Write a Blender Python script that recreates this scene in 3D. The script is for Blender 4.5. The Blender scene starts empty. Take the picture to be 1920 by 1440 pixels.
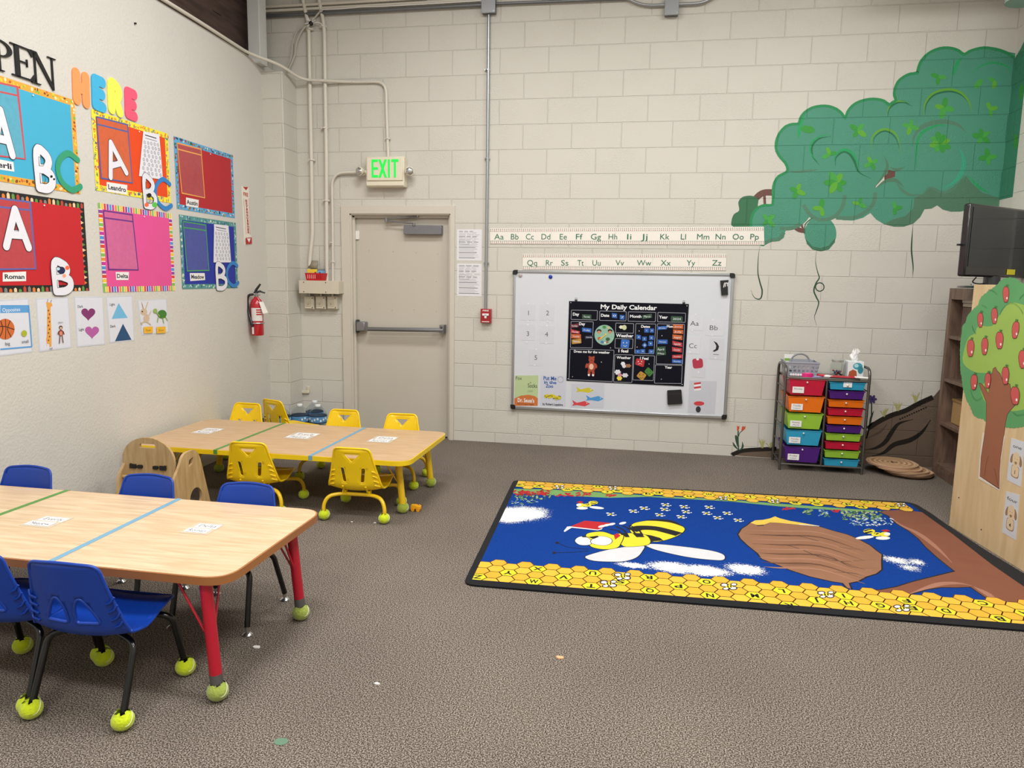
import bpy, bmesh, math, random
from mathutils import Vector, Matrix
from mathutils.geometry import tessellate_polygon, delaunay_2d_cdt
random.seed(7)
SC = bpy.context.scene
COL = SC.collection
PI = math.pi

# ------------------------------------------------------------------ camera
CAM = Vector((1.494, -6.284, 1.442))
FPX = 1385.0
YAW, PIT, ROL = -0.180, -0.142, 0.017
ca, sa, cb, sb = math.cos(YAW), math.sin(YAW), math.cos(PIT), math.sin(PIT)
FW = Vector((sa*cb, ca*cb, sb)); _r = Vector((ca, -sa, 0)); _u = _r.cross(FW)
cc, ss = math.cos(ROL), math.sin(ROL)
RT = cc*_r + ss*_u; UP = -ss*_r + cc*_u
cam_d = bpy.data.cameras.new('camera'); cam = bpy.data.objects.new('camera', cam_d); COL.objects.link(cam)
cam_d.sensor_width = 36; cam_d.lens = FPX/1920*36; cam_d.clip_start = .05
cam.matrix_world = Matrix(((RT.x, UP.x, -FW.x, CAM.x), (RT.y, UP.y, -FW.y, CAM.y), (RT.z, UP.z, -FW.z, CAM.z), (0, 0, 0, 1)))
SC.camera = cam
# ------------------------------------------------------------------ light
SC.view_settings.view_transform = 'Standard'
SC.view_settings.look = 'None'
SC.view_settings.exposure = 0.0
SC.view_settings.gamma = 1
SC.view_settings.use_curve_mapping = False
W = bpy.data.worlds.new('world'); SC.world = W; W.use_nodes = True
W.node_tree.nodes['Background'].inputs[0].default_value = (1, .985, .96, 1)
W.node_tree.nodes['Background'].inputs[1].default_value = .2
LAMP_Z = 4.05
LAMPS = [(.15, -2.1), (2.5, -2.1), (.15, -4.2), (2.5, -4.2), (.15, -6.5), (2.5, -6.5)]
LAMP_W = [58, 58, 62, 62, 70, 70]
for i, (x, y) in enumerate(LAMPS):
    ld = bpy.data.lights.new('lamp_light', 'AREA'); ld.shape = 'RECTANGLE'; ld.size = 1.2; ld.size_y = .55
    ld.energy = LAMP_W[i]; ld.color = (1.0, .985, .96)
    lo = bpy.data.objects.new('lamp_light', ld); COL.objects.link(lo); lo.location = (x, y, LAMP_Z-.045)

# ------------------------------------------------------------------ pixel measurements -> points in the room
def ray(px, py): return FW + RT*((px-960)/FPX) + UP*((720-py)/FPX)
def onY(px, py, Y):
    d = ray(px, py); return CAM + d*((Y-CAM.y)/d.y)
def onZ(px, py, z=0.0):
    d = ray(px, py); return CAM + d*((z-CAM.z)/d.z)
def onP(px, py, O, N):
    d = ray(px, py); return CAM + d*((O-CAM).dot(N)/d.dot(N))
LTH = -0.041
LA = Vector((-1.80, -.2, 0)); LU = Vector((math.sin(LTH), math.cos(LTH), 0)); LN = Vector((math.cos(LTH), -math.sin(LTH), 0))

# ------------------------------------------------------------------ materials
def lin(c):
    if isinstance(c, str):
        c = c.lstrip('#'); c = [int(c[i:i+2], 16)/255 for i in (0, 2, 4)]
    return tuple((x/12.92 if x <= .04045 else ((x+.055)/1.055)**2.4) for x in c)
MATS = {}
def nodes(name):
    m = bpy.data.materials.new(name); m.use_nodes = True
    nt = m.node_tree; return m, nt, nt.nodes['Principled BSDF']
def noise(nt, scale, detail=2, src='Object', rough=.5):
    tc = nt.nodes.new('ShaderNodeTexCoord'); n = nt.nodes.new('ShaderNodeTexNoise')
    n.inputs['Scale'].default_value = scale; n.inputs['Detail'].default_value = detail; n.inputs['Roughness'].default_value = rough
    nt.links.new(tc.outputs[src], n.inputs['Vector']); return n
def M(c, rough=.55, metal=0, var=.05, bump=0, scale=60, spec=.5, trans=0, coat=0, name=None):
    key = (c if isinstance(c, str) else tuple(c), rough, metal, var, bump, scale, spec, trans, coat)
    if key in MATS: return MATS[key]
    m, nt, b = nodes(name or 'paint')
    L = lin(c)
    b.inputs['Roughness'].default_value = rough; b.inputs['Metallic'].default_value = metal
    b.inputs['Specular IOR Level'].default_value = spec
    if trans: b.inputs['Transmission Weight'].default_value = trans; b.inputs['IOR'].default_value = 1.3
    if coat: b.inputs['Coat Weight'].default_value = coat; b.inputs['Coat Roughness'].default_value = .1
    n = noise(nt, scale)
    mx = nt.nodes.new('ShaderNodeMix'); mx.data_type = 'RGBA'
    mx.inputs[6].default_value = (*[x*(1-var) for x in L], 1); mx.inputs[7].default_value = (*[min(1, x*(1+var)) for x in L], 1)
    nt.links.new(n.outputs['Fac'], mx.inputs[0]); nt.links.new(mx.outputs[2], b.inputs['Base Color'])
    if bump:
        bp = nt.nodes.new('ShaderNodeBump'); bp.inputs['Strength'].default_value = bump; bp.inputs['Distance'].default_value = .002
        nt.links.new(n.outputs['Fac'], bp.inputs['Height']); nt.links.new(bp.outputs['Normal'], b.inputs['Normal'])
    MATS[key] = m; return m
def mth(nt, op, a, b=None, clamp=False):
    n = nt.nodes.new('ShaderNodeMath'); n.operation = op; n.use_clamp = clamp
    for i, v in enumerate((a, b)):
        if v is None: continue
        if isinstance(v, (int, float)): n.inputs[i].default_value = v
        else: nt.links.new(v, n.inputs[i])
    return n.outputs[0]
ROW = .2018
def block_mat(name, c, c2=None, axis='X', rough=.6, shift=0.0, rows_only=False, var=.012):
    """painted concrete block: pattern fixed to the building, so paint on it shows the same joints"""
    key = ('block', str(c), axis, rough)
    if key in MATS: return MATS[key]
    m, nt, b = nodes(name)
    g = nt.nodes.new('ShaderNodeNewGeometry'); sp = nt.nodes.new('ShaderNodeSeparateXYZ'); nt.links.new(g.outputs['Position'], sp.inputs[0])
    cb_ = nt.nodes.new('ShaderNodeCombineXYZ')
    nt.links.new(mth(nt, 'ADD', sp.outputs[axis], .2032+shift+4.064), cb_.inputs[0])
    nt.links.new(mth(nt, 'ADD', sp.outputs['Z'], -.42*ROW), cb_.inputs[1])
    br = nt.nodes.new('ShaderNodeTexBrick')
    br.inputs['Scale'].default_value = 1; br.inputs['Brick Width'].default_value = .4064; br.inputs['Row Height'].default_value = ROW
    br.inputs['Mortar Size'].default_value = .0045; br.inputs['Mortar Smooth'].default_value = .6; br.offset = .5; br.offset_frequency = 2; br.squash = 1
    br.inputs['Color1'].default_value = (0, 0, 0, 1); br.inputs['Color2'].default_value = (1, 1, 1, 1); br.inputs['Mortar'].default_value = (.5, .5, .5, 1)
    nt.links.new(cb_.outputs[0], br.inputs['Vector'])
    n1 = nt.nodes.new('ShaderNodeTexNoise'); n1.inputs['Scale'].default_value = 95; n1.inputs['Detail'].default_value = 3; nt.links.new(g.outputs['Position'], n1.inputs['Vector'])
    n2 = nt.nodes.new('ShaderNodeTexNoise'); n2.inputs['Scale'].default_value = 3.0; n2.inputs['Detail'].default_value = 1; nt.links.new(g.outputs['Position'], n2.inputs['Vector'])
    patch = mth(nt, 'MULTIPLY', mth(nt, 'SUBTRACT', n2.outputs['Fac'], .42, True), 5.0, True)
    h = mth(nt, 'MULTIPLY', mth(nt, 'MULTIPLY', n1.outputs['Fac'], .0042), mth(nt, 'ADD', patch, .12))
    h = mth(nt, 'SUBTRACT', h, mth(nt, 'MULTIPLY', br.outputs['Fac'], .0042))
    bp = nt.nodes.new('ShaderNodeBump'); bp.inputs['Strength'].default_value = .85; bp.inputs['Distance'].default_value = 1.0
    nt.links.new(h, bp.inputs['Height']); nt.links.new(bp.outputs['Normal'], b.inputs['Normal'])
    L = lin(c)
    mx = nt.nodes.new('ShaderNodeMix'); mx.data_type = 'RGBA'
    mx.inputs[6].default_value = (*[x*(1-var) for x in L], 1); mx.inputs[7].default_value = (*[min(1, x*(1+var)) for x in L], 1)
    nt.links.new(br.outputs['Color'], mx.inputs[0]); nt.links.new(mx.outputs[2], b.inputs['Base Color'])
    b.inputs['Roughness'].default_value = rough; b.inputs['Specular IOR Level'].default_value = .2
    MATS[key] = m; return m
def wood_mat(name, c1, c2, scale=8, axis=0, rough=.45, stretch=12, bump=0.0):
    m, nt, b = nodes(name)
    tc = nt.nodes.new('ShaderNodeTexCoord'); mp = nt.nodes.new('ShaderNodeMapping')
    s = [stretch, stretch, stretch]; s[axis] = 1; mp.inputs['Scale'].default_value = s
    n = nt.nodes.new('ShaderNodeTexNoise'); n.inputs['Scale'].default_value = scale; n.inputs['Detail'].default_value = 5; n.inputs['Distortion'].default_value = .4
    nt.links.new(tc.outputs['Object'], mp.inputs[0]); nt.links.new(mp.outputs[0], n.inputs['Vector'])
    r = nt.nodes.new('ShaderNodeValToRGB'); r.color_ramp.elements[0].position = .35; r.color_ramp.elements[1].position = .68
    r.color_ramp.elements[0].color = (*lin(c1), 1); r.color_ramp.elements[1].color = (*lin(c2), 1)
    nt.links.new(n.outputs['Fac'], r.inputs[0]); nt.links.new(r.outputs[0], b.inputs['Base Color'])
    b.inputs['Roughness'].default_value = rough
    if bump:
        bp = nt.nodes.new('ShaderNodeBump'); bp.inputs['Strength'].default_value = bump; bp.inputs['Distance'].default_value = .001
        nt.links.new(n.outputs['Fac'], bp.inputs['Height']); nt.links.new(bp.outputs['Normal'], b.inputs['Normal'])
    return m

# ------------------------------------------------------------------ mesh builder
def frame_of(d):
    d = Vector(d).normalized(); a = Vector((0, 0, 1)) if abs(d.z) < .9 else Vector((1, 0, 0))
    x = a.cross(d).normalized(); return x, d.cross(x), d
def crom(pts, n=6, closed=False):
    """Catmull-Rom through points"""
    P = [Vector(p) for p in pts]; out = []; N = len(P)
    rng = range(N) if closed else range(N-1)
    for i in rng:
        p1, p2 = P[i], P[(i+1) % N]
        p0 = P[i-1] if (closed or i > 0) else p1*2-p2
        p3 = P[(i+2) % N] if (closed or i+2 < N) else p2*2-p1
        for k in range(n):
            t = k/n
            out.append(.5*((2*p1)+(p2-p0)*t+(2*p0-5*p1+4*p2-p3)*t*t+(3*p1-p0-3*p2+p3)*t**3))
    if not closed: out.append(P[-1])
    return out
def bend(pts, r, n=5):
    """round the corners of a polyline with radius r"""
    P = [Vector(p) for p in pts]; out = [P[0]]
    for i in range(1, len(P)-1):
        a, b, c = P[i-1], P[i], P[i+1]; u = (a-b); v = (c-b); k = min(r, u.length*.49, v.length*.49)
        s, e = b+u.normalized()*k, b+v.normalized()*k
        for j in range(n+1):
            t = j/n; out.append((1-t)**2*s+2*t*(1-t)*b+t*t*e)
    out.append(P[-1]); return out
class MB:
    def __init__(s): s.v = []; s.f = []; s.m = []; s.mats = []
    def mi(s, mat):
        if mat not in s.mats: s.mats.append(mat)
        return s.mats.index(mat)
    def add(s, vs, fs, mat):
        o = len(s.v); s.v += [Vector(v) for v in vs]; k = s.mi(mat)
        for f in fs: s.f.append([o+i for i in f]); s.m.append(k)
        return s
    def box(s, c, d, mat, R=None):
        c = Vector(c); hx, hy, hz = d[0]/2, d[1]/2, d[2]/2
        vs = [Vector((x, y, z)) for x in (-hx, hx) for y in (-hy, hy) for z in (-hz, hz)]
        if R is not None: vs = [R @ v for v in vs]
        return s.add([c+v for v in vs], [(0, 1, 3, 2), (4, 6, 7, 5), (0, 4, 5, 1), (2, 3, 7, 6), (0, 2, 6, 4), (1, 5, 7, 3)], mat)
    def hexa(s, b, t, mat):
        """bottom 4 points, top 4 points, both counter clockwise from above"""
        return s.add(list(b)+list(t), [(3, 2, 1, 0), (4, 5, 6, 7), (0, 1, 5, 4), (1, 2, 6, 5), (2, 3, 7, 6), (3, 0, 4, 7)], mat)
    def tube(s, pts, r, mat, n=12, closed=False, caps=True):
        P = [Vector(p) for p in pts]; N = len(P); R = r if isinstance(r, (list, tuple)) else [r]*N
        T = []
        for i in range(N):
            a = P[i-1] if (i > 0 or closed) else P[i]; b = P[(i+1) % N] if (i < N-1 or closed) else P[i]
            T.append((b-a).normalized())
        x, y, _ = frame_of(T[0]); rings = []
        for i in range(N):
            x = (x-T[i]*x.dot(T[i])).normalized(); y = T[i].cross(x)
            rings.append([P[i]+(x*math.cos(2*PI*k/n)+y*math.sin(2*PI*k/n))*R[i] for k in range(n)])
        vs = [p for q in rings for p in q]; fs = []
        for i in range(N if closed else N-1):
            j = (i+1) % N
            for k in range(n): fs.append((i*n+k, i*n+(k+1) % n, j*n+(k+1) % n, j*n+k))
        if caps and not closed: fs.append(tuple(reversed(range(n)))); fs.append(tuple((N-1)*n+k for k in range(n)))
        return s.add(vs, fs, mat)
    def cyl(s, a, b, r, mat, n=20, r2=None): return s.tube([a, b], [r, r if r2 is None else r2], mat, n)
    def lathe(s, prof, mat, c=(0, 0, 0), ax=(0, 0, 1), n=24, fn=None):
        x, y, d = frame_of(ax); c = Vector(c); vs = []; fs = []
        for i, (r, h) in enumerate(prof):
            for k in range(n):
                a = 2*PI*k/n; rr = max(r, 1e-5)*(fn(a, h) if fn else 1)
                vs.append(c+x*math.cos(a)*rr+y*math.sin(a)*rr+d*h)
        for i in range(len(prof)-1):
            for k in range(n): fs.append((i*n+k, i*n+(k+1) % n, (i+1)*n+(k+1) % n, (i+1)*n+k))
        if prof[0][0] > 1e-4: fs.append(tuple(reversed(range(n))))
        if prof[-1][0] > 1e-4: fs.append(tuple((len(prof)-1)*n+k for k in range(n)))
        return s.add(vs, fs, mat)
    def ball(s, c, r, mat, n=16, sc=(1, 1, 1)):
        c = Vector(c); vs = []; fs = []; m = n//2
        for i in range(m+1):
            t = PI*i/m
            for k in range(n):
                a = 2*PI*k/n; vs.append(c+Vector((math.sin(t)*math.cos(a)*r*sc[0], math.sin(t)*math.sin(a)*r*sc[1], -math.cos(t)*r*sc[2])))
        for i in range(m):
            for k in range(n): fs.append((i*n+k, i*n+(k+1) % n, (i+1)*n+(k+1) % n, (i+1)*n+k))
        return s.add(vs, fs, mat)
    def prism(s, pts, h, mat, O=(0, 0, 0), U=(1, 0, 0), V=(0, 1, 0), holes=(), side=None):
        """flat outline extruded by h along U x V; holes are outlines too"""
        O, U, V = Vector(O), Vector(U), Vector(V); Nn = U.cross(V).normalized()
        loops = [list(pts)]+[list(x) for x in holes]
        flat = [[Vector((p[0], p[1], 0)) for p in l] for l in loops]
        tri = tessellate_polygon(flat); allp = [p for l in flat for p in l]; n = len(allp)
        vs = [O+U*p.x+V*p.y for p in allp]+[O+U*p.x+V*p.y+Nn*h for p in allp]
        fs = []
        for t in tri:
            a, b, c = [allp[i] for i in t]
            if (b-a).cross(c-a).z < 0: t = tuple(reversed(t))
            fs.append(tuple(reversed(t))); fs.append(tuple(i+n for i in t))
        s.add(vs, fs, mat); o = 0; sf = []
        for li, l in enumerate(flat):
            k = len(l); ccw = sum(l[i].x*l[(i+1) % k].y-l[(i+1) % k].x*l[i].y for i in range(k)) > 0
            fwd = ccw if li == 0 else not ccw
            for i in range(k):
                a, b = o+i, o+(i+1) % k
                sf.append((a, b, b+n, a+n) if fwd else (b, a, a+n, b+n))
            o += k
        return s.add(vs, sf, side or mat)
    def build(s, name, parent=None, world=True, bevel=0, smooth=35, solid=0, offs=-1, sub=0, loc=None, kind=None, weld=False):
        me = bpy.data.meshes.new(name)
        org = Vector((0, 0, 0))
        if parent is not None and world:
            q = parent
            while q is not None: org += q.location; q = q.parent
        elif parent is None:
            if loc is not None: org = Vector(loc)
            elif s.v:
                xs = [v.x for v in s.v]; ys = [v.y for v in s.v]; zs = [v.z for v in s.v]
                org = Vector(((min(xs)+max(xs))/2, (min(ys)+max(ys))/2, min(zs)))
        me.from_pydata([v-org for v in s.v], [], s.f)
        for m in s.mats: me.materials.append(m)
        me.polygons.foreach_set('material_index', s.m)
        if smooth:
            me.polygons.foreach_set('use_smooth', [True]*len(me.polygons)); me.set_sharp_from_angle(angle=math.radians(smooth))
        me.update()
        o = bpy.data.objects.new(name, me); COL.objects.link(o)
        if parent is not None: o.parent = parent
        else: o.location = org
        if weld:
            w = o.modifiers.new('weld', 'WELD'); w.merge_threshold = 1e-5
        if sub:
            w = o.modifiers.new('sub', 'SUBSURF'); w.levels = sub; w.render_levels = sub
        if solid:
            w = o.modifiers.new('solid', 'SOLIDIFY'); w.thickness = solid; w.offset = offs
        if bevel:
            w = o.modifiers.new('bevel', 'BEVEL'); w.width = bevel; w.segments = 2; w.limit_method = 'ANGLE'; w.angle_limit = math.radians(40)
        if kind: o['kind'] = kind
        return o
def tag(o, label=None, cat=None, group=None, kind=None):
    if label: o['label'] = label
    if cat: o['category'] = cat
    if group: o['group'] = group
    if kind: o['kind'] = kind
    return o
def thing(name, label, cat, loc=(0, 0, 0), group=None):
    o = bpy.data.objects.new(name, None); COL.objects.link(o); o.location = Vector(loc); o.empty_display_size = .1
    return tag(o, label, cat, group)
def copy_tree(o, parent=None):
    c = o.copy(); COL.objects.link(c)
    if parent is not None: c.parent = parent
    for ch in list(o.children): copy_tree(ch, c)
    return c

# ------------------------------------------------------------------ flat artwork laid on real surfaces
GLY = {}
def make_glyphs(bold):
    cu = bpy.data.curves.new('g', 'FONT'); ob = bpy.data.objects.new('g', cu); COL.objects.link(ob)
    cu.resolution_u = 3; cu.offset = .028 if bold else 0
    def ev(t):
        cu.body = t; bpy.context.view_layer.update()
        dg = bpy.context.evaluated_depsgraph_get(); e = ob.evaluated_get(dg); me = e.to_mesh()
        vs = [(v.co.x, v.co.y) for v in me.vertices]; fs = [tuple(p.vertices) for p in me.polygons]; e.to_mesh_clear(); return vs, fs
    bar = max(x for x, y in ev('|')[0])
    for ch in 'ABCDEFGHIJKLMNOPQRSTUVWXYZabcdefghijklmnopqrstuvwxyz0123456789.\'?!':
        v, f = ev(ch); adv = max(x for x, y in ev(ch+'|')[0])-bar; GLY[ch, bold] = (v, f, adv)
    COL.objects.unlink(ob); bpy.data.objects.remove(ob); bpy.data.curves.remove(cu)
make_glyphs(False); make_glyphs(True)
class Art:
    """flat colour shapes on a plane; every shape goes a hair above the last"""
    def __init__(s, O, U, V, step=.0003, start=.0005):
        s.O, s.U, s.V = Vector(O), Vector(U).normalized(), Vector(V).normalized(); s.N = s.U.cross(s.V); s.mb = MB(); s.z = start; s.step = step
        s.ox = s.oy = 0; s.sc = 1
    def crop(s, ox, oy, sc): s.ox, s.oy, s.sc = ox, oy, sc; return s
    def p(s, x, y):
        q = onP(s.ox+x*s.sc, s.oy+y*s.sc, s.O, s.N)-s.O; return (q.dot(s.U), q.dot(s.V))
    def P(s, pts): return [s.p(x, y) for x, y in pts]
    def up(s): s.z += s.step
    def W(s, u, v, z=None): return s.O+s.U*u+s.V*v+s.N*(s.z if z is None else z)
    def poly(s, pts, mat, up=True, smooth=0):
        if up: s.up()
        if smooth: pts = [(q.x, q.y) for q in crom([Vector((a, b, 0)) for a, b in pts], smooth, True)]
        fl = [Vector((a, b, 0)) for a, b in pts]; tri = tessellate_polygon([fl]); fs = []
        for t in tri:
            a, b, c = [fl[i] for i in t]; fs.append(tuple(t) if (b-a).cross(c-a).z > 0 else tuple(reversed(t)))
        s.mb.add([s.W(a, b) for a, b in pts], fs, mat); return s
    def pp(s, pts, mat, up=True, smooth=0): return s.poly(s.P(pts), mat, up, smooth)
    def rect(s, u0, v0, u1, v1, mat, up=True): return s.poly([(u0, v0), (u1, v0), (u1, v1), (u0, v1)], mat, up)
    def ell(s, u, v, a, b, mat, rot=0, n=20, up=True):
        c, d = math.cos(rot), math.sin(rot)
        return s.poly([(u+a*math.cos(t)*c-b*math.sin(t)*d, v+a*math.cos(t)*d+b*math.sin(t)*c) for t in [2*PI*i/n for i in range(n)]], mat, up)
    def pe(s, x, y, rx, ry, mat, n=20, up=True, rot=0):
        """ellipse measured in photo pixels of the current crop"""
        c, d = math.cos(rot), math.sin(rot)
        return s.poly(s.P([(x+rx*math.cos(t)*c-ry*math.sin(t)*d, y+rx*math.cos(t)*d+ry*math.sin(t)*c) for t in [2*PI*i/n for i in range(n)]]), mat, up)
    def line(s, pts, w, mat, up=True, closed=False, taper=False):
        if up: s.up()
        P = [Vector((a, b, 0)) for a, b in pts]; N = len(P); vs = []; fs = []
        for i in range(N):
            a = P[i-1] if (i > 0 or closed) else P[i]; b = P[(i+1) % N] if (i < N-1 or closed) else P[i]
            t = (b-a)
            t = t.normalized() if t.length > 1e-9 else Vector((1, 0, 0)); n = Vector((-t.y, t.x, 0))
            t0 = (P[i]-P[i-1]).normalized() if (i > 0 or closed) else t
            k = min(2.0, 1/max(.4, abs(n.dot(Vector((-t0.y, t0.x, 0)))))); ww = w/2*k
            if taper: ww *= max(.15, math.sin(PI*i/max(1, N-1)))
            vs += [s.W(P[i].x+n.x*ww, P[i].y+n.y*ww), s.W(P[i].x-n.x*ww, P[i].y-n.y*ww)]
        for i in range(N if closed else N-1):
            j = (i+1) % N; fs.append((2*i+1, 2*j+1, 2*j, 2*i))
        s.mb.add(vs, fs, mat); return s
    def pl(s, pts, w, mat, smooth=0, closed=False, taper=False, up=True):
        if smooth: pts = [(q.x, q.y) for q in crom([Vector((a, b, 0)) for a, b in pts], smooth, closed)]
        return s.line(s.P(pts), w, mat, up, closed, taper)
    def brush(s, pts, w, mat, up=True):
        """wide line with round joints and ends"""
        if up: s.up()
        for i in range(len(pts)-1): s.z += 8e-6; s.line(pts[i:i+2], w, mat, False)
        for a, b in pts: s.z += 8e-6; s.ell(a, b, w/2, w/2, mat, n=14, up=False)
        return s
    def text(s, t, u, v, h, mat, w=None, bold=False, ang=0, align='C', up=True):
        """baseline centre at u,v; h = cap height; w = forced width"""
        if up: s.up()
        k = h/.70; adv = sum((GLY[c, bold][2] if c != ' ' else .3) for c in t); kx = k if w is None else w/max(adv, 1e-6)
        x = {'C': -adv/2, 'L': 0, 'R': -adv}[align]; c_, s_ = math.cos(ang), math.sin(ang)
        for ch in t:
            if ch == ' ': x += .3; continue
            vs, fs, ad = GLY[ch, bold]
            s.mb.add([s.W(u+(a+x)*kx*c_-b*k*s_, v+(a+x)*kx*s_+b*k*c_) for a, b in vs], fs, mat); x += ad
        return s
    def pt(s, t, x, y, hpx, mat, wpx=None, bold=False, align='C'):
        """text by photo pixels: x,y the baseline centre, hpx the capital height, wpx the width"""
        a = s.p(x, y); b = s.p(x, y-hpx); c = s.p(x+2, y); h = math.hypot(b[0]-a[0], b[1]-a[1])
        pxw = math.hypot(c[0]-a[0], c[1]-a[1])/2
        return s.text(t, a[0], a[1], h, mat, None if wpx is None else wpx*pxw, bold, 0, align)
    def slab(s, pts, t, mat, z=0):
        """a sheet with real thickness t under the artwork"""
        pts = list(pts); ar = sum(pts[i][0]*pts[(i+1) % len(pts)][1]-pts[(i+1) % len(pts)][0]*pts[i][1] for i in range(len(pts)))
        if ar < 0: pts.reverse()
        s.mb.prism(pts, t, mat, s.O+s.N*z, s.U, s.V); s.z = max(s.z, z+t); return s
    def take(s):
        m = s.mb; s.mb = MB(); return m
def wall_art(start=.0005, step=.0003): return Art((0, 0, 0), (1, 0, 0), (0, 0, 1), step, start)
def left_art(start=.0005, step=.0003): return Art(LA, LU, (0, 0, 1), step, start)
WHITE = M('#e9e8e6', .6); BLACK = M('#101012', .5); PAPER = M('#dedee2', .45, var=.02)
# ================================================================== the room
def carpet_mat():
    m, nt, b = nodes('carpet')
    g = nt.nodes.new('ShaderNodeNewGeometry')
    n1 = nt.nodes.new('ShaderNodeTexNoise'); n1.inputs['Scale'].default_value = 210; n1.inputs['Detail'].default_value = 3
    n2 = nt.nodes.new('ShaderNodeTexNoise'); n2.inputs['Scale'].default_value = 1.3; n2.inputs['Detail'].default_value = 3
    vo = nt.nodes.new('ShaderNodeTexVoronoi'); vo.inputs['Scale'].default_value = 320
    for n in (n1, n2, vo): nt.links.new(g.outputs['Position'], n.inputs['Vector'])
    r = nt.nodes.new('ShaderNodeValToRGB'); r.color_ramp.elements[0].position = .39; r.color_ramp.elements[1].position = .62
    r.color_ramp.elements[0].color = (*lin('#3d3731'), 1); r.color_ramp.elements[1].color = (*lin('#ada297'), 1)
    e = r.color_ramp.elements.new(.5); e.color = (*lin('#736960'), 1)
    nt.links.new(n1.outputs['Fac'], r.inputs[0])
    mx = nt.nodes.new('ShaderNodeMix'); mx.data_type = 'RGBA'; mx.blend_type = 'MULTIPLY'; mx.inputs[0].default_value = .35
    nt.links.new(r.outputs[0], mx.inputs[6]); nt.links.new(n2.outputs['Fac'], mx.inputs[7])
    nt.links.new(mx.outputs[2], b.inputs['Base Color']); b.inputs['Roughness'].default_value = .95; b.inputs['Specular IOR Level'].default_value = .1
    bp = nt.nodes.new('ShaderNodeBump'); bp.inputs['Strength'].default_value = .4; bp.inputs['Distance'].default_value = .003
    nt.links.new(mth(nt, 'SUBTRACT', n1.outputs['Fac'], vo.outputs['Distance']), bp.inputs['Height']); nt.links.new(bp.outputs['Normal'], b.inputs['Normal'])
    return m
def plaster_mat(name, c, rough=.6):
    m, nt, b = nodes(name); g = nt.nodes.new('ShaderNodeNewGeometry')
    n1 = nt.nodes.new('ShaderNodeTexNoise'); n1.inputs['Scale'].default_value = 70; n1.inputs['Detail'].default_value = 3
    n2 = nt.nodes.new('ShaderNodeTexNoise'); n2.inputs['Scale'].default_value = 2; n2.inputs['Detail'].default_value = 4
    for n in (n1, n2): nt.links.new(g.outputs['Position'], n.inputs['Vector'])
    L = lin(c); mx = nt.nodes.new('ShaderNodeMix'); mx.data_type = 'RGBA'
    mx.inputs[6].default_value = (*[x*.95 for x in L], 1); mx.inputs[7].default_value = (*[min(1, x*1.04) for x in L], 1)
    nt.links.new(n2.outputs['Fac'], mx.inputs[0]); nt.links.new(mx.outputs[2], b.inputs['Base Color'])
    bp = nt.nodes.new('ShaderNodeBump'); bp.inputs['Strength'].default_value = .55; bp.inputs['Distance'].default_value = .004
    nt.links.new(n1.outputs['Fac'], bp.inputs['Height']); nt.links.new(bp.outputs['Normal'], b.inputs['Normal'])
    b.inputs['Roughness'].default_value = rough; b.inputs['Specular IOR Level'].default_value = .3
    return m
BLOCK = block_mat('painted_block', '#cbc8bf')
BLOCKY = block_mat('painted_block', '#cbc8bf', axis='Y', shift=.1)
BLOCKY.name = 'painted_block_side'
PLAS = plaster_mat('painted_plaster', '#cecbc4')
TRIMC = M('#cbc5b8', .45, var=.02)
H = 4.35
XL, XR = -1.86, 4.065
mb = MB(); mb.box(((XL+4.3)/2, -4.1, -.05), (4.3-XL+.6, 8.6, .1), carpet_mat()); mb.build('floor', kind='structure')
# back wall with its door opening
DX0, DX1, DZ = -1.130, -.205, 1.985
mb = MB()
T = .2
def wallbox(x0, x1, z0, z1): mb.box(((x0+x1)/2, T/2, (z0+z1)/2), (x1-x0, T, z1-z0), BLOCK)
wallbox(XL-.3, DX0, 0, H); wallbox(DX1, XR+.3, 0, H); wallbox(DX0, DX1, DZ, H)
mb.build('wall_back', kind='structure', smooth=0)
# left partition up to the pipe, dark boards above it
def Lp(s, z, n=0): return LA+LU*s+Vector((0, 0, z))+LN*n
mb = MB()
mb.hexa([Lp(.2, 0, -.12), Lp(-8, 0, -.12), Lp(-8, 0), Lp(.2, 0)], [Lp(.2, 3.2, -.12), Lp(-8, 3.2, -.12), Lp(-8, 3.2), Lp(.2, 3.2)], PLAS)
mb.build('wall_left', kind='structure', smooth=0)
mb = MB(); DARKW = wood_mat('dark_boards', '#3a2a24', '#52403a', 3, 1, .7, 9)
mb.hexa([Lp(.2, 3.1, -.2), Lp(-8, 3.1, -.2), Lp(-8, 3.1, -.13), Lp(.2, 3.1, -.13)], [Lp(.2, H, -.2), Lp(-8, H, -.2), Lp(-8, H, -.13), Lp(.2, H, -.13)], DARKW)
for k in range(3):
    mb.box(Lp(-.5-k*.31, 3.45+.1*k, -.128), (.004, .12, .004), M('#1a1210'))
mb.build('wall_left_upper', kind='structure', smooth=0)
# right wall, its block pier, front wall, ceiling
mb = MB(); mb.box((XR+.1, -4.1, H/2), (.2, 8.4, H), BLOCKY); mb.build('wall_right', kind='structure', smooth=0)
mb = MB(); mb.box((4.12, -.5, H/2), (.19, .4, H), BLOCK); mb.build('trim_1', kind='structure', smooth=0)
mb = MB(); mb.box((1.2, -8.35, H/2), (6.6, .1, H), PLAS); mb.build('wall_front', kind='structure')
mb = MB(); mb.box((1.2, -4.1, H+.05), (6.9, 8.8, .1), M('#d9d6d0', .8)); mb.build('ceiling', kind='structure')
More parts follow.
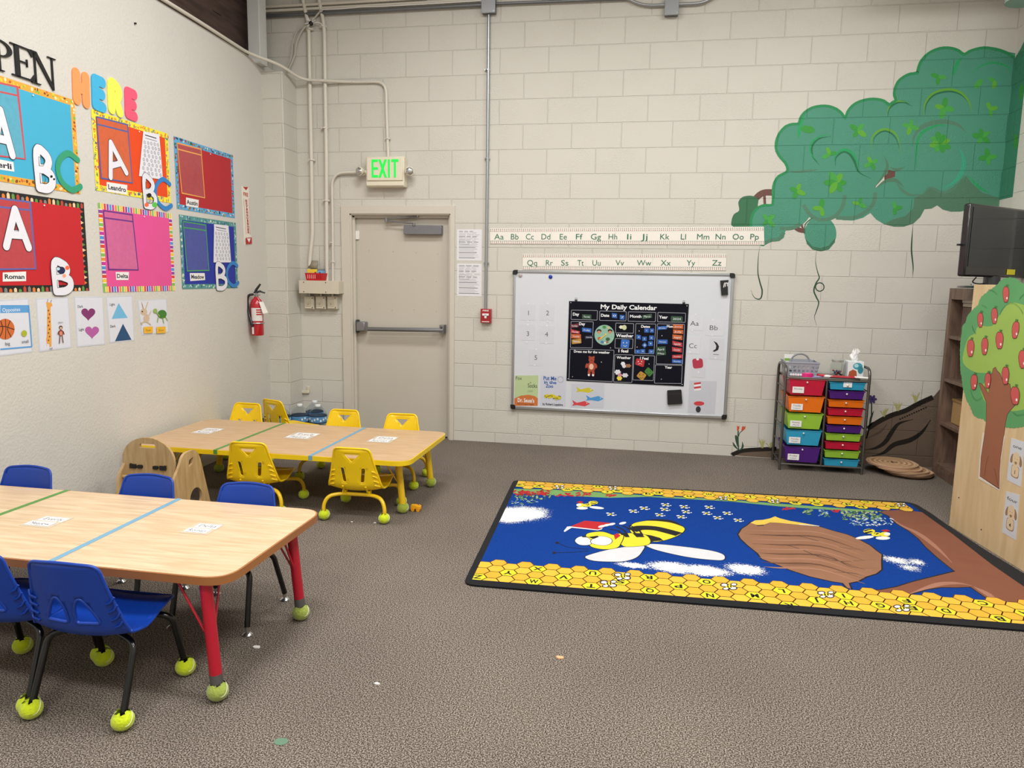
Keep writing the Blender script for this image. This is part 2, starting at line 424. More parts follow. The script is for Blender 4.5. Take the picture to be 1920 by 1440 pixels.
# pier in the left corner and the pale post that stands on it
mb = MB(); PD = .245
mb.box(((-1.61-1.9)/2, -PD/2, 3.13/2), (.29, PD, 3.13), BLOCK); mb.build('trim_2', kind='structure', bevel=.006)
mb = MB(); mb.box((-1.80, -.29, (3.17+H)/2), (.105, .12, H-3.17), M('#c9cbc9', .6, var=.06, scale=9)); mb.build('trim_3', kind='structure', bevel=.004)
# door frame
mb = MB(); cw = .075
for x0, x1 in ((DX0-cw, DX0+.004), (DX1-.004, DX1+.035)):
    mb.box(((x0+x1)/2, -.009, (DZ+.065)/2), (x1-x0, .018, DZ+.065), TRIMC)
mb.box(((DX0+DX1)/2, -.009, DZ+.03), (DX1-DX0, .018, .07), TRIMC)
for x in (DX0+.008, DX1-.008): mb.box((x, .06, DZ/2), (.016, .13, DZ), TRIMC)
mb.box(((DX0+DX1)/2, .06, DZ-.008), (DX1-DX0, .13, .016), TRIMC)
for x in (DX0+.024, DX1-.024): mb.box((x, .045, DZ/2), (.018, .03, DZ), TRIMC)
mb.box(((DX0+DX1)/2, .045, DZ-.025), (DX1-DX0, .03, .018), TRIMC)
mb.build('door_frame_trim', kind='structure', bevel=.002).name = 'trim_4'
# door leaf with closer, panic bar
DY = .07
dr = bpy.data.objects.new('door_1', None); COL.objects.link(dr); dr.location = ((DX0+DX1)/2, DY, 0); dr['kind'] = 'structure'
mb = MB(); DOORC = M('#c2bcaf', .5, var=.03, scale=3)
mb.box(((DX0+DX1)/2, DY+.022, DZ/2-.005), (DX1-DX0-.03, .044, DZ-.03), DOORC)
for px, py in ((692, 470), (737, 472), (780, 474), (821, 476), (692, 527), (774, 525), (818, 528), (694, 579), (735, 582), (776, 581), (818, 584)):
    q = onY(px, py, DY); mb.cyl((q.x, DY+.001, q.z), (q.x, DY-.001, q.z), .006, M('#b3aa99', .6), 10)
mb.build('door_leaf', dr, bevel=.002)
GM = M('#8b8b8e', .38, .7, .04); DK = M('#4c4c50', .5, .5)
mb = MB(); a = onY(757, 422, DY-.05); b2 = onY(828, 440, DY-.05)
mb.box(((a.x+b2.x)/2, DY-.03, (a.z+b2.z)/2), (b2.x-a.x, .055, a.z-b2.z), M('#7d7e82', .45, .5))
mb.build('closer_body', dr, bevel=.004)
mb = MB(); P1 = onY(724, 413, DY-.06); P2 = onY(783, 407, DY-.05); P3 = onY(776, 421, DY-.06)
mb.tube([P1+Vector((0, 0, .008)), P2+Vector((0, 0, .004))], .007, GM, 8); mb.tube([P1-Vector((0, 0, .004)), P3+Vector((-.01, 0, .01))], .007, GM, 8)
mb.cyl(P1+Vector((0, 0, -.016)), P1+Vector((0, 0, .018)), .012, GM); mb.cyl(P2, P2+Vector((0, 0, .03)), .012, GM); mb.cyl(P3+Vector((0, 0, -.01)), P3+Vector((0, 0, .015)), .012, GM)
mb.box(P2+Vector((.0, .03, .02)), (.14, .05, .008), GM)
mb.build('closer_arm', dr)
mb = MB(); a = onY(690, 617, DY-.08); b2 = onY(831, 619, DY-.08)
mb.tube([a, b2], .021, GM, 6); mb.box((a+b2)/2+Vector((0, -.002, .0)), (b2.x-a.x, .03, .022), M('#77777b', .4, .6)); mb.build('push_bar', dr, bevel=.003)
mb = MB(); c = onY(678, 612, DY-.05); mb.box((c.x, DY-.04, c.z), (.085, .085, .085), GM); mb.box((c.x-.045, DY-.03, c.z), (.02, .07, .12), M('#2c2c2e', .5)); mb.build('latch_housing', dr, bevel=.01)
mb = MB(); c = onY(830, 617, DY-.05); mb.box((c.x, DY-.045, c.z), (.04, .09, .075), GM); mb.box((c.x, DY-.092, c.z), (.02, .006, .045), DK); mb.build('bar_end_bracket', dr, bevel=.004)
mb = MB(); c = onY(670, 441, DY-.01); mb.box((c.x, DY-.008, c.z), (.035, .016, .075), M('#e8e6e2', .4)); mb.build('door_contact', dr, bevel=.003)
# ceiling lamps above the frame of the photograph
first = None
for i, (x, y) in enumerate(LAMPS):
    if first is None:
        t = thing('ceiling_light', 'white rectangular ceiling light above the classroom floor', 'ceiling light', (0, 0, LAMP_Z), 'ceiling lights in rows')
        mb = MB()
        for sx in (-1, 1): mb.box((sx*.62, 0, 0), (.03, .62, .07), WHITE)
        for sy in (-1, 1): mb.box((0, sy*.295, 0), (1.26, .03, .07), WHITE)
        mb.box((0, 0, .035), (1.26, .62, .01), WHITE); mb.build('lamp_housing', t, world=False)
        for sx in (-.5, .5): mb = MB(); mb.cyl((sx, 0, .04), (sx, 0, H-LAMP_Z), .006, GM, 8); mb.build('hanging_rod', t, world=False)
        first = t
    else: t = copy_tree(first)
    t.location = (x, y, LAMP_Z); t['label'] = 'white rectangular ceiling light, '+('left', 'right')[i % 2]+' one of the pair '+('nearest the block wall', 'above the middle of the room', 'behind the camera')[i//2]
# ------------------------------------------------------------------ conduits and pipes
PIPE = M('#d3cec2', .4, var=.03); GALV = M('#a7abae', .35, .75, .06, scale=20); GALVD = M('#75787b', .42, .6, .05)
def wpts(L, off): return [onY(x, y, -off) for x, y in L]
def pipe(name, label, pts, r, mat, straps=()):
    mb = MB(); mb.tube(pts, r, mat, 14)
    for c in straps: mb.box(c, (r*3.6, r*1.2, r*1.0), mat); mb.cyl(c+Vector((0, -.004, -r*.3)), c+Vector((0, -.004, r*.3)), r*1.25, mat)
    return tag(mb.build(name), label, 'pipe')
pipe('conduit_pipe', 'left of the two thick cream pipes running down to the metal box', bend(wpts([(563, -20), (577, 40), (579, 60), (584, 300), (586, 440), (581, 486), (580, 527)], .028), .06), .0165, PIPE, [onY(581, 55, -.028), onY(585, 300, -.028)])
pipe('conduit_pipe', 'right of the two thick cream pipes, ending on top of the metal box', bend(wpts([(594, -20), (606, 38), (608, 60), (612, 300), (613, 529)], .028), .06), .0165, PIPE, [onY(606, 50, -.028), onY(609, 240, -.028), onY(612, 376, -.028)])
pipe('conduit_pipe', 'thin cream conduit bending from the exit sign down to the metal box', bend(wpts([(672, 323), (622, 324), (624, 430), (624, 529)], .03), .16), .011, PIPE, [onY(624.5, 491, -.03), onY(622, 455, -.03)])
s = [Lp(-2.2, 3.215, .02), Lp(-1.0, 3.215, .02), Lp(-.28, 3.205, .02), Vector((-1.60, -.30, 3.17))]
pipe('conduit_pipe', 'thin white conduit along the top of the left wall bending down to the exit sign', bend(s+[Vector((-1.52, -.075, 3.10))]+wpts([(606, 151)], .062)+wpts([(655, 154), (724, 153), (724.5, 200), (728, 296)], .02), .14), .0125, PIPE, [onY(662, 154, -.02), onY(727, 260, -.02)])
pipe('conduit_pipe', 'grey galvanised conduit running straight down to the red fire alarm', wpts([(916.5, 20), (914, 300), (910.5, 582)], .022), .0125, GALV, [onY(914, 131, -.016), onY(913.5, 297, -.016), onY(912, 493, -.016)])
pipe('conduit_pipe', 'dark grey conduit along the wall top left of the junction box', wpts([(480, 31), (700, 20), (906, 9)], .03), .015, GALVD, [onY(655, 24, -.02)])
pipe('conduit_pipe', 'upper cream conduit along the top of the block wall in the left corner', wpts([(480, 14), (700, 2), (800, -4)], .03), .012, PIPE)
pipe('conduit_pipe', 'lower cream conduit just above the dark grey conduit', wpts([(480, 22), (700, 10), (900, -1)], .03), .012, PIPE)
cb2 = crom(wpts([(604, 18), (625, 17), (645, 16), (680, 13), (715, 12), (770, 9), (840, 5), (905, 1)], .05), 5)
pipe('loose_cable', 'thin white cable clipped along the dark grey conduit', cb2, .004, WHITE)
pipe('conduit_pipe', 'grey conduit leaving the junction box to the right along the wall top', wpts([(930, 7), (1160, -2), (1180, -3)], .03), .012, GALVD)
pipe('conduit_pipe', 'short bent grey conduit entering the second junction box from the left', bend(wpts([(1160, -12), (1203, 11), (1249, 9)], .03), .1), .012, GALV)
pipe('conduit_pipe', 'short bent grey conduit leaving the second junction box to the right', bend(wpts([(1270, 8), (1318, 6), (1345, -10)], .03), .1), .012, GALV)
def jbox(px0, py0, px1, py1, label):
    a = onY(px0, py0, -.03); b = onY(px1, py1, -.03); mb = MB()
    t = thing('junction_box', label, 'junction box', ((a.x+b.x)/2, -.03, b.z))
    mb.box(((a.x+b.x)/2, -.028, (a.z+b.z)/2), (b.x-a.x-.006, .055, a.z-b.z-.006), GALVD); mb.build('box_body', t, bevel=.003)
    mb = MB(); mb.box(((a.x+b.x)/2, -.058, (a.z+b.z)/2), (b.x-a.x, .005, a.z-b.z), M('#8e9193', .45, .5)); mb.build('cover_plate', t, bevel=.006)
    mb = MB()
    for q in ((a.x+.012, a.z-.012), (b.x-.012, b.z+.014)): mb.cyl((q[0], -.060, q[1]), (q[0], -.064, q[1]), .005, GALV, 8)
    mb.build('cover_screw', t)
jbox(904, -8, 930, 26, 'grey metal junction box at the top of the fire alarm conduit')
jbox(1247, -4, 1272, 30, 'grey metal junction box at the wall top above the whiteboard')
mb = MB(); q = onY(601, 70, -.05)
for k in range(7):
    a0 = random.uniform(0, 6.28); mb.tube([onY(584, 43, -.06), onY(584, 43, -.06)+Vector((math.cos(a0)*.05, -.02, math.sin(a0)*.04))], .003, WHITE, 6)
mb.tube(crom(wpts([(540, 133), (552, 105), (556, 80), (568, 55), (584, 40), (600, 22), (608, 16)], .04), 5), .008, M('#b9b5aa', .6), 8)
mb.tube(crom(wpts([(534, 135), (545, 110), (550, 75), (562, 52), (582, 42)], .05), 5), .005, M('#b9b5aa', .6), 8)
mb.tube(crom(wpts([(585, 45), (592, 42), (600, 43), (604, 47)], .05), 5), .004, WHITE, 8)
mb.ball(onY(583, 44, -.06), .02, BLACK, 10)
tag(mb.build('cable_bundle'), 'tied bundle of frayed cables hanging in the upper left corner', 'cable')
mb = MB(); q = onY(1922, 2, -.75); DU = M('#9fb3ad', .4, .3); mb.tube(bend([(q.x+.02, -.75, q.z), (q.x+.02, -.75, 3.78), (2.9, -.75, 3.78)], .3, 8), [.07]*3+[.1]+[.13]*8 if False else .13, DU, 24)  # corner end is real; the unseen run above is added to shade the wall
tag(mb.build('air_duct'), 'pale grey-green round duct high in the right corner, with an added unseen run shading the wall', 'duct')
# ================================================================== chairs and tables
YEL = M('#f2cb06', .35, var=.05, scale=8, coat=.2); BLU = M('#073a9c', .38, var=.05, scale=8); BLKM = M('#0c0c0e', .25, .3, .1, coat=.4)
YTUBE = M('#efc51a', .35, var=.05, coat=.2); RED = M('#b9102c', .35, var=.04, coat=.3); CHROME = M('#c9cbcc', .22, .95)
def felt(c, name):
    m, nt, b = nodes(name); n = noise(nt, 120, 4); n2 = noise(nt, 22, 2); L = lin(c)
    mx = nt.nodes.new('ShaderNodeMix'); mx.data_type = 'RGBA'; mx.inputs[6].default_value = (*[x*.62 for x in L], 1); mx.inputs[7].default_value = (*[min(1, x*1.25) for x in L], 1)
    nt.links.new(mth(nt, 'MULTIPLY', mth(nt, 'ADD', n.outputs['Fac'], n2.outputs['Fac']), .5), mx.inputs[0]); nt.links.new(mx.outputs[2], b.inputs['Base Color'])
    b.inputs['Roughness'].default_value = .95; b.inputs['Sheen Weight'].default_value = .4
    bp = nt.nodes.new('ShaderNodeBump'); bp.inputs['Strength'].default_value = 1; bp.inputs['Distance'].default_value = .004
    nt.links.new(n.outputs['Fac'], bp.inputs['Height']); nt.links.new(bp.outputs['Normal'], b.inputs['Normal']); return m
FELT = felt('#cde013', 'felt'); FELTD = felt('#9fb04a', 'felt_worn'); FELTO = felt('#a8b83c', 'felt_dull')
SEAM = M('#e5e8d0', .7)
def ball_mesh(mb, c, r, mat, seed=0, flat=.93):
    """tennis ball cut open in a star where the leg goes in"""
    rd = random.Random(seed); c = Vector(c); n = 32; m = 14; vs = []; fs = []
    top = [PI*(.80+.075*(1 if (k//2) % 3 == 0 else (-.25 if (k//2) % 3 == 1 else .1))+rd.uniform(-.01, .01)) for k in range(n)]
    for i in range(m+1):
        for k in range(n):
            t = top[k]*i/m; a = 2*PI*k/n; fl = r*(1+(.10 if i == m else 0))*(1+rd.uniform(-.02, .02)*(0 < i))
            vs.append(c+Vector((math.sin(t)*math.cos(a)*fl, math.sin(t)*math.sin(a)*fl, max(-r*.9, -math.cos(t)*fl*flat))))
    for i in range(m):
        for k in range(n): fs.append((i*n+k, i*n+(k+1) % n, (i+1)*n+(k+1) % n, (i+1)*n+k))
    mb.add(vs, fs, mat)
    sm = [c+Vector((r*1.012*math.cos(t)*math.cos(.55*math.sin(2*t)+.3), r*1.012*math.sin(t)*.9, r*1.0*math.cos(t)*math.sin(.55*math.sin(2*t)+.3))) for t in [2*PI*i/28 for i in range(28)]]
    mb.tube(sm, .0013, SEAM, 5, closed=True)
def shell(prof, halfw, length, outline, holes, mat, parent, name, curve_b=.035, curve_s=.012, thick=.006, ts=.6, rimr=.0065, extra=None, hr=.0035):
    """moulded seat shell: outline and holes in (across, along) coordinates bent along the side profile"""
    P = crom([(0, a, b) for a, b in prof], 8); L = [0]
    for i in range(1, len(P)): L.append(L[-1]+(P[i]-P[i-1]).length)
    tot = L[-1]
    def mp(x, s, off=0):
        s_ = min(max(s/length*tot, 0), tot); i = 0
        while i < len(L)-2 and L[i+1] < s_: i += 1
        k = (s_-L[i])/max(1e-9, L[i+1]-L[i]); q = P[i].lerp(P[i+1], k); t = s/length; T = (P[i+1]-P[i]).normalized(); Nn = Vector((0, T.z, -T.y))  # towards the sitter / upward
        if Nn.y < 0 and t < .5: Nn = -Nn
        if Nn.z < 0 and t >= .5: Nn = -Nn
        w = (x/halfw); bk = max(0, 1-t/ts); dip = curve_b*w*w*bk**.5+curve_s*w*w*(1-bk)
        e = max(0, abs(w)-.86)/.14
        return Vector((x, q.y, q.z))+Nn*(dip+off)
    verts = []; edges = []
    for lp in [outline]+holes:
        o = len(verts); verts += [Vector(p) for p in lp]; edges += [(o+i, o+(i+1) % len(lp)) for i in range(len(lp))]
    nb = len(verts)
    def inside(p, lp):
        r = False; n = len(lp)
        for i in range(n):
            a, b = lp[i], lp[i-1]
            if (a[1] > p[1]) != (b[1] > p[1]) and p[0] < (b[0]-a[0])*(p[1]-a[1])/(b[1]-a[1])+a[0]: r = not r
        return r
    st = length/26
    for j in range(1, 26):
        for i in range(-9, 10):
            p = (i*halfw/8.7, j*st)
            if inside(p, outline) and not any(inside(p, h) for h in holes) and all((Vector(p)-Vector(q)).length > .005 for lp in [outline]+holes for q in lp): verts.append(Vector(p))
    V, E, F, *_ = delaunay_2d_cdt(verts, edges, [], 0, 1e-6)
    fs = []
    for f in F:
        c = sum((V[i] for i in f), Vector((0, 0)))/len(f)
        if inside(c, outline) and not any(inside(c, h) for h in holes): fs.append(tuple(f))
    mb = MB(); mb.add([mp(v.x, v.y) for v in V], fs, mat)
    o = mb.build(name, parent, world=False, smooth=60, solid=thick, offs=0)
    mb = MB()
    mb.tube([mp(x, y) for x, y in outline], rimr, mat, 8, closed=True)
    for h in holes: mb.tube([mp(x, y) for x, y in h], hr, mat, 8, closed=True)
    if extra: extra(mb, mp)
    mb.build('rolled_rim', o, world=False, smooth=60)
    return o, mp
def rnd(pts, r=.02, n=5):
    """closed outline with rounded corners"""
    P = [Vector((a, b, 0)) for a, b in pts]; out = []; N = len(P)
    for i in range(N):
        a, b, c = P[i-1], P[i], P[(i+1) % N]; rr = r[i] if isinstance(r, (list, tuple)) else r
        u, v = a-b, c-b; k = min(rr, u.length*.49, v.length*.49); s, e = b+u.normalized()*k, b+v.normalized()*k
        if rr <= 0: out.append((b.x, b.y)); continue
        for j in range(n+1):
            t = j/n; q = (1-t)**2*s+2*t*(1-t)*b+t*t*e; out.append((q.x, q.y))
    return out
# --- yellow chair: tube sled legs, triangle hand hole, two slots
def yellow_chair(label, ball=FELT):
    t = thing('toddler_chair', label, 'chair', (0, 0, 0), 'yellow moulded chairs around the yellow table')
    prof = [(-.222, .448), (-.207, .37), (-.19, .28), (-.178, .215), (-.145, .180), (-.06, .182), (.07, .205), (.165, .195)]
    out = rnd([(-.106, 0), (.106, 0), (.128, .10), (.165, .235), (.172, .30), (.165, .40), (.14, .56), (-.14, .56), (-.165, .40), (-.172, .30), (-.165, .235), (-.128, .10)], [.03, .03, .05, .05, .03, .05, .05, .05, .05, .03, .05, .05])
    hol = [rnd([(-.052, .032), (.052, .032), (0, .082)], .010, 3)]
    for s in (-1, 1): hol.append(rnd([(s*.052, .112), (s*.078, .112), (s*.066, .20), (s*.040, .20)] if s > 0 else [(-.078, .112), (-.052, .112), (-.040, .20), (-.066, .20)], .011, 3))
    def ribs(mb, mp):
        for s in (-1, 1):
            for k in range(4):
                z = .135+k*.028; mb.tube([mp(s*(.137+k*.006), z+.012, -.004), mp(s*(.128+k*.004), z, -.010), mp(s*(.112+k*.004), z-.002, -.004)], .0045, YEL, 6)
        for s in (-1, 1): mb.tube([mp(s*.07, .225, -.004), mp(s*.072, .27, -.016), mp(s*.074, .31, -.02)], .006, YEL, 8)
    shell(prof, .17, .56, out, hol, YEL, t, 'seat_shell', curve_b=.032, curve_s=.012, thick=.005, extra=ribs)
    for y, nm in ((-.185, 'rear'), (.165, 'front')):
        yy = -.13 if y < 0 else .09
        mb = MB()
        pts = bend([(-.185, y, .03), (-.19, y, .09), (-.165, (y*.7+yy*.3), .142), (-.10, yy, .150), (.10, yy, .150), (.165, (y*.7+yy*.3), .142), (.19, y, .09), (.185, y, .03)], .05, 5)
        mb.tube(pts, .0115, YTUBE, 12)
        for s in (-1, 1): mb.box((s*.075, yy, .163), (.022, .03, .03), YEL)
        mb.build('leg_frame', t, world=False, smooth=50)
        for s in (-1, 1):
            mb = MB(); ball_mesh(mb, (s*.185, y, .031), .034, ball, int(s+y*100)); mb.build('tennis_ball', t, world=False, smooth=60)
    return t
# --- blue chair: black tube legs, two arched holes at the bottom of the back
def blue_chair(label, balls, grp='blue chairs around the table with red legs', ht=0):
    t = thing('school_chair', label, 'chair', (0, 0, 0), grp)
    prof = [(-.215, .552+ht), (-.197, .46+ht*.5), (-.178, .37), (-.165, .315), (-.135, .280), (-.04, .278), (.08, .302), (.155, .290)]
    out = rnd([(-.12, .012), (0, -.004), (.12, .012), (.135, .11), (.17, .25), (.178, .32), (.17, .42), (.14, .60), (-.14, .60), (-.17, .42), (-.178, .32), (-.17, .25), (-.135, .11)], [.028, .1, .028, .05, .05, .03, .05, .05, .05, .05, .03, .05, .05])
    hol = [rnd([(s*.012, .225), (s*.016, .165), (s*.040, .122), (s*.068, .16), (s*.096, .225)] if s > 0 else [(-.096, .225), (-.068, .16), (-.040, .122), (-.016, .165), (-.012, .225)], [.014, .03, .03, .03, .014], 5) for s in (-1, 1)]
    def ribs(mb, mp):
        for s in (-1, 1):
            for k in range(4):
                z = .14+k*.03; mb.tube([mp(s*(.150+k*.004), z-.014, -.003), mp(s*(.143+k*.004), z, -.010), mp(s*(.122+k*.004), z+.012, -.003)], .0045, BLU, 6)
    shell(prof, .178, .60, out, hol, BLU, t, 'seat_shell', curve_b=.034, curve_s=.014, thick=.005, rimr=.0055, extra=ribs, hr=.0055)
    for y in (-1, 1):
        for s in (-1, 1):
            mb = MB(); fx, fy = s*.165, (-.185 if y < 0 else .15)
            mb.tube(bend([(s*.02, y*.06, .262), (s*.10, y*.08, .262), (s*.158, y*.10, .245), (fx, fy, .035)], .06, 6), .0115, BLKM, 12)
            mb.build('leg', t, world=False, smooth=50)
            if balls:
                mb = MB(); ball_mesh(mb, (fx, fy, .032), .035, FELT, int(s*3+y)+7); mb.build('tennis_ball', t, world=False, smooth=60)
            else:
                mb = MB(); mb.cyl((fx, fy, .012), (fx, fy, .04), .0085, CHROME, 12); mb.lathe([(.019, 0), (.021, .004), (.016, .010), (.006, .016)], CHROME, (fx, fy, 0)); mb.build('glide', t, world=False)
    mb = MB()
    for s in (-1, 1): mb.tube([(s*.05, -.10, .262), (s*.05, .12, .268)], .009, BLKM, 8)
    mb.build('seat_support', t, world=False)
    return t
def put(o, x, y, deg): o.location = (x, y, 0); o.rotation_euler = (0, 0, math.radians(deg)); return o
yc = yellow_chair('yellow chair near the right end of the yellow table, back to the camera')
put(yc, -.175, -2.115, 2)
for lb, x, y, d in (('yellow chair half hidden by a blue chair back, near side of the yellow table', -.83, -2.13, 4),
                    ('rightmost yellow chair on the far side of the yellow table, in front of the door', -.225, -1.43, 183),
                    ('yellow chair on the far side of the yellow table beside the water jugs', -.70, -1.385, 180),
                    ('leftmost yellow chair on the far side of the yellow table, only its top showing', -1.53, -1.32, 178),
                    ('yellow chair standing turned by the left wall between table and water jugs', -1.345, -.72, -22)):
    c = copy_tree(yc); c['label'] = lb; put(c, x, y, d)
bc = blue_chair('blue chair with tennis ball feet nearest the camera, whole back in view', True)
put(bc, -.262, -4.185, 1)
c = copy_tree(bc); c['label'] = 'blue chair with tennis ball feet cut off by the left edge of the photo'; put(c, -.622, -4.17, 1)
b2 = blue_chair('blue chair with bare metal glides behind the right end of the near table', False, ht=-.03)
put(b2, -.21, -3.57, 182)
for lb, x in (('blue chair behind the near table in front of the wooden toddler chair', -.72), ('leftmost blue chair on the far side of the near table by the wall', -1.355)):
    c = copy_tree(b2); c['label'] = lb; put(c, x, -3.55, 180)
# --- tables
TOPN = wood_mat('maple_laminate', '#c9ab86', '#dcc4a2', 5, 0, .28, 10); TOPF = wood_mat('birch_laminate', '#bd9a72', '#cfae88', 5, 0, .35, 10)
TBLUE = M('#6f9fb8', .45, var=.03); TGREEN = M('#4f8a3a', .45, var=.04); INK = M('#3a3f55', .6); CLEAR = M('#cdbfa8', .15, var=.02)
def table(name, label, x0, x1, y0, y1, z, topm, edgem, legm, ballm, lx, ly, rad, lr, tapes, cards, gap=.0):
    cx, cy = (x0+x1)/2, (y0+y1)/2
    t = thing(name, label, 'table', (cx, cy, 0))
    o = rnd([(x0, y0), (x1, y0), (x1, y1), (x0, y1)], rad, 8)
    mb = MB(); mb.prism(o, .028, edgem, (0, 0, z-.0295)); mb.build('edge_band', t, bevel=.006, smooth=50)
    i = rnd([(x0+.006, y0+.006), (x1-.006, y0+.006), (x1-.006, y1-.006), (x0+.006, y1-.006)], rad-.006, 8)
    mb = MB(); mb.prism(i, .0015, topm, (0, 0, z-.0015)); mb.build('table_top', t, smooth=0)
    mb = MB()
    for y in (y0+.1, y1-.1): mb.box((cx, y, z-.042), (x1-x0-.3, .025, .024), M('#8a6a3a', .6))
    mb.build('under_rail', t)
    for (ax, bx) in ((lx[0], lx[0]+.035), (lx[1], lx[1]-.035)):
        for (ay, by) in ((ly[0], ly[0]+.01), (ly[1], ly[1]-.0)):
            mb = MB(); top = Vector((bx, by, z-.032)); ft = Vector((ax, ay, .03)); mb.cyl(ft, top, lr, legm, 18)
            mb.build('leg', t, smooth=50)
            mb = MB(); mb.cyl(ft-(top-ft).normalized()*.01, ft+(top-ft).normalized()*(.035+gap), lr*1.04, M('#7f7f80', .35, .8) if gap else legm, 16); mb.build('leg_sleeve', t)
            mid = ft.lerp(top, .42); sx = 1 if ax < cx else -1; sy = 1 if ay < cy else -1
            mb = MB()
            for e in (Vector((bx+sx*.11, by, z-.032)), Vector((bx, by+sy*.09, z-.032))):
                mb.tube([mid, e], .0045, legm, 8)
            mb.build('leg_brace', t, smooth=50)
            mb = MB(); ball_mesh(mb, (ax, ay, .033), .0365, ballm, int(ax*50+ay*9), .92); mb.build('tennis_ball', t, smooth=60)
    for (tx, m, dx) in tapes:
        mb = MB(); w = .0125
        mb.add([(tx-w, y0-.001, z+.0006), (tx+w, y0-.001, z+.0006), (tx+dx+w, y1+.001, z+.0006), (tx+dx-w, y1+.001, z+.0006), (tx-w, y0-.0012, z-.026), (tx+w, y0-.0012, z-.026), (tx+dx+w, y1+.0012, z-.026), (tx+dx-w, y1+.0012, z-.026)],
               [(0, 1, 2, 3), (4, 5, 1, 0), (3, 2, 6, 7)], m)
        mb.build('tape_strip', t, smooth=0)
    for (px, py, w, h, words) in cards:
        A = Art((0, 0, z), (1, 0, 0), (0, 1, 0), .0002, .0004); u, v = A.p(px, py)
        A.rect(u-w*.62, v-h*1.25, u+w*.62, v+h*1.25, CLEAR)
        for k, wd in enumerate(words):
            vv = v+h*(.55-1.1*k); uu = u+w*(.05-.1*k); A.rect(uu-w/2, vv-h*.45, uu+w/2, vv+h*.45, WHITE); A.text(wd, uu, vv-h*.22, h*.5, INK, w*.8)
            for q in range(5): A.ell(uu-w*.35+q*w*.17, vv-h*.38, h*.035, h*.035, M('#c0564a', .6), n=6, up=(q == 0))
        A.mb.build('name_card', t, smooth=0)
    return t
table('activity_table', 'light wood table with red legs and blue tape, nearest the camera', -1.60, .170, -4.185, -3.43, .45, TOPN, M('#a0683a', .4, var=.08, scale=12), RED, FELTD, (-1.56, .105), (-4.155, -3.54), .10, .021,
      [(-.495, TBLUE, -.02), (-1.08, TGREEN, 0)], [(88, 978, .11, .052, ('Everly', 'Meadow')), (380, 991, .095, .05, ('Delta', 'Roman'))], gap=.03)
table('activity_table', 'light wood table with yellow legs and yellow edge in front of the door', -1.66, .165, -2.295, -1.42, .38, TOPF, M('#f0cc18', .35, var=.1, scale=6), YTUBE, FELTO, (-1.55, .06), (-2.08, -1.485), .10, .021,
      [(-.44, TBLUE, 0), (-1.057, TGREEN, 0)], [(390, 808, .12, .08, ('Leandro', 'Austin')), (567, 817, .15, .08, ('Everly', 'Meadow')), (718, 824, .13, .08, ('Delta', 'Roman'))])
# --- wooden toddler chair
PLY = wood_mat('birch_plywood', '#ab8c60', '#c1a477', 6, 2, .45, 7)
tx, ty = -1.33, -2.62
wc = thing('wooden_toddler_chair', 'wooden chair with arched back and straps standing between the tables by the wall', 'chair', (tx, ty, 0))
q = onY(277, 820, ty); hz = q.z; tx = q.x
mb = MB()
arch = [(-.155, .10), (.155, .10), (.165, hz-.14)]+[(.165*math.cos(a), hz-.135+.135*math.sin(a)) for a in [PI*i/14 for i in range(1, 14)]]+[(-.165, hz-.14)]
mb.prism(arch, .016, PLY, (tx, ty+.008, 0), (1, 0, 0), (0, 0, 1), holes=[rnd([(-.05, hz-.062), (.05, hz-.062), (.05, hz-.037), (-.05, hz-.037)], .01), rnd([(-.118, hz-.185), (-.10, hz-.185), (-.10, hz-.155), (-.118, hz-.155)], .003, 2), rnd([(.10, hz-.185), (.118, hz-.185), (.118, hz-.155), (.10, hz-.155)], .003, 2)])
mb.build('backrest', wc, bevel=.003, smooth=40)
for s in (-1, 1):
    mb = MB(); side = rnd([(-.115, 0), (-.02, 0), (.27, 0), (.29, .02), (.19, .37), (.15, .425), (.03, .425), (-.01, .35), (-.06, .30)], [.01, .01, .03, .03, .05, .05, .05, .06, .08], 5)
    cir = [(.135+.058*math.cos(a), .135+.062*math.sin(a)) for a in [2*PI*i/22 for i in range(22)]]
    mb.prism(side, .016, PLY, (tx+s*.172+.008, ty, 0), (0, 1, 0), (0, 0, 1), holes=[cir, rnd([(.075, .335), (.115, .345), (.125, .385), (.085, .375)], .006, 3)])
    mb.build('side_panel', wc, bevel=.003, smooth=40)
mb = MB(); mb.box((tx, ty+.13, .20), (.32, .24, .016), PLY); mb.build('seat', wc, bevel=.003)
mb = MB(); mb.cyl((tx-.16, ty-.03, .285), (tx+.16, ty-.03, .285), .011, PLY, 12); mb.build('dowel', wc)
mb = MB(); BK = M('#161616', .5)
for s in (-1, 1):
    mb.box((tx+s*.095, ty-.013, hz-.17), (.04, .008, .024), BK); mb.prism(rnd([(tx+s*.05-.016, hz-.18), (tx+s*.05+.016, hz-.18), (tx+s*.05+.016, hz-.16), (tx+s*.05-.016, hz-.16)], .008), .012, BK, (0, ty-.008, 0), (1, 0, 0), (0, 0, 1))
mb.build('buckle_strap', wc)
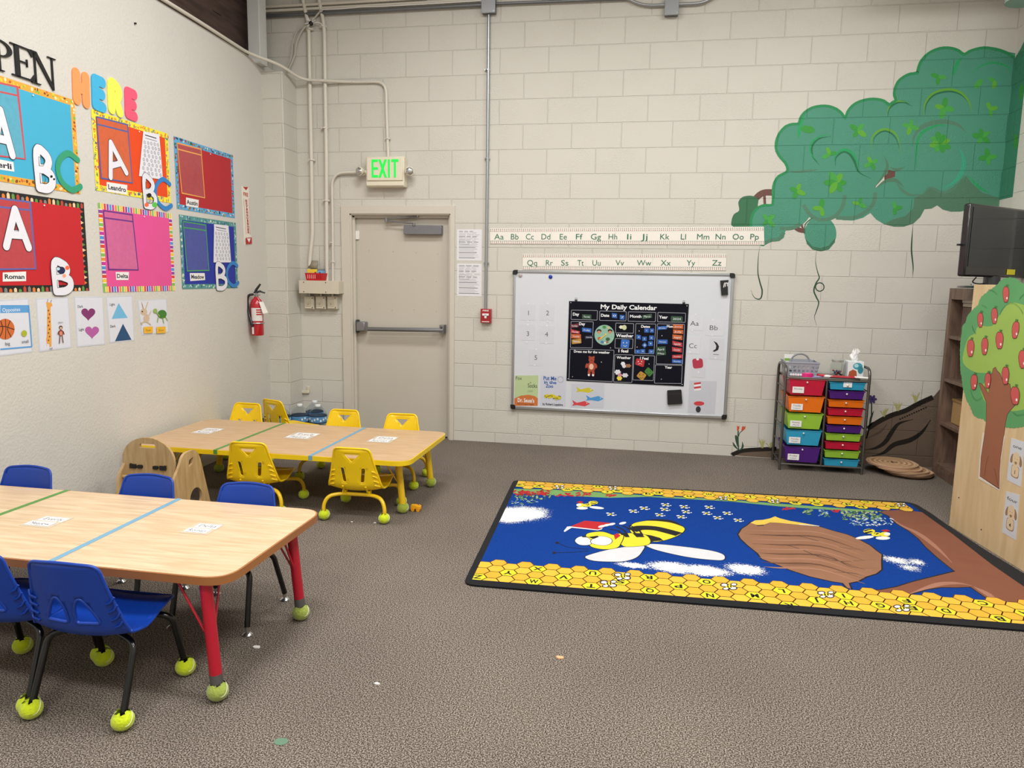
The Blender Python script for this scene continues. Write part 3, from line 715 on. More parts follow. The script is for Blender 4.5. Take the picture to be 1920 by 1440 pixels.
# --- water jugs
def glassy(name, c, rough=.05):
    m, nt, b = nodes(name); b.inputs['Base Color'].default_value = (*lin(c), 1); b.inputs['Transmission Weight'].default_value = 1; b.inputs['IOR'].default_value = 1.08
    b.inputs['Roughness'].default_value = rough; n = noise(nt, 30); bp = nt.nodes.new('ShaderNodeBump'); bp.inputs['Strength'].default_value = .2; bp.inputs['Distance'].default_value = .003
    nt.links.new(n.outputs['Fac'], bp.inputs['Height']); nt.links.new(bp.outputs['Normal'], b.inputs['Normal']); return m
JUG = glassy('clear_plastic', '#f2f6f8')
LABELB = M('#5a8fbc', .4, var=.25, scale=25); NAVY = M('#1b2c4a', .4)
def jug():
    t = thing('water_jug', 'clear plastic water jug', 'water jug', (0, 0, 0), 'water jugs in the corner by the door')
    mb = MB(); mb.lathe([(.055, .002), (.073, .006), (.076, .02), (.074, .035), (.077, .05), (.077, .14), (.0745, .147), (.077, .153), (.077, .225), (.074, .232), (.075, .238), (.068, .255), (.048, .278), (.03, .292), (.022, .298), (.022, .308)], JUG, n=32)
    mb.build('bottle_body', t, world=False, smooth=40, solid=.0015)
    mb = MB(); mb.lathe([(.0782, .160), (.0786, .162), (.0786, .223), (.0782, .225)], LABELB, n=32)
    for z in (.164, .221): mb.lathe([(.079, z-.004), (.0792, z), (.079, z+.004)], NAVY, n=32)
    for k in range(10):
        a = -1.9+k*.33; mb.box((.0792*math.cos(a), .0792*math.sin(a), .192+.01*math.sin(k*2.1)), (.002, .014, .018), M('#d9e6ef', .5), Matrix.Rotation(a, 3, 'Z'))
    mb.build('paper_band', t, world=False, smooth=60)
    mb = MB(); mb.lathe([(.0235, .298), (.0245, .300), (.0245, .316), (.021, .319), (0, .319)], M('#dfe3e6', .4), n=24); mb.build('screw_cap', t, world=False, smooth=50)
    return t
j0 = jug()
for k, (lb, px, x, y) in enumerate((('rightmost water jug, its blue label band fully showing, beside the yellow chair', 0, -1.325, -.30), ('water jug behind the others against the block wall', 0, -1.44, -.12), ('water jug in the middle front of the jug cluster', 0, -1.485, -.32), ('water jug at the left back in front of the block pier', 0, -1.61, -.42), ('leftmost and nearest water jug beside the turned yellow chair', 0, -1.63, -.60))):
    c = j0 if k == 0 else copy_tree(j0); c.location = (x, y, 0); c.rotation_euler = (0, 0, k*.8-.6); c['label'] = lb
# --- small things on the carpet
t = thing('toy_car', 'small orange-yellow toy brick car on the carpet beside the yellow table leg', 'toy', onZ(780, 958))
q = onZ(780, 958); OR = M('#f7b51e', .35)
mb = MB(); mb.box(q+Vector((0, 0, .026)), (.062, .03, .018), OR); mb.box(q+Vector((-.012, 0, .037)), (.034, .03, .006), OR)
for i in range(4): mb.cyl(q+Vector((-.022+i*.015, 0, .034)), q+Vector((-.022+i*.015, 0, .043)), .005, OR, 10)
mb.build('brick_body', t, bevel=.002)
for sx in (-1, 1):
    for sy in (-1, 1):
        mb = MB(); mb.cyl(q+Vector((sx*.017, sy*.010, .012)), q+Vector((sx*.017, sy*.019, .012)), .012, M('#f2a015', .4), 16); mb.cyl(q+Vector((sx*.017, sy*.0185, .012)), q+Vector((sx*.017, sy*.0205, .012)), .005, OR, 10); mb.build('wheel', t, smooth=40)
def scrap(px, py, w, d, m, label, seed):
    rd = random.Random(seed); c = onZ(px, py); mb = MB(); pts = [(w*math.cos(a)*rd.uniform(.6, 1), d*math.sin(a)*rd.uniform(.6, 1)) for a in [2*PI*i/7 for i in range(7)]]
    mb.prism(pts, .004, m, c+Vector((0, 0, .0005))); tag(mb.build('paper_scrap'), label, 'scrap')
scrap(1050, 1234, .022, .014, M('#e2a878', .7), 'small tan paper scrap on the open carpet below the rug', 1)
scrap(707, 1283, .012, .008, WHITE, 'tiny white paper scrap on the carpet in the lower middle', 2)
scrap(481, 1214, .022, .013, WHITE, 'torn white paper scrap beside a blue chair glide', 3)
scrap(660, 979, .008, .006, WHITE, 'left of two white crumbs in front of the yellow chair', 4)
scrap(703, 981, .009, .006, WHITE, 'right of two white crumbs in front of the yellow chair', 5)
A = Art((0, 0, 0), (1, 0, 0), (0, 1, 0), .0003, .0012); u, v = A.p(527, 1391); A.ell(u, v, .022, .018, M('#5f7f68', .95)); tag(A.mb.build('carpet_stain', smooth=0), 'faint green stain on the carpet near the bottom edge', 'stain')
# ================================================================== things on the left wall
def hangdepth(t, mbobj): return mbobj
def lthing(name, label, cat, px, py, group=None):
    return thing(name, label, cat, onP(px, py, LA, LN), group)
def strokes_letter(ch):
    """pen strokes of a bubble letter in a 0..1 box"""
    return {'A': [[(.08, 0), (.5, 1), (.92, 0)], [(.25, .33), (.75, .33)]],
            'B': [[(.15, 0), (.15, 1), (.55, .97), (.72, .78), (.55, .56), (.15, .52)], [(.45, .53), (.8, .40), (.82, .15), (.55, .0), (.15, 0)]],
            'C': [[(.9, .86), (.55, 1), (.2, .8), (.08, .5), (.2, .18), (.55, 0), (.9, .12)]],
            'H': [[(.15, 0), (.15, 1)], [(.85, 0), (.85, 1)], [(.15, .5), (.85, .5)]],
            'E': [[(.9, 1), (.15, 1), (.15, 0), (.9, 0)], [(.15, .5), (.8, .5)]],
            'R': [[(.15, 0), (.15, 1), (.7, .95), (.82, .75), (.65, .52), (.15, .5)], [(.5, .5), (.88, 0)]]}[ch]
def bubble(A, ch, x0, y0, x1, y1, wd, fill, edge=None, tilt=0, inner=None, thick=None):
    """bubble letter between photo corners x0,y0 (top left) and x1,y1 (bottom right)"""
    a = A.p(x0, y1); b = A.p(x1, y0); w, h = b[0]-a[0], b[1]-a[1]; cx, cy = (a[0]+b[0])/2, (a[1]+b[1])/2
    c, s = math.cos(tilt), math.sin(tilt)
    def T(p):
        x, y = (p[0]-.5)*(w-wd), (p[1]-.5)*(h-wd); return (cx+x*c-y*s, cy+x*s+y*c)
    S = []
    for st in strokes_letter(ch):
        if ch in 'BCR' and len(st) > 3: st = [(q.x, q.y) for q in crom([(p[0], p[1], 0) for p in st], 4)]
        S.append([T(p) for p in st])
    if edge:
        for k, st in enumerate(S): A.brush(st, wd+.006, edge, k == 0)
    for k, st in enumerate(S): A.brush(st, wd, fill, k == 0)
    if inner:
        if ch == 'A': tr = [T((.5, .62)), T((.43, .42)), T((.57, .42))]; A.line(tr, .0025, inner, closed=True)
        if ch == 'B':
            for (m0, m1) in ((.60, .85), (.12, .40)):
                A.line([T((.22, m0)), T((.22, m1)), T((.42, m1-.02)), T((.5, (m0+m1)/2)), T((.42, m0+.02))], .0025, inner, closed=True)
    return S
def bar3(A, S, wd, t, mat, q0=0):
    """raise the letter as a slab of thickness t"""
    for st in S:
        for i in range(len(st)-1):
            a, b = Vector((*st[i], 0)), Vector((*st[i+1], 0)); d = (b-a); 
            if d.length < 1e-6: continue
            n = Vector((-d.y, d.x, 0)).normalized()*wd/2; t += 3e-5
            A.mb.prism([(a-n)[:2], (b-n)[:2], (b+n)[:2], (a+n)[:2]], t, mat, A.O+A.N*A.z, A.U, A.V)
        for p in st: t += 3e-5; A.mb.prism([(p[0]+wd/2*math.cos(q), p[1]+wd/2*math.sin(q)) for q in [2*PI*k/14 for k in range(14)]], t, mat, A.O+A.N*A.z, A.U, A.V)
# OPEN letters (the first is outside the photograph)
def serif(A, ch, x0, x1, yb, yt, yb2, yt2, mat, t=.008):
    a = A.p(x0, yb); b = A.p(x1, yb2); c = A.p(x0, yt); u0, u1 = a[0], b[0]; v0 = (a[1]+b[1])/2; v1 = (c[1]+A.p(x1, yt2)[1])/2; w, h = u1-u0, v1-v0
    def R(p, mat=mat): A.mb.prism([(u0+x*w, v0+y*h) for x, y in p], t, mat, A.O+A.N*A.z, A.U, A.V)
    sf = .035
    if ch == 'P':
        R([(.18, 0), (.36, 0), (.36, 1), (.18, 1)]); R([(.02, 0), (.52, 0), (.52, sf), (.02, sf)]); R([(.02, 1-sf), (.4, 1-sf), (.4, 1), (.02, 1)])
        arc = [(.34+.62*math.cos(q), .73+.27*math.sin(q)) for q in [PI/2-PI*k/14 for k in range(15)]]; inn = [(.34+.42*math.cos(q), .73+.225*math.sin(q)) for q in [-PI/2+PI*k/14 for k in range(15)]]
        R(arc+inn)
    if ch == 'E':
        R([(.16, 0), (.34, 0), (.34, 1), (.16, 1)]); R([(0, 0), (.92, 0), (1, .24), (.95, .24), (.78, .05), (0, .04)]); R([(0, .96), (.74, .95), (.88, .78), (.93, .78), (.9, 1), (0, 1)])
        R([(.3, .50), (.66, .50), (.66, .54), (.3, .54)]); R([(.64, .40), (.68, .40), (.68, .64), (.64, .64)])
    if ch == 'N':
        R([(.14, 0), (.19, 0), (.19, .96), (.14, .96)]); R([(.82, 0), (.87, 0), (.87, 1), (.82, 1)]); R([(0, 1), (.24, 1), (.87, .06), (.87, -.03), (.82, -.03), (.1, .96), (0, .965)])
        R([(0, 0), (.34, 0), (.34, sf), (0, sf)]); R([(.68, 1-sf), (1, 1-sf), (1, 1), (.68, 1)])
for ch, x0, x1, yb, yt, yb2, yt2, lb in (('P', -14, 25, 128, 70, 141, 84, 'black serif letter P partly cut by the left edge'), ('E', 21, 66, 137, 83, 158, 95, 'black serif letter E between P and N'), ('N', 58, 106, 153, 95, 172, 112, 'black serif letter N, last of the black letters')):
    A = left_art(start=.001); serif(A, ch, x0, x1, yb, yt, yb2, yt2, BLACK); tag(A.mb.build('wall_letter', smooth=0), lb, 'letter', 'black letters on the left wall')
FOAM = {'o': '#f79a5c', 'b': '#3fb0dd', 'y': '#eef05a', 'p': '#ee5876'}
for ch, c, x0, y0, x1, y1, cn in (('H', 'o', 133, 138, 168, 194, 'orange'), ('E', 'b', 170, 147, 197, 204, 'blue'), ('R', 'y', 200, 157, 229, 212, 'yellow'), ('E', 'p', 232, 170, 256, 221, 'pink')):
    A = left_art(start=.001); A2 = left_art(); S = bubble(A2, ch, x0, y0, x1, y1, .061, WHITE, None, -.05); bar3(A, S, .061, .006, M(FOAM[c], .6)); tag(A.mb.build('foam_letter', smooth=0), cn+' rounded foam letter '+ch+' beneath the top of the left wall', 'letter', 'coloured foam letters')
# poster boards
def board(label, tl, br, base, bord, seed, pocket, pcol, tagtext, tagpos, extras, bw=.034, left_u=None):
    A = left_art(start=.001, step=.00008); a = A.p(*tl); b = A.p(*br); u0, v1, u1, v0 = a[0], a[1], b[0], b[1]
    if left_u is not None: u0 = u1-left_u
    o = A.W((u0+u1)/2, v0); t = thing('poster_board', label, 'poster', o, 'name posters on the left wall')
    A.slab([(u0+.008, v0+.008), (u1-.008, v0+.008), (u1-.008, v1-.008), (u0+.008, v1-.008)], .002, M(base, .65, var=.03, scale=12))
    A.mb.build('poster_sheet', t, smooth=0)
    z0 = A.z; A.take(); rd = random.Random(seed); kind, cols = bord; cm = [M(c, .6) for c in cols]
    for (p, q, r_, s_) in ((u0, v1-bw, u1, v1), (u0, v0, u1, v0+bw), (u0, v0+bw, u0+bw, v1-bw), (u1-bw, v0+bw, u1, v1-bw)):
        A.z = z0; A.rect(p, q, r_, s_, cm[0]); hor = (r_-p) > (s_-q); n = int(max(r_-p, s_-q)/(.024 if kind == 'stripe' else .03))
        z1 = A.z
        for i in range(n):
            f0, f1 = i/n, (i+1)/n; c = cm[1+(i % (len(cm)-1))]; A.z = z1
            if kind == 'stripe':
                g = f0+(f1-f0)*.78
                if hor: A.rect(p+(r_-p)*f0, q, p+(r_-p)*g, s_, c)
                else: A.rect(p, q+(s_-q)*f0, r_, q+(s_-q)*g, c)
            elif kind == 'pencil':
                g0, g1 = f0+.08*(f1-f0), f0+.7*(f1-f0); k = rd.uniform(.45, .95)
                if hor:
                    A.poly([(p+(r_-p)*g0, q), (p+(r_-p)*g1, q), (p+(r_-p)*g1, q+(s_-q)*k*.7), (p+(r_-p)*(g0+g1)/2, q+(s_-q)*k), (p+(r_-p)*g0, q+(s_-q)*k*.7)], c)
                else:
                    e = r_ if p < (u0+u1)/2 else p; d = 1 if e == p else -1
                    A.poly([(e, q+(s_-q)*g0), (e+d*bw*k, q+(s_-q)*(g0+g1)/2), (e, q+(s_-q)*g1)], c)
            else:
                for k in range(2):
                    fx, fy = rd.random(), rd.uniform(.2, .8); mm = cm[1+rd.randrange(len(cm)-1)]; A.up()
                    x = p+(r_-p)*(f0+fx*(f1-f0)) if hor else p+(r_-p)*fy; y = q+(s_-q)*fy if hor else q+(s_-q)*(f0+fx*(f1-f0))
                    if kind == 'letters': A.text(rd.choice('ABCDEFGHIJKLMNOPQRSTUVWXYZ'), x, y-.008, .016, mm, bold=True, up=False, ang=rd.uniform(-.5, .5))
                    else: A.ell(x, y, rd.uniform(.004, .011), rd.uniform(.004, .010), mm, rd.random()*3, 10, up=False)
    A.mb.build('border_strip', t, smooth=0)
    if pocket:
        A.take(); A.z = z0+.002; P = A.P(pocket); c = M(pcol, .4)
        fill = M(tuple_mix(base), .18, var=.10, scale=40, bump=.6)
        A.poly(P, fill); w = .009
        k = .085*(P[0][1]-P[3][1])/max(1e-6, 1)
        A.line(P+[P[0]], w, c); yl = lambda f: ((P[0][0]*(1-f)+P[3][0]*f, P[0][1]*(1-f)+P[3][1]*f), (P[1][0]*(1-f)+P[2][0]*f, P[1][1]*(1-f)+P[2][1]*f)); A.line(list(yl(.12)), w, c)
        A.mb.build('clear_pocket', t, smooth=0)
    if tagtext:
        A.take(); A.z = z0+.001; P = A.P(tagpos); A.poly(P, WHITE); cx = (P[0][0]+P[1][0]+P[2][0]+P[3][0])/4; cy = (P[0][1]+P[1][1]+P[2][1]+P[3][1])/4; hh = abs(P[0][1]-P[3][1])
        off = u1 if left_u and tl[0] < 0 and False else cx
        A.text(tagtext, off, cy-hh*.24, hh*.5, M('#141c33', .5), abs(P[1][0]-P[0][0])*.86, bold=True); A.mb.build('name_tag', t, smooth=0)
    for nm, fn in extras:
        A.take(); A.z = z0+.004; fn(A); A.mb.build(nm, t, smooth=0)
    mb = MB(); q = A.W((u0+u1)/2+.06, v1-bw-.012, .003); mb.ball(q+LN*.003, .0045, WHITE, 8); mb.build('push_pin', t)
    return t
def tuple_mix(h):
    h = h.lstrip('#'); c = [int(h[i:i+2], 16)/255 for i in (0, 2, 4)]; return tuple(round(x*.72+.17, 3) for x in c)
PAP = M('#e3e3ec', .55, var=.04); EDG = M('#2a2a30', .6)
def L_(ch, x0, y0, x1, y1, wd, fill=PAP, edge=EDG, tilt=0, inner=EDG): return lambda A: bubble(A, ch, x0, y0, x1, y1, wd, fill, edge, tilt, inner)
def pomA(pts):
    def f(A):
        for x, y, r, c in pts: A.pe(x, y, r, r, M(c, .8))
    return f
def both(*fs):
    def f(A):
        for g in fs: g(A)
    return f
def dots(P4):
    def f(A):
        P = A.P(P4); A.poly(P, PAP); n = 0; rd = random.Random(3)
        def at(x, y): 
            t = [P[0][i]*(1-x)+P[1][i]*x for i in (0, 1)]; b = [P[3][i]*(1-x)+P[2][i]*x for i in (0, 1)]; return (t[0]*(1-y)+b[0]*y, t[1]*(1-y)+b[1]*y)
        a, b = at(.12, .075), at(.8, .1); A.line([a, b], .006, EDG); a, b = at(.15, .14), at(.82, .165); A.line([a, b], .003, EDG)
        A.up(); z = A.z
        for j in range(8):
            for i in range(5):
                c = at(.14+i*.18+.06*(j % 2)+rd.uniform(-.02, .02), .24+j*.095); A.z = z; r = .0095
                A.line([(c[0]+r*math.cos(q), c[1]+r*math.sin(q)) for q in [2*PI*k/10 for k in range(10)]], .0022, EDG, closed=True); A.text('ABCD'[(i+j) % 4], c[0], c[1]-.004, .008, EDG, up=False)
    return f
GREEN_C = M('#2f9b72', .6); BLUE_C = M('#2f7fc4', .6)
board('sky blue poster with owl-like border and green letter C, cut by the left edge', (0, 142), (150, 364), '#3fabcf', ('blob', ['#e8a436', '#8fb53a', '#c8542a', '#e9c93c', '#7d4a22', '#f0e0b0']), 1, [(-36, 148), (31, 163), (46, 298), (-30, 289)], '#c4505a', 'Everli', [(-32, 293), (24, 304), (26, 322), (-30, 314)],
      [('letter_cutout', L_('A', -22, 206, 24, 290, .04)), ('letter_cutout', both(L_('B', 60, 283, 104, 358, .047), pomA([(94, 331, 2.5, '#101010'), (99, 336, 2, '#101010')]))), ('letter_cutout', L_('C', 101, 288, 153, 357, .034, GREEN_C, None, .05, None))], left_u=.73)
board('orange poster with yellow alphabet border and blue letter C', (170, 204), (320, 381), '#e2470f', ('letters', ['#efe13a', '#d2331f', '#2f62b8', '#2b8b3e', '#e2452f', '#1f3f9a']), 2, [(180, 219), (238, 234), (247, 343), (189, 334)], '#4d5f9e', 'Leandro', [(199, 341), (238, 347), (237, 365), (199, 359)],
      [('letter_cutout', L_('A', 192, 268, 234, 329, .036, tilt=.3)), ('dot_sheet', dots([(267, 246), (297, 252), (304, 337), (259, 330)])), ('letter_cutout', both(L_('B', 264, 333, 295, 390, .036), pomA([(278, 366, 4, '#101010'), (273, 384, 4, '#ef6a44'), (288, 384, 5, '#5cc24a')]))), ('letter_cutout', L_('C', 286, 336, 323, 392, .030, BLUE_C, None, .05, None))])
board('red poster with blue picture border, top right of the group', (325, 255), (440, 409), '#b3232c', ('blob', ['#5aa5d6', '#2c6a3c', '#d8d8d0', '#b0432f', '#2b3f5c', '#6a8f3a']), 3, [(331, 268), (376, 280), (383, 371), (340, 362)], '#e8a050', 'Austin', [(348, 370), (372, 375), (371, 390), (348, 386)], [])
board('red poster with black pencil border and a bird-like letter B, lower left', (0, 357), (167, 545), '#c01a24', ('pencil', ['#151515', '#d97b2e', '#e8c9a0', '#5f8f3f', '#b5442e', '#7f7f7f']), 4, [(-18, 370), (55, 379), (66, 504), (-12, 505)], '#5a63a8', 'Roman', [(4, 511), (48, 509), (48, 527), (4, 528)],
      [('letter_cutout', L_('A', 0, 389, 56, 469, .042)), ('letter_cutout', both(L_('B', 92, 487, 139, 554, .044), pomA([(113, 507, 7, '#15204a'), (107, 504, 3, '#b9d7e8'), (124, 502, 4, '#ef6a44'), (118, 517, 3.5, '#f0a080')])))], left_u=.73)
board('pink poster with rainbow striped border, lower middle of the group', (183, 380), (328, 545), '#df4f93', ('stripe', ['#f3e9e4', '#7dbb52', '#e8c23a', '#d8432f', '#8a3f9c', '#4a8fd0', '#c0309a', '#e08a2c']), 5, [(193, 395), (247, 403), (258, 506), (203, 505)], '#6a2c86', 'Delta', [(216, 510), (241, 510), (240, 525), (217, 525)], [])
board('dark blue poster with patterned green border and blue letter C, lower right', (335, 402), (446, 540), '#1f2f9a', ('blob', ['#4f8f8a', '#a9c4d8', '#2f5f7a', '#cfe0c0', '#6f9fb8']), 6, [(342, 415), (385, 422), (391, 507), (350, 508)], '#3f9a5a', 'Meadow', [(355, 512), (383, 512), (384, 525), (356, 527)],
      [('dot_sheet', dots([(400, 420), (427, 423), (432, 492), (399, 492)])), ('letter_cutout', L_('B', 401, 494, 427, 545, .036)), ('letter_cutout', L_('C', 421, 490, 448, 540, .030, BLUE_C, None, .05, None))])
# opposites cards
def card(label, q, fn, grp='picture cards of opposites'):
    A = left_art(start=.0005); P = A.P(q); A.slab(P, .0012, M('#c9ccd6', .2, var=.05, scale=20)); c = (sum(p[0] for p in P)/4, sum(p[1] for p in P)/4)
    A.poly([(c[0]+(p[0]-c[0])*.93, c[1]+(p[1]-c[1])*.95) for p in P], M('#d8dae4', .3, var=.03)); fn(A); return tag(A.mb.build('picture_card', smooth=0), label, 'card', grp)
GR = M('#3b3b40', .6)
def c1(A):
    A.pp([(0, 572), (54, 572), (55, 586), (0, 587)], M('#5a9bd4', .5)); A.pt('Opposites', 21, 584, 7, M('#e6eef8', .5), 34); b = M('#5a9bd4', .5)
    A.pl([(0, 655), (59, 650)], .008, b); A.pl([(53, 573), (59, 650)], .008, b)
    A.pe(9, 617, 17.5, 19.5, M('#c9672f', .6)); d = M('#3a1f12', .6)
    A.pl([(9, 598), (10, 617), (9, 636)], .004, d); A.pl([(-8, 612), (9, 612), (26, 618)], .004, d); A.pl([(18, 601), (13, 617), (20, 632)], .004, d, 3); A.pl([(0, 601), (4, 617), (-2, 632)], .004, d, 3)
    A.pe(44, 625, 5.2, 6, M('#a8b02c', .7)); A.pt('big', 13, 647, 6, GR, 9); A.pt('small', 46, 643, 6, GR, 13)
def c2(A):
    g = M('#e2a04a', .6); d = M('#7a4a1e', .6)
    A.pp([(88, 572), (94, 571), (96, 628), (96, 650), (92, 651), (91, 630), (87, 650), (87, 628)], g); A.pp([(86, 566), (96, 568), (98, 573), (92, 578), (87, 576)], g); A.pe(91, 636, 5, 9, g); A.pl([(88, 566), (89, 561)], .003, d); A.pl([(94, 567), (96, 562)], .003, d)
    for k in range(9): A.pe(91+(k % 2)*2-1, 582+k*7, 1.3, 1.6, d, 8, up=(k == 0))
    A.pe(113, 614, 3.4, 3.6, M('#4a2f22', .6)); A.pe(113, 615, 2.2, 2.3, M('#d9b08a', .6)); A.pe(113, 624, 4.6, 6, M('#8a3a2a', .6)); A.pe(113, 625, 2.8, 4, M('#d98a6a', .6))
    for p in ([(109, 621), (107, 627)], [(117, 621), (119, 627)], [(111, 629), (110, 644)], [(115, 629), (117, 643)]): A.pl(p, .006, M('#6a3a28', .6))
    A.pt('short', 112, 606, 3.5, GR, 9); A.pt('tall', 94, 655, 4, GR, 6)
def heart(A, x, y, r, m):
    A.pp([(x+r*(16*math.sin(t)**3)/17, y-r*(13*math.cos(t)-5*math.cos(2*t)-2*math.cos(3*t)-math.cos(4*t))/17) for t in [2*PI*i/32 for i in range(32)]], m)
def c3(A):
    heart(A, 165, 588, 14, M('#7d2f6a', .6)); heart(A, 172, 622, 14, M('#b05aa0', .6)); A.pt('Dark', 150, 577, 5, GR, 10); A.pt('Light', 152, 620, 5, GR, 10)
def c4(A):
    A.pp([(222, 568), (239, 596), (209, 598)], M('#6fb4dc', .6)); A.pp([(230, 607), (246, 637), (215, 640)], M('#1f4a74', .6)); A.pt('Light', 210, 573, 5, GR, 10); A.pt('Dark', 211, 614, 5, GR, 10)
def c5(A):
    t = M('#c9b59a', .6); d = M('#8a5a44', .6); g = M('#3f7a2c', .6); g2 = M('#8fae5a', .6)
    A.pe(269, 585, 6.5, 6.5, t); A.pl([(268, 580), (265, 566)], .010, t); A.pl([(272, 580), (277, 566)], .010, t); A.pl([(268, 579), (266, 570)], .004, d); A.pe(274, 597, 5.5, 8, t); A.pl([(278, 592), (283, 583)], .008, t); A.pl([(274, 603), (282, 609)], .009, t); A.pl([(271, 603), (263, 606), (266, 609)], .009, t); A.pe(266, 584, 1.2, 1.2, BLACK, 8)
    A.pe(303, 589, 8.5, 8, g); A.pe(290, 583, 4, 4.5, g2); A.pl([(296, 594), (294, 604)], .009, g2); A.pl([(304, 596), (306, 606)], .009, g2); A.pl([(309, 594), (313, 601)], .007, g2); A.pl([(292, 586), (298, 593)], .009, g2)
    y = M('#e9b32c', .5)
    for x, w in ((277, 'Fast'), (301, 'Slow')): A.pp([(x-9, 613), (x+8, 612), (x+8, 624), (x-9, 625)], y); A.pt(w, x-.5, 621, 4, M('#8a5a10', .6), 10)
card('picture card with an orange basketball under a blue heading, cut by the left edge', [(-8, 563), (53, 559), (61, 660), (-8, 669)], c1)
card('picture card with a tall giraffe beside a small monkey', [(66, 560), (128, 557), (134, 652), (73, 660)], c2)
card('picture card with two purple hearts, one dark one light', [(138, 556), (193, 556), (197, 646), (144, 651)], c3)
card('picture card with a light and a dark blue triangle', [(198, 556), (248, 554), (252, 639), (205, 643)], c4)
card('picture card with a running rabbit and a green turtle', [(257, 563), (312, 560), (317, 623), (265, 629)], c5)
# fire extinguisher sign
A = left_art(start=.0005); P = [(453, 349), (466, 351), (471, 458), (458, 459)]; A.slab(A.P(P), .0015, M('#e9e4d8', .4)); RS = M('#b3141f', .45)
A.pp([(455, 350), (465, 351), (461, 357)], RS); A.pp([(455.3, 359), (465, 360), (465.5, 370), (456, 369.5)], M('#efe9dd', .5)); A.pt('FIRE', 460.3, 368, 7, RS, 9, bold=True)
A.pl([(456.5, 372), (461, 440)], .003, RS); A.pl([(466, 372), (469, 440)], .003, RS)
for k, ch in enumerate('EXTINGUISHER'): A.pt(ch, 461.3+k*.33, 378.5+k*5.35, 4, RS, 3.6, bold=True)
A.pp([(459.5, 446), (470.5, 445), (471, 457), (460, 458)], RS); A.pp([(461.5, 447), (468.5, 447), (465.5, 455)], WHITE)
tag(A.mb.build('extinguisher_sign', smooth=0), 'narrow red and white vertical sign above the fire extinguisher', 'sign')
# fire extinguisher
q = onP(483, 629, LA+LN*.06, LN); q = Vector((q.x, q.y, q.z)); e = thing('fire_extinguisher', 'small red fire extinguisher hanging on the left wall', 'fire extinguisher', q)
hh = (onP(485, 560, LA+LN*.06, LN)-q).length; REDX = M('#b30d22', .25, coat=.5)
mb = MB(); r0 = .052; mb.lathe([(.03, 0), (r0-.004, .002), (r0, .010), (r0, hh*.82), (r0*.93, hh*.90), (r0*.7, hh*.97), (.02, hh*1.02), (.02, hh*1.05)], REDX, q, n=32); mb.build('cylinder_body', e, smooth=40)
Cx = Vector((-q.x+CAM.x, -q.y+CAM.y, 0)).normalized(); Sx = Vector((-Cx.y, Cx.x, 0)); ag = math.atan2(Cx.y, Cx.x)
mb = MB(); vs = []; fs = []; n = 14
for k in range(n+1):
    a = ag-.95+1.9*k/n; vs += [q+Vector((math.cos(a)*(r0+.001), math.sin(a)*(r0+.001), hh*.40)), q+Vector((math.cos(a)*(r0+.001), math.sin(a)*(r0+.001), hh*.75))]
fs = [(2*k, 2*k+2, 2*k+3, 2*k+1) for k in range(n)]; mb.add(vs, fs, M('#dcd8d4', .4, var=.1, scale=60))
for j in range(3):
    vs = []
    for k in range(9):
        a = ag-.1+.9*k/8; vs += [q+Vector((math.cos(a)*(r0+.002), math.sin(a)*(r0+.002), hh*(.56+.06*j))), q+Vector((math.cos(a)*(r0+.002), math.sin(a)*(r0+.002), hh*(.595+.06*j)))]
    mb.add(vs, [(2*k, 2*k+2, 2*k+3, 2*k+1) for k in range(8)], RS)
mb.build('instruction_label', e)
mb = MB(); mb.tube([q+Vector((math.cos(a)*(r0+.003), math.sin(a)*(r0+.003), hh*.34)) for a in [2*PI*k/24 for k in range(24)]], .006, M('#b5b5b5', .3, .7), 8, closed=True); mb.box(q-LN*.03+Vector((0, 0, hh*.34)), (.05, .03, .03), M('#8a8a8a', .4, .6)); mb.build('holding_strap', e)
mb = MB(); top = q+Vector((0, 0, hh*1.05)); mb.cyl(top, top+Vector((0, 0, .03)), .014, M('#9a9a9a', .3, .8))
mb.cyl(top+Vector((0, 0, .02))-Sx*.02, top+Vector((0, 0, .02))+Sx*.03, .009, M('#9a9a9a', .3, .8)); mb.build('valve', e)
mb = MB(); mb.tube([top+Vector((0, 0, .03))-Sx*.012, top+Vector((0, 0, .055))-Sx*.0, top+Vector((0, 0, .105))+Sx*.035], [.008, .011, .008], BLKM, 8); mb.tube([top+Vector((0, 0, .03))-Sx*.02, top+Vector((0, 0, .045))+Sx*.03, top+Vector((0, 0, .03))+Sx*.07], [.008, .009, .006], BLKM, 8); mb.build('squeeze_handle', e)
mb = MB(); mb.tube(crom([top+Vector((0, 0, .02))-Sx*.02, top+Vector((0, 0, .0))-Sx*.065, q-Sx*.068+Vector((0, 0, hh*.7))+Cx*.01, q-Sx*.045+Cx*.04+Vector((0, 0, hh*.35)), q-Sx*.035+Cx*.045+Vector((0, 0, hh*.24))], 6), .010, BLKM, 10); mb.cyl(q-Sx*.035+Cx*.045+Vector((0, 0, hh*.24)), q-Sx*.035+Cx*.045+Vector((0, 0, hh*.05)), .008, M('#d5d5d5', .4)); mb.build('hose', e, smooth=50)
mb = MB(); c0 = q+Cx*(r0+.006)+Sx*.018+Vector((0, 0, hh*.92)); mb.hexa([c0+Vector((0, 0, -.10))+Sx*.03, c0+Vector((0, 0, -.09))+Sx*.07, c0+Vector((0, 0, -.09))+Sx*.07+Cx*.001, c0+Vector((0, 0, -.10))+Sx*.03+Cx*.001], [c0, c0+Sx*.035+Vector((0, 0, -.0)), c0+Sx*.035+Cx*.001, c0+Cx*.001], M('#e9e7e2', .5)); mb.tube([c0+Sx*.01, top+Vector((0, 0, .01))], .0015, WHITE, 5); mb.build('inspection_tag', e, smooth=0)
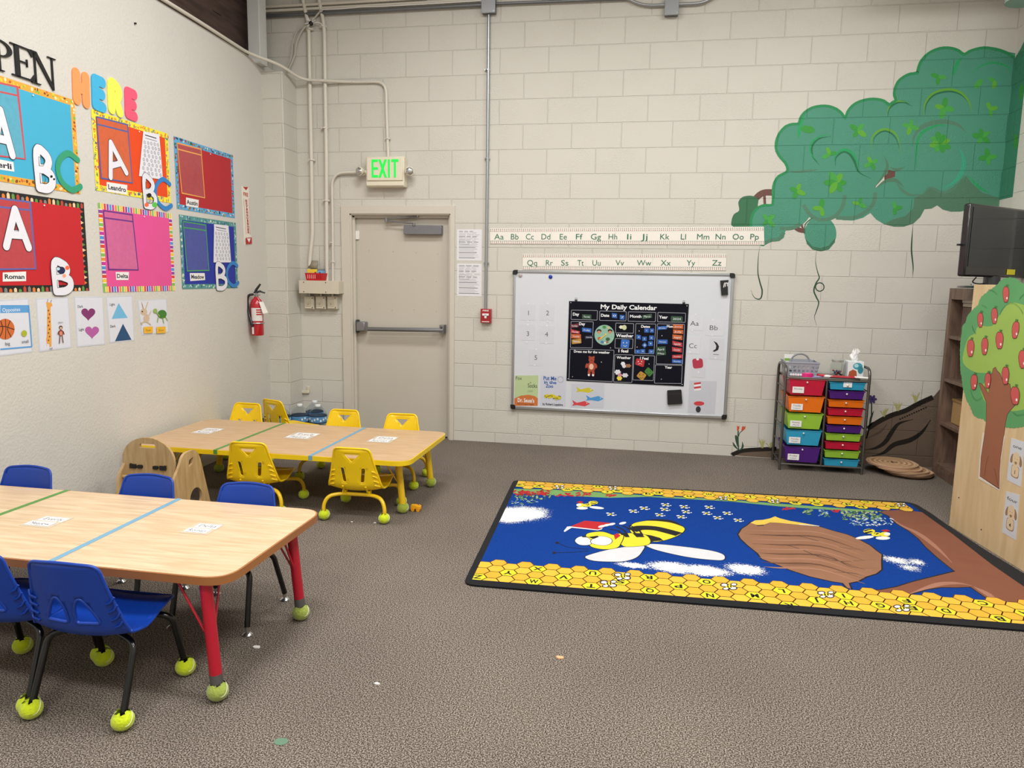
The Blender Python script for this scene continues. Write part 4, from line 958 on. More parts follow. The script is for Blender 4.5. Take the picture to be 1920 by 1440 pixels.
# patch and old nail on the plaster
A = left_art(); A.pl([(500, 681), (501, 706), (508, 704)], .004, M('#bdb9b0', .7)); tag(A.mb.build('wall_scar', smooth=0), 'small L-shaped scar in the plaster low on the left wall', 'mark')
mb = MB(); q = onP(252, 44, LA, LN); mb.cyl(q, q+LN*.012, .006, BLACK, 8); tag(mb.build('wall_hook'), 'tiny dark hook high on the left wall', 'hook')
# ================================================================== things on the block wall
YV = Vector((0, -1, 0))
def bthing(name, label, cat, px, py, off=0, group=None): return thing(name, label, cat, onY(px, py, -off), group)
# exit sign
q = onY(722, 350, -.09); e = thing('exit_sign', 'cream exit sign with green letters and two lamp heads above the door', 'exit sign', q)
SG = M('#dfd8c2', .4, var=.03); a = onY(686, 294, -.09); b = onY(758, 350, -.09)
cx, cz, w, h = (a.x+b.x)/2, (a.z+b.z)/2, b.x-a.x, a.z-b.z
mb = MB(); mb.box((cx, -.045, cz), (w, .09, h), SG); mb.box((cx, -.096, cz+h*.09), (w*.94, .012, h*.78), SG); mb.box((cx, -.094, cz-h*.40), (w*.98, .012, h*.15), SG); mb.build('housing', e, bevel=.006)
mt, nt, bs = nodes('exit_green'); bs.inputs['Base Color'].default_value = (*lin('#12c83f'), 1); bs.inputs['Emission Color'].default_value = (.01, .75, .08, 1); bs.inputs['Emission Strength'].default_value = .55
A = Art((0, -.1025, 0), (1, 0, 0), (0, 0, 1), .0003, .0004); u, v = A.p(722, 336); mb = MB()
def blk(x0, y0, x1, y1): A.rect(cx-w*.5+x0*w, cz-h*.5+y0*h, cx-w*.5+x1*w, cz-h*.5+y1*h, mt)
y0, y1 = .30, .90; s_ = .045
blk(.16, y0, .215, y1); [blk(.215, y, .33, y+.085) for y in (y0, (y0+y1)/2-.04, y1-.085)]
for (xa, xb) in ((.37, .53), (.53, .37)):
    A.poly([(cx-w*.5+(xa-.03)*w, cz-h*.5+y0*h), (cx-w*.5+(xa+.035)*w, cz-h*.5+y0*h), (cx-w*.5+(xb+.035)*w, cz-h*.5+y1*h), (cx-w*.5+(xb-.03)*w, cz-h*.5+y1*h)], mt)
blk(.59, y0, .645, y1); blk(.745, y0, .80, y1); blk(.68, y1-.085, .865, y1)
A.mb.build('exit_lettering', e, smooth=0)
for sx, px in ((-1, 674), (1, 768)):
    c = onY(px, 321, -.10); l = bpy.data.objects.new('lamp_head', None)
    mb = MB(); d = Vector((sx*.35, -1, -.1)).normalized(); mb.lathe([(.014, -.05), (.03, -.035), (.036, -.01), (.037, .006), (.034, .008)], SG, c, d, 24); mb.cyl((cx+sx*w*.48, -.05, cz), (c.x-sx*.01, -.06, c.z), .018, SG, 14); o = mb.build('lamp_head', e, smooth=40)
    mb = MB(); mb.lathe([(.0335, .009), (.030, .014), (.020, .020), (.010, .0225), (0, .023)], CHROME, c, d, 12, fn=lambda a, h_: 1+.05*math.cos(a*6+h_*300)); mb.build('reflector', o, smooth=0)
# cable tray box and three outlet boxes, basket on it
BX = M('#cfc7b4', .45, var=.02); a = onY(562, 526, -.12); b = onY(636, 551, -.12)
t = thing('wiring_box', 'long cream metal wiring box under the two thick pipes', 'electrical box', ((a.x+b.x)/2, -.05, b.z))
mb = MB(); mb.box(((a.x+b.x)/2, -.065, (a.z+b.z)/2), (b.x-a.x, .13, a.z-b.z), BX); mb.build('box_body', t, bevel=.003)
mb = MB(); mb.box(((a.x+b.x)/2, -.132, (a.z+b.z)/2), (b.x-a.x+.006, .006, a.z-b.z+.004), BX); mb.build('cover_plate', t, bevel=.002)
for fx in (.12, .68):
    for fz in (.12, .88): mb = MB(); x, z = a.x+(b.x-a.x)*fx, b.z+(a.z-b.z)*fz; mb.cyl((x, -.135, z), (x, -.138, z), .0045, M('#4a463e', .5), 8); mb.build('screw', t)
for k, nm in enumerate(('left', 'middle', 'right')):
    c = onY(580+k*21.5, 567.5, -.045); s = thing('outlet_box', nm+' of the three small cream outlet boxes under the wiring box', 'outlet box', (c.x, -.025, c.z-.055), 'outlet boxes under the wiring box')
    mb = MB(); mb.box((c.x, -.025, c.z), (.094, .05, .115), BX); mb.box((c.x, -.053, c.z), (.082, .006, .102), BX); mb.build('box_body', s, bevel=.004)
    mb = MB(); mb.box((c.x-.005, -.058, c.z), (.05, .006, .062), M('#c4bca8', .45)); mb.cyl((c.x-.005, -.061, c.z-.01), (c.x-.005, -.064, c.z-.01), .01, M('#b0a894', .5), 14); mb.build('cover_flap', s, bevel=.002)
    mb = MB()
    for q in ((.034, .042), (.034, -.042)): mb.cyl((c.x+q[0], -.056, c.z+q[1]), (c.x+q[0], -.060, c.z+q[1]), .005, M('#55504a', .5), 8)
    mb.cyl((c.x, -.035, c.z+.055), (c.x, -.035, c.z+.085), .014, M('#a9a498', .4, .5), 14); mb.build('connector', s)
q0 = onY(593, 526, -.09); t = thing('storage_basket', 'small red slotted plastic basket on top of the wiring box', 'basket', (q0.x, -.09, a.z+.003))
RB = M('#c4161e', .4, var=.04); bz = a.z+.003
mb = MB(); W1, W2, D1, D2, hb = .075, .085, .036, .042, .062
bo = [(q0.x-W1, -.09-D1, bz), (q0.x+W1, -.09-D1, bz), (q0.x+W1, -.09+D1, bz), (q0.x-W1, -.09+D1, bz)]; to = [(q0.x-W2, -.09-D2, bz+hb), (q0.x+W2, -.09-D2, bz+hb), (q0.x+W2, -.09+D2, bz+hb), (q0.x-W2, -.09+D2, bz+hb)]
mb.add(bo+to, [(3, 2, 1, 0), (0, 1, 5, 4), (1, 2, 6, 5), (2, 3, 7, 6), (3, 0, 4, 7)], RB); o = mb.build('basket_body', t, smooth=0, solid=.003, offs=0)
mb = MB(); mb.tube(to, .003, RB, 6, closed=True)
for k in range(8): x = q0.x-.060+k*.017; mb.box((x, -.09-.0405, bz+.034), (.006, .003, .036), M('#e8a0a0' if k < 5 else '#8a0f16', .5))
mb.build('slotted_rim', t)
t = thing('card_box', 'yellow and white cardboard box with grey lid open in the red basket', 'box', (q0.x-.02, -.09, bz+.006))
mb = MB(); x0, x1 = q0.x-.072, q0.x+.02; mb.box(((x0+x1)/2, -.088, bz+.05), (x1-x0, .05, .088), M('#e9dfc4', .6)); mb.box(((x0+x1)/2, -.0895, bz+.083), (x1-x0+.001, .051, .03), M('#efc93a', .5)); mb.box((q0.x+.005, -.1145, bz+.066), (.018, .003, .016), M('#8a2a1a', .6)); mb.build('box_body', t, bevel=.001)
mb = MB(); P = [onY(577, 502.5, -.05), onY(594, 503, -.05), onY(597, 489, -.03), onY(583, 488, -.03)]; mb.add(P, [(0, 1, 2, 3)], M('#8d8574', .6)); mb.build('open_lid', t, solid=.002)
t = MB(); t.box((q0.x+.048, -.09, bz+.048), (.05, .05, .085), M('#79acd6', .5)); t.box((q0.x+.048, -.116, bz+.065), (.012, .003, .02), M('#2c3f6a', .5)); t.box((q0.x+.044, -.088, bz+.093), (.058, .05, .006), M('#1d2a30', .5)); tag(t.build('card_box', bevel=.001), 'small blue cardboard box with dark lid in the red basket', 'box')
# low outlet stub
q = onY(572, 735, -.012); mb = MB(); mb.box((q.x, -.012, q.z), (.085, .024, .026), BX); mb.box((q.x+.03, -.006, q.z+.03), (.03, .012, .05), BX); tag(mb.build('pipe_stub', bevel=.005), 'broken cream pipe stub low on the wall above the water jugs', 'pipe stub')
# fire alarm
a = onY(901, 579, -.05); b = onY(920, 606, -.05); cx, cz, w, h = (a.x+b.x)/2, (a.z+b.z)/2, b.x-a.x, a.z-b.z
t = thing('fire_alarm_pull', 'red fire alarm pull station with white T handle beside the whiteboard', 'fire alarm', (cx, -.03, b.z)); AR = M('#a01218', .35, coat=.3)
mb = MB(); mb.box((cx, -.025, cz), (w, .05, h), AR); mb.build('alarm_body', t, bevel=.004)
mb = MB(); mb.box((cx, -.054, cz+.012), (w*.62, .008, .018), WHITE); mb.box((cx, -.054, cz-.004), (w*.2, .008, .03), WHITE); mb.build('pull_handle', t, bevel=.001)
A = Art((0, -.0505, 0), (1, 0, 0), (0, 0, 1), .0003, .0004); A.text('FIRE', cx, cz+h*.33, .012, WHITE, w*.6, True); A.rect(cx-w*.36, cz-h*.43, cx+w*.36, cz-h*.38, WHITE); A.mb.build('alarm_lettering', t, smooth=0)
# two notices
for (x0, y0, x1, y1, lb) in ((857, 430, 903, 489, 'upper printed notice in a plastic sleeve left of the grey conduit'), (857, 494, 903, 556, 'lower printed notice in a plastic sleeve left of the grey conduit')):
    A = wall_art(); a = A.p(x0, y0); b = A.p(x1, y1); A.slab([(a[0], b[1]), (b[0], b[1]), (b[0], a[1]), (a[0], a[1])], .0015, PAPER); w, h = b[0]-a[0], a[1]-b[1]; rd = random.Random(int(y0)); g = M('#707078', .6); g2 = M('#a5a5ac', .6)
    A.up(); yy = .96
    for k in range(26):
        yy -= .034; n = 2 if k % 4 else 1; x = .08
        for j in range(3 if k < 12 else 1):
            ln = rd.uniform(.12, .28) if k < 12 else rd.uniform(.6, .84); A.rect(a[0]+w*x, b[1]+h*yy, a[0]+w*min(.93, x+ln), b[1]+h*(yy+(.018 if k % 5 == 0 else .010)), g if k % 5 == 0 else g2, up=False); x += ln+.06
            if x > .8: break
    A.line([(a[0]+w*.1, b[1]+h*.66), (a[0]+w*.48, b[1]+h*.66), (a[0]+w*.48, b[1]+h*.52), (a[0]+w*.1, b[1]+h*.52)], .002, g, closed=True)
    tag(A.mb.build('paper_notice', smooth=0), lb, 'notice', 'printed notices beside the conduit')
# alphabet strips
GRN = M('#1f6b52', .6); RD = M('#b0453a', .6)
def strip(label, TL, TR, BR, BL, items, hpx, seams):
    A = wall_art(.0065, .0001); P = A.P([TL, TR, BR, BL]); A.slab(P, .0012, M('#e8e3da', .5, var=.02), .005)
    L = lambda x, y: tuple((P[0][i]*(1-x)+P[1][i]*x)*(1-y)+(P[3][i]*(1-x)+P[2][i]*x)*y for i in (0, 1))
    A.up(); wd = P[1][0]-P[0][0]; hh = P[0][1]-P[3][1]; z = A.z; n = int(wd/.0165); k_ = M('#2a2a30', .6); A.z = z
    for j, y in enumerate((.08, .17, .85, .94)):
        for i in range(n):
            c = L((i+.5)/n, y); r = .0032; A.poly([(c[0]-r, c[1]-r), (c[0]+r, c[1]-r), (c[0]+r, c[1]+r), (c[0]-r, c[1]+r)], (k_ if (i+j) % 3 == 0 else RD if j in (1, 3) else M('#5a4038', .6)), up=False)
    for y in (.225, .80): A.line([L(0, y), L(1, y)], .0016, M('#8f9a90', .6))
    for s in seams: A.line([L(s, 0), L(s, 1)], .0014, M('#c9c2b6', .6))
    for tx, x, y, w in items: A.pt(tx, x, y, hpx, GRN, w)
    return tag(A.mb.build('alphabet_strip', smooth=0), label, 'alphabet strip')
strip('upper paper alphabet strip with letters Aa to Pp', (919, 428), (1432, 425), (1433, 459), (919, 457),
      [(s_+s_.lower(), x, 449, w) for s_, x, w in zip('ABCDEFGHIJKLMNOP', (936, 965, 993.5, 1023.5, 1056, 1085, 1117, 1149, 1179.5, 1209.5, 1245.5, 1281, 1318, 1350.5, 1383.5, 1414), (18, 16, 16, 18.5, 15, 13, 20, 18, 11, 12, 18, 12, 25, 21, 22, 18))], 10.5, (.236, .475, .72, .9))
strip('lower paper alphabet strip with letters Qq to Zz just above the whiteboard', (980, 476), (1362, 476), (1361, 507), (980, 505),
      [(s_+s_.lower(), x, y, w) for s_, x, y, w in zip('QRSTUVWXYZ', (998, 1029.5, 1059, 1088.5, 1118.5, 1162, 1207.5, 1248, 1295, 1343.5), (498,)*10, (20, 14, 15, 12, 17, 16, 27, 19, 16, 18))], 10.5, (.11, .32, .65, .87))
# whiteboard
WX0, WX1, WZ0, WZ1 = .352, 2.166, .316, 1.510
wb = thing('whiteboard', 'large white magnetic board in an aluminium frame with black corners', 'whiteboard', ((WX0+WX1)/2, -.01, WZ0))
WBM = M('#d3d7de', .16, var=.015, scale=3, spec=.6); ALU = M('#b9bcc0', .3, .8, .03)
mb = MB(); mb.box(((WX0+WX1)/2, -.010, (WZ0+WZ1)/2), (WX1-WX0-.01, .018, WZ1-WZ0-.01), WBM); mb.build('writing_surface', wb)
for c, d in ((((WX0+WX1)/2, -.014, WZ1-.009), (WX1-WX0-.06, .028, .020)), (((WX0+WX1)/2, -.014, WZ0+.011), (WX1-WX0-.06, .028, .024)), ((WX0+.009, -.014, (WZ0+WZ1)/2), (.020, .028, WZ1-WZ0-.06)), ((WX1-.010, -.014, (WZ0+WZ1)/2), (.024, .028, WZ1-WZ0-.06))):
    mb = MB(); mb.box(c, d, ALU); mb.build('frame_rail', wb, bevel=.004)
for x, sx in ((WX0, 1), (WX1, -1)):
    for z, sz in ((WZ0, 1), (WZ1, -1)):
        mb = MB(); mb.prism(rnd([(x-sx*.006, z-sz*.004), (x+sx*.036, z-sz*.004), (x+sx*.036, z+sz*.024), (x+sx*.024, z+sz*.036), (x-sx*.006, z+sz*.036)], [.02, .004, .004, .004, .004], 4), .036, M('#141414', .4), (0, 0, 0), (1, 0, 0), (0, 0, 1)); mb.build('corner_cap', wb, bevel=.003)
WB = -.0195
def wbart(off=0.0): return Art((0, WB-off, 0), (1, 0, 0), (0, 0, 1), .0003, .0003)
def sheet(name, label, cat, q, col, fn, group=None, crop=None, off=0.0, t=.0008):
    A = wbart(off)
    if crop: A.crop(*crop)
    A.slab(A.P(q), t, M(col, .35, var=.02)); fn(A); return tag(A.mb.build(name, smooth=0), label, cat, group)
C5 = (860, 400, .291667); NUM = M('#55555c', .6); PIN = M('#e2e4ea', .3)
def pins(A, P):
    for x, y in P: A.pe(x, y, 6, 6, PIN, 10)
for n, q, tx, pn in (('1', [(402, 585), (492, 587), (490, 688), (400, 686)], (449, 655), ((447, 580), (445, 693))), ('2', [(527, 587), (614, 589), (612, 690), (525, 688)], (571, 655), ((571, 580), (571, 695))), ('3', [(400, 712), (490, 714), (488, 818), (398, 816)], (445, 788), ((444, 716), (437, 827))),
                     ('4', [(523, 722), (612, 724), (608, 838), (519, 836)], (565, 792), ((567, 722), (563, 835))), ('5', [(456, 872), (541, 874), (537, 980), (452, 978)], (496, 942), ((498, 874), (488, 977)))):
    sheet('number_card', 'clear card with the number '+dict(zip('12345', ('one at the upper left', 'two at the upper right', 'three below the number one', 'four below the number two', 'five, lowest')))[n]+' of the number cards', 'card', q, '#cfd2da', lambda A: (A.pt(n, tx[0], tx[1], 30, NUM, None), pins(A, pn)), 'number cards on the whiteboard', C5)
for n, q, tx, w, pn in (('Aa', [(1482, 655), (1575, 661), (1571, 755), (1478, 750)], (1516, 722), 56, ((1524, 650), (1500, 754))), ('Bb', [(1595, 680), (1705, 684), (1700, 790), (1590, 786)], (1638, 750), 58, ((1634, 684), (1630, 785))), ('Cc', [(1474, 788), (1556, 792), (1550, 905), (1468, 900)], (1505, 866), 55, ((1488, 892),))):
    sheet('letter_card', 'clear card with letters '+n+' on the right of the whiteboard', 'card', q, '#d4d7de', lambda A: (A.pt(n, tx[0], tx[1], 30, NUM, w), pins(A, pn)), 'letter cards on the whiteboard', C5)
sheet('picture_card', 'clear card with a black moon shape right of the calendar', 'card', [(1615, 800), (1705, 804), (1700, 942), (1610, 936)], '#cdd0d8', lambda A: (A.poly(A.P([(1637, 820), (1660, 832), (1674, 855), (1668, 878), (1645, 890), (1632, 886), (1652, 872), (1656, 852), (1648, 836)]), M('#181818', .5)), A.pp([(1636, 905), (1672, 907), (1672, 910), (1636, 908)], NUM), pins(A, ((1650, 928),))), None, C5)
sheet('picture_card', 'clear card with a red apple shape below the letter Cc', 'card', [(1496, 925), (1592, 930), (1580, 1058), (1490, 1052)], '#cfd0d8', lambda A: (A.poly(A.P(rnd([(1500, 935), (1568, 932), (1573, 992), (1508, 1000)], 18, 4)), M('#b0304a', .5)), A.pe(1536, 938, 9, 7, PIN), pins(A, ((1541, 1020),))), None, C5)
def magn(name, label, cat, P, t, mat, crop=C5, off=0.0, fn=None):
    A = wbart(off); A.crop(*crop); A.slab(A.P(P), t, mat)
    if fn: fn(A)
    return tag(A.mb.build(name, bevel=0, smooth=0), label, cat)
E_ = M('#111112', .5)
magn('board_eraser', 'black board eraser near the bottom right of the whiteboard', 'eraser', rnd([(1340, 1137), (1431, 1132), (1438, 1222), (1343, 1228)], 6, 3), .024, E_, fn=lambda A: A.pl([(1342, 1160), (1432, 1156)], .002, M('#3a3a3c', .4)))
magn('marker_holder', 'small black magnetic clip in the top right corner of the whiteboard', 'holder', [(1681, 432), (1734, 428), (1728, 455), (1730, 524), (1688, 526)], .022, E_, fn=lambda A: (A.pl([(1702, 476), (1707, 450), (1712, 446)], .006, WHITE), A.pl([(1712, 472), (1716, 448), (1722, 446), (1724, 452)], .005, WHITE), A.pl([(1726, 468), (1728, 448), (1736, 446)], .005, WHITE)))
for px, py, c, lb in ((397, 398, '#b3a9a4', 'greyish pink round magnet in the top left corner of the whiteboard'), (591, 408, '#15309a', 'dark blue round magnet near the top of the whiteboard')):
    mb = MB(); q = onY(860+px*.291667, 400+py*.291667, WB); mb.lathe([(.0155, 0), (.0165, .002), (.0165, .006), (.013, .009), (0, .0095)], M(c, .35), (q.x, WB, q.z), (0, -1, 0), 20); tag(mb.build('round_magnet', smooth=40), lb, 'magnet')
# books and fish card; the characters drawn on them stay out
t = [(362, 1042), (512, 1042), (508, 1237), (358, 1237)]
def fox(A):
    A.poly(A.P([(358, 1190), (400, 1172), (450, 1166), (490, 1175), (509, 1190), (508, 1237), (358, 1237)]), M('#c9713a', .5)); K = M('#2c3a2a', .6)
    A.pt('Fox', 386, 1070, 22, K, 40); A.pt('in', 462, 1092, 10, K, 12); A.pt('Socks', 474, 1120, 26, K, 62); A.pt('Dr. Seuss\'s', 432, 1214, 24, WHITE, 108, bold=True); A.pt('Book of Tongue Tanglers', 430, 1230, 9, M('#5a2a10', .6), 105)
    for y in (1140, 1147): A.pl([(442, y), (480, y-1)], .001, K)
sheet('picture_book_cover', 'green and orange book cover at the lower left corner of the whiteboard', 'book cover', t, '#b6c998', fox, None, C5)
def zoo(A):
    K = M('#2456a0', .6); A.pt('Put Me', 586, 1072, 24, K, 84, bold=True); A.pt('in the', 588, 1096, 20, K, 80, bold=True); A.pt('Zoo', 584, 1120, 20, K, 48, bold=True); A.pt('by Robert Lopshire', 604, 1234, 13, M('#2a2a38', .6), 130, bold=True)
    c = [(655+18*math.cos(q), 1068+19*math.sin(q)) for q in [2*PI*k/16 for k in range(16)]]; A.pl(c, .0015, NUM, closed=True)
    rd = random.Random(4)
    for k in range(9): A.pe(560+k*11, 1180+rd.uniform(-8, 8), 11, 12, M('#d3c42c', .6), 12)
    for k in range(12): A.pe(556+k*9, 1180+rd.uniform(-12, 12), 3, 3, M('#202020', .6), 8)
sheet('picture_book_cover', 'white book cover with blue title Put Me in the Zoo', 'book cover', [(528, 1044), (690, 1046), (686, 1240), (524, 1236)], '#c9ccd8', zoo, None, C5)
def fish(A):
    for cx_, cy_, s, c in ((815, 1138, -1, '#c9bf2e'), (878, 1192, -1, '#4a93cf'), (790, 1224, -1, '#d0404a')):
        A.poly(A.P([(cx_+55, cy_), (cx_+20, cy_-18), (cx_-30, cy_-6), (cx_-60, cy_-24), (cx_-50, cy_), (cx_-62, cy_+12), (cx_-28, cy_+8), (cx_+20, cy_+16)]), M(c, .5)); A.pe(cx_+34, cy_-4, 3, 3, WHITE, 8)
sheet('picture_card', 'clear sheet with a yellow, a blue and a red fish under the calendar', 'card', [(728, 1094), (938, 1092), (932, 1252), (720, 1248)], '#c6c9d4', fish, None, C5)
sheet('picture_card', 'grey sheet with red, white and black shapes at the lower right of the whiteboard', 'card', [(1484, 1074), (1660, 1080), (1645, 1290), (1472, 1282)], '#c3c6d0', lambda A: [A.pp([(1512, 1090+k*13), (1556, 1084+k*13), (1558, 1096+k*13), (1514, 1102+k*13)], M('#c73a40' if k % 2 == 0 else '#e8e8ec', .5)) for k in range(4)]+[A.pe(1545, 1222, 34, 14, M('#c73a40', .5)), A.pe(1540, 1260, 16, 20, M('#2b2b30', .6))], None, C5)
# calendar
CK = (1050, 550, .131926); NV = '#070a18'
def calbase(A): pass
cal = thing('daily_calendar', 'black wall calendar chart titled My Daily Calendar on the whiteboard', 'calendar', onY(1175, 722, WB))
A = wbart(.002); A.crop(*CK); A.slab(A.P([(130, 110), (1832, 152), (1758, 1320), (92, 1240)]), .0025, M(NV, .6, var=.1, spec=.15)); A.mb.build('chart_sheet', cal, smooth=0); A.take()
A.z += .0004; GL = M('#b9bbc6', .5); WT = M('#eceef2', .5)
for q in ([(163, 238), (533, 245), (527, 380), (157, 370)], [(565, 250), (942, 258), (937, 392), (562, 383)], [(972, 262), (1362, 270), (1355, 405), (968, 396)], [(1392, 270), (1785, 282), (1780, 413), (1386, 405)],
          [(158, 398), (474, 404), (458, 776), (148, 770)], [(793, 422), (1048, 430), (1044, 568), (788, 560)], [(786, 640), (1038, 648), (1032, 785), (780, 778)], [(1078, 430), (1362, 436), (1334, 860), (1062, 852)],
          [(1386, 432), (1770, 440), (1740, 1012), (1366, 1000)], [(144, 792), (768, 808), (745, 1255), (128, 1225)], [(780, 870), (1038, 876), (1022, 1268), (762, 1258)], [(1052, 880), (1344, 888), (1326, 1240), (1036, 1230)], [(1356, 1016), (1738, 1024), (1726, 1282), (1342, 1276)]):
    A.pl(rnd(q, 10, 3), .0028, GL, closed=True, up=False)
for tx, x, y, h, w, bd in (('My Daily Calendar', 970, 228, 62, 800, True), ('Day', 225, 315, 40, 90, True), ('Date', 640, 332, 40, 120, True), ('Month', 1075, 345, 38, 168, True), ('Year', 1468, 358, 42, 120, True), ('Day', 312, 452, 38, 86, True), ('Dates', 1215, 488, 36, 130, True), ('Mon', 1560, 486, 36, 90, True),
                           ('Dress me for the weather', 450, 848, 34, 510, True), ('Weather', 918, 622, 44, 240, True), ('I feel', 900, 838, 42, 145, True), ('Weather', 905, 930, 36, 200, True), ('I Feel', 1196, 942, 38, 125, True), ('Year', 1540, 1068, 36, 100, True)):
    A.pt(tx, x, y, h, WT, w, bold=bd)
A.mb.build('chart_lettering', cal, smooth=0); A.take()
for x, y in ((155, 132), (1805, 178), (115, 1215), (1735, 1295)):
    mb = MB(); q = onY(CK[0]+x*CK[2], CK[1]+y*CK[2], WB); mb.ball((q.x, WB-.006, q.z), .004, WT, 8); mb.build('grommet', cal)
def chip(P, c, words=None, cat='calendar card', label='', tc='#dfe6ee', off=.0055, tilt=0, shape=None, ws=.7):
    A = wbart(off); A.crop(*CK); A.slab(A.P(P), .001, M(c, .45, var=.06))
    cx_ = sum(p[0] for p in P)/len(P); cy_ = sum(p[1] for p in P)/len(P); hh = max(p[1] for p in P)-min(p[1] for p in P); ww = max(p[0] for p in P)-min(p[0] for p in P)
    if words: A.pt(words, cx_, cy_+hh*.18, hh*.36, M(tc, .5), ww*ws)
    return tag(A.mb.build('calendar_card', smooth=0), label, cat, 'small cards stuck on the calendar')
def bx(x0, y0, x1, y1, sk=0): return [(x0, y0), (x1, y0+sk), (x1, y1+sk), (x0, y1)]
G_, B_, O_, R_, Y_ = '#2f4f38', '#2a62b4', '#c4602c', '#b9323a', '#b98a3a'
for P, c, w, lb in ((bx(315, 298, 446, 360, 6), G_, 'Thursday', 'green weekday card in the calendar Day box at the top'), (bx(738, 280, 810, 346, 8), B_, '0', 'left blue number card in the calendar Date box'), (bx(850, 306, 916, 370, 6), B_, '7', 'right blue number card in the calendar Date box'),
                    ([(1168, 312), (1304, 290), (1310, 345), (1174, 368)], G_, 'March', 'green month card in the calendar Month box'), (rnd(bx(1576, 322, 1744, 398, 8), 14, 3), G_, '2024', 'green card with rounded corners in the calendar Year box'),
                    ([(146, 445), (262, 425), (268, 478), (150, 496)], '#6a2230', 'Sunday', 'dark red weekday card left of the calendar'), ([(154, 508), (284, 540), (278, 576), (152, 562)], R_, 'Monday', 'red weekday card below the dark red one'), (bx(160, 578, 298, 638, 6), O_, 'Tuesday', 'orange weekday card on the calendar'), ([(166, 658), (300, 645), (304, 708), (172, 722)], Y_, 'Wednesday', 'ochre weekday card, lowest of the weekday stack'),
                    (bx(314, 486, 448, 545, 14), B_, 'Friday', 'blue weekday card right of the weekday stack'), ([(352, 612), (472, 595), (476, 635), (358, 650)], '#2a2a3e', 'Saturday', 'dark weekday card between Day box and picture disc'),
                    (bx(1382, 472, 1520, 520, -10), B_, 'January', 'blue month card at the top left of the month box'), (bx(1390, 658, 1528, 718), B_, 'February', 'blue month card in the middle left of the month box'), ([(1362, 762), (1498, 754), (1502, 826), (1366, 836)], G_, 'April', 'green April card on the calendar'), ([(1362, 832), (1504, 822), (1506, 876), (1366, 886)], G_, 'May', 'green May card below the April card'),
                    (bx(1606, 442, 1750, 500, 4), O_, 'June', 'topmost orange card of the right month column'), (bx(1608, 512, 1750, 570, 8), O_, 'July', 'second orange card of the right month column'), (bx(1598, 584, 1740, 650, 14), O_, 'August', 'third orange card of the right month column'), (bx(1598, 672, 1738, 732, 32), R_, 'September', 'first red card of the right month column'), (bx(1592, 762, 1732, 824, 18), R_, 'October', 'second red card of the right month column'), (bx(1594, 876, 1740, 926, -6), R_, 'November', 'lowest red card of the right month column'), (bx(1592, 936, 1738, 986, 10), B_, 'December', 'blue card at the foot of the right month column')):
    chip(P, c, w, label=lb)
for P, w, lb in ((bx(1198, 498, 1262, 556, 2), '1', 'blue card at the top left of the small Dates cards'), (bx(1274, 500, 1336, 558), '3', 'blue card at the top right of the small Dates cards'), (bx(1086, 586, 1150, 648, 8), '4', 'leftmost blue card in the second row under Dates'), (bx(1168, 616, 1232, 676), '5', 'middle blue card in the second row under Dates'), (bx(1268, 600, 1332, 662), '6', 'rightmost blue card in the second row under Dates'),
                 ([(1162, 736), (1206, 694), (1242, 738), (1202, 778)], '8', 'blue number card turned on its corner under Dates'), (bx(1254, 682, 1320, 748), '9', 'blue card right of the one turned on its corner'), (bx(1072, 800, 1138, 852, 2), '1', 'blue card at the bottom left of the Dates box'), (bx(1142, 794, 1210, 850), '42', 'blue card at the bottom middle of the Dates box'), (bx(1260, 798, 1332, 856, 2), '24', 'blue card at the bottom right of the Dates box')):
    chip(P, B_, w, label=lb, ws=.4)
def face(P, c, lb, mood, ang=0):
    A = wbart(.006); A.crop(*CK); A.slab(A.P(rnd(P, 18, 3)), .001, M(c, .45)); cx_ = sum(p[0] for p in P)/4; cy_ = sum(p[1] for p in P)/4; k = M('#e9e4e0' if mood != 'k' else '#3a2a14', .5)
    for s in (-1, 1): A.pe(cx_+s*24, cy_-14, 7, 9, k, 8)
    A.pl([(cx_-26, cy_+24), (cx_, cy_+(36 if mood != 'r' else 14)), (cx_+26, cy_+24)], .003, k, 3); tag(A.mb.build('feeling_card', smooth=0), lb, 'calendar card', 'small cards stuck on the calendar')
face([(872, 652), (992, 664), (976, 782), (858, 768)], '#2f6cc0', 'blue smiling face card in the box under Weather', 'w')
face([(1085, 920), (1206, 950), (1188, 1050), (1066, 1012)], '#b5262e', 'red angry face card on the calendar', 'r')
face([(1252, 1046), (1332, 1122), (1272, 1190), (1196, 1112)], '#3c7a34', 'green face card at the bottom of the I Feel box', 'k')
face([(1145, 1102), (1232, 1160), (1172, 1244), (1084, 1174)], '#b98a34', 'ochre face card at the bottom of the I Feel box', 'k')
A = wbart(.0055); A.crop(*CK); A.slab(A.P([(632+142*math.cos(q), 592+144*math.sin(q)) for q in [2*PI*k/32 for k in range(32)]]), .001, M('#8fb8a4', .5))
for x, y, r, c in ((555, 535, 34, '#1d1512'), (555, 552, 26, '#c98a6a'), (712, 535, 34, '#1d1512'), (712, 552, 26, '#c98a6a'), (630, 480, 26, '#3f8a3c'), (690, 490, 18, '#cfc070'), (560, 640, 24, '#c8432c'), (680, 650, 30, '#2c5a34'), (600, 690, 22, '#4a78b0'), (670, 690, 18, '#a06a4a'), (640, 705, 16, '#e6e0d0')): A.pe(x, y, r, r*.8, M(c, .6), 14)
A.pl([(560, 655), (640, 595)], .008, M('#e8c84a', .5)); A.pp([(632, 575), (662, 570), (655, 605)], M('#e8c84a', .5)); tag(A.mb.build('picture_disc', smooth=0), 'round picture disc with a yellow pointer on the calendar', 'calendar card')
A = wbart(.0055); A.crop(*CK); bM = M('#a2402a', .6)
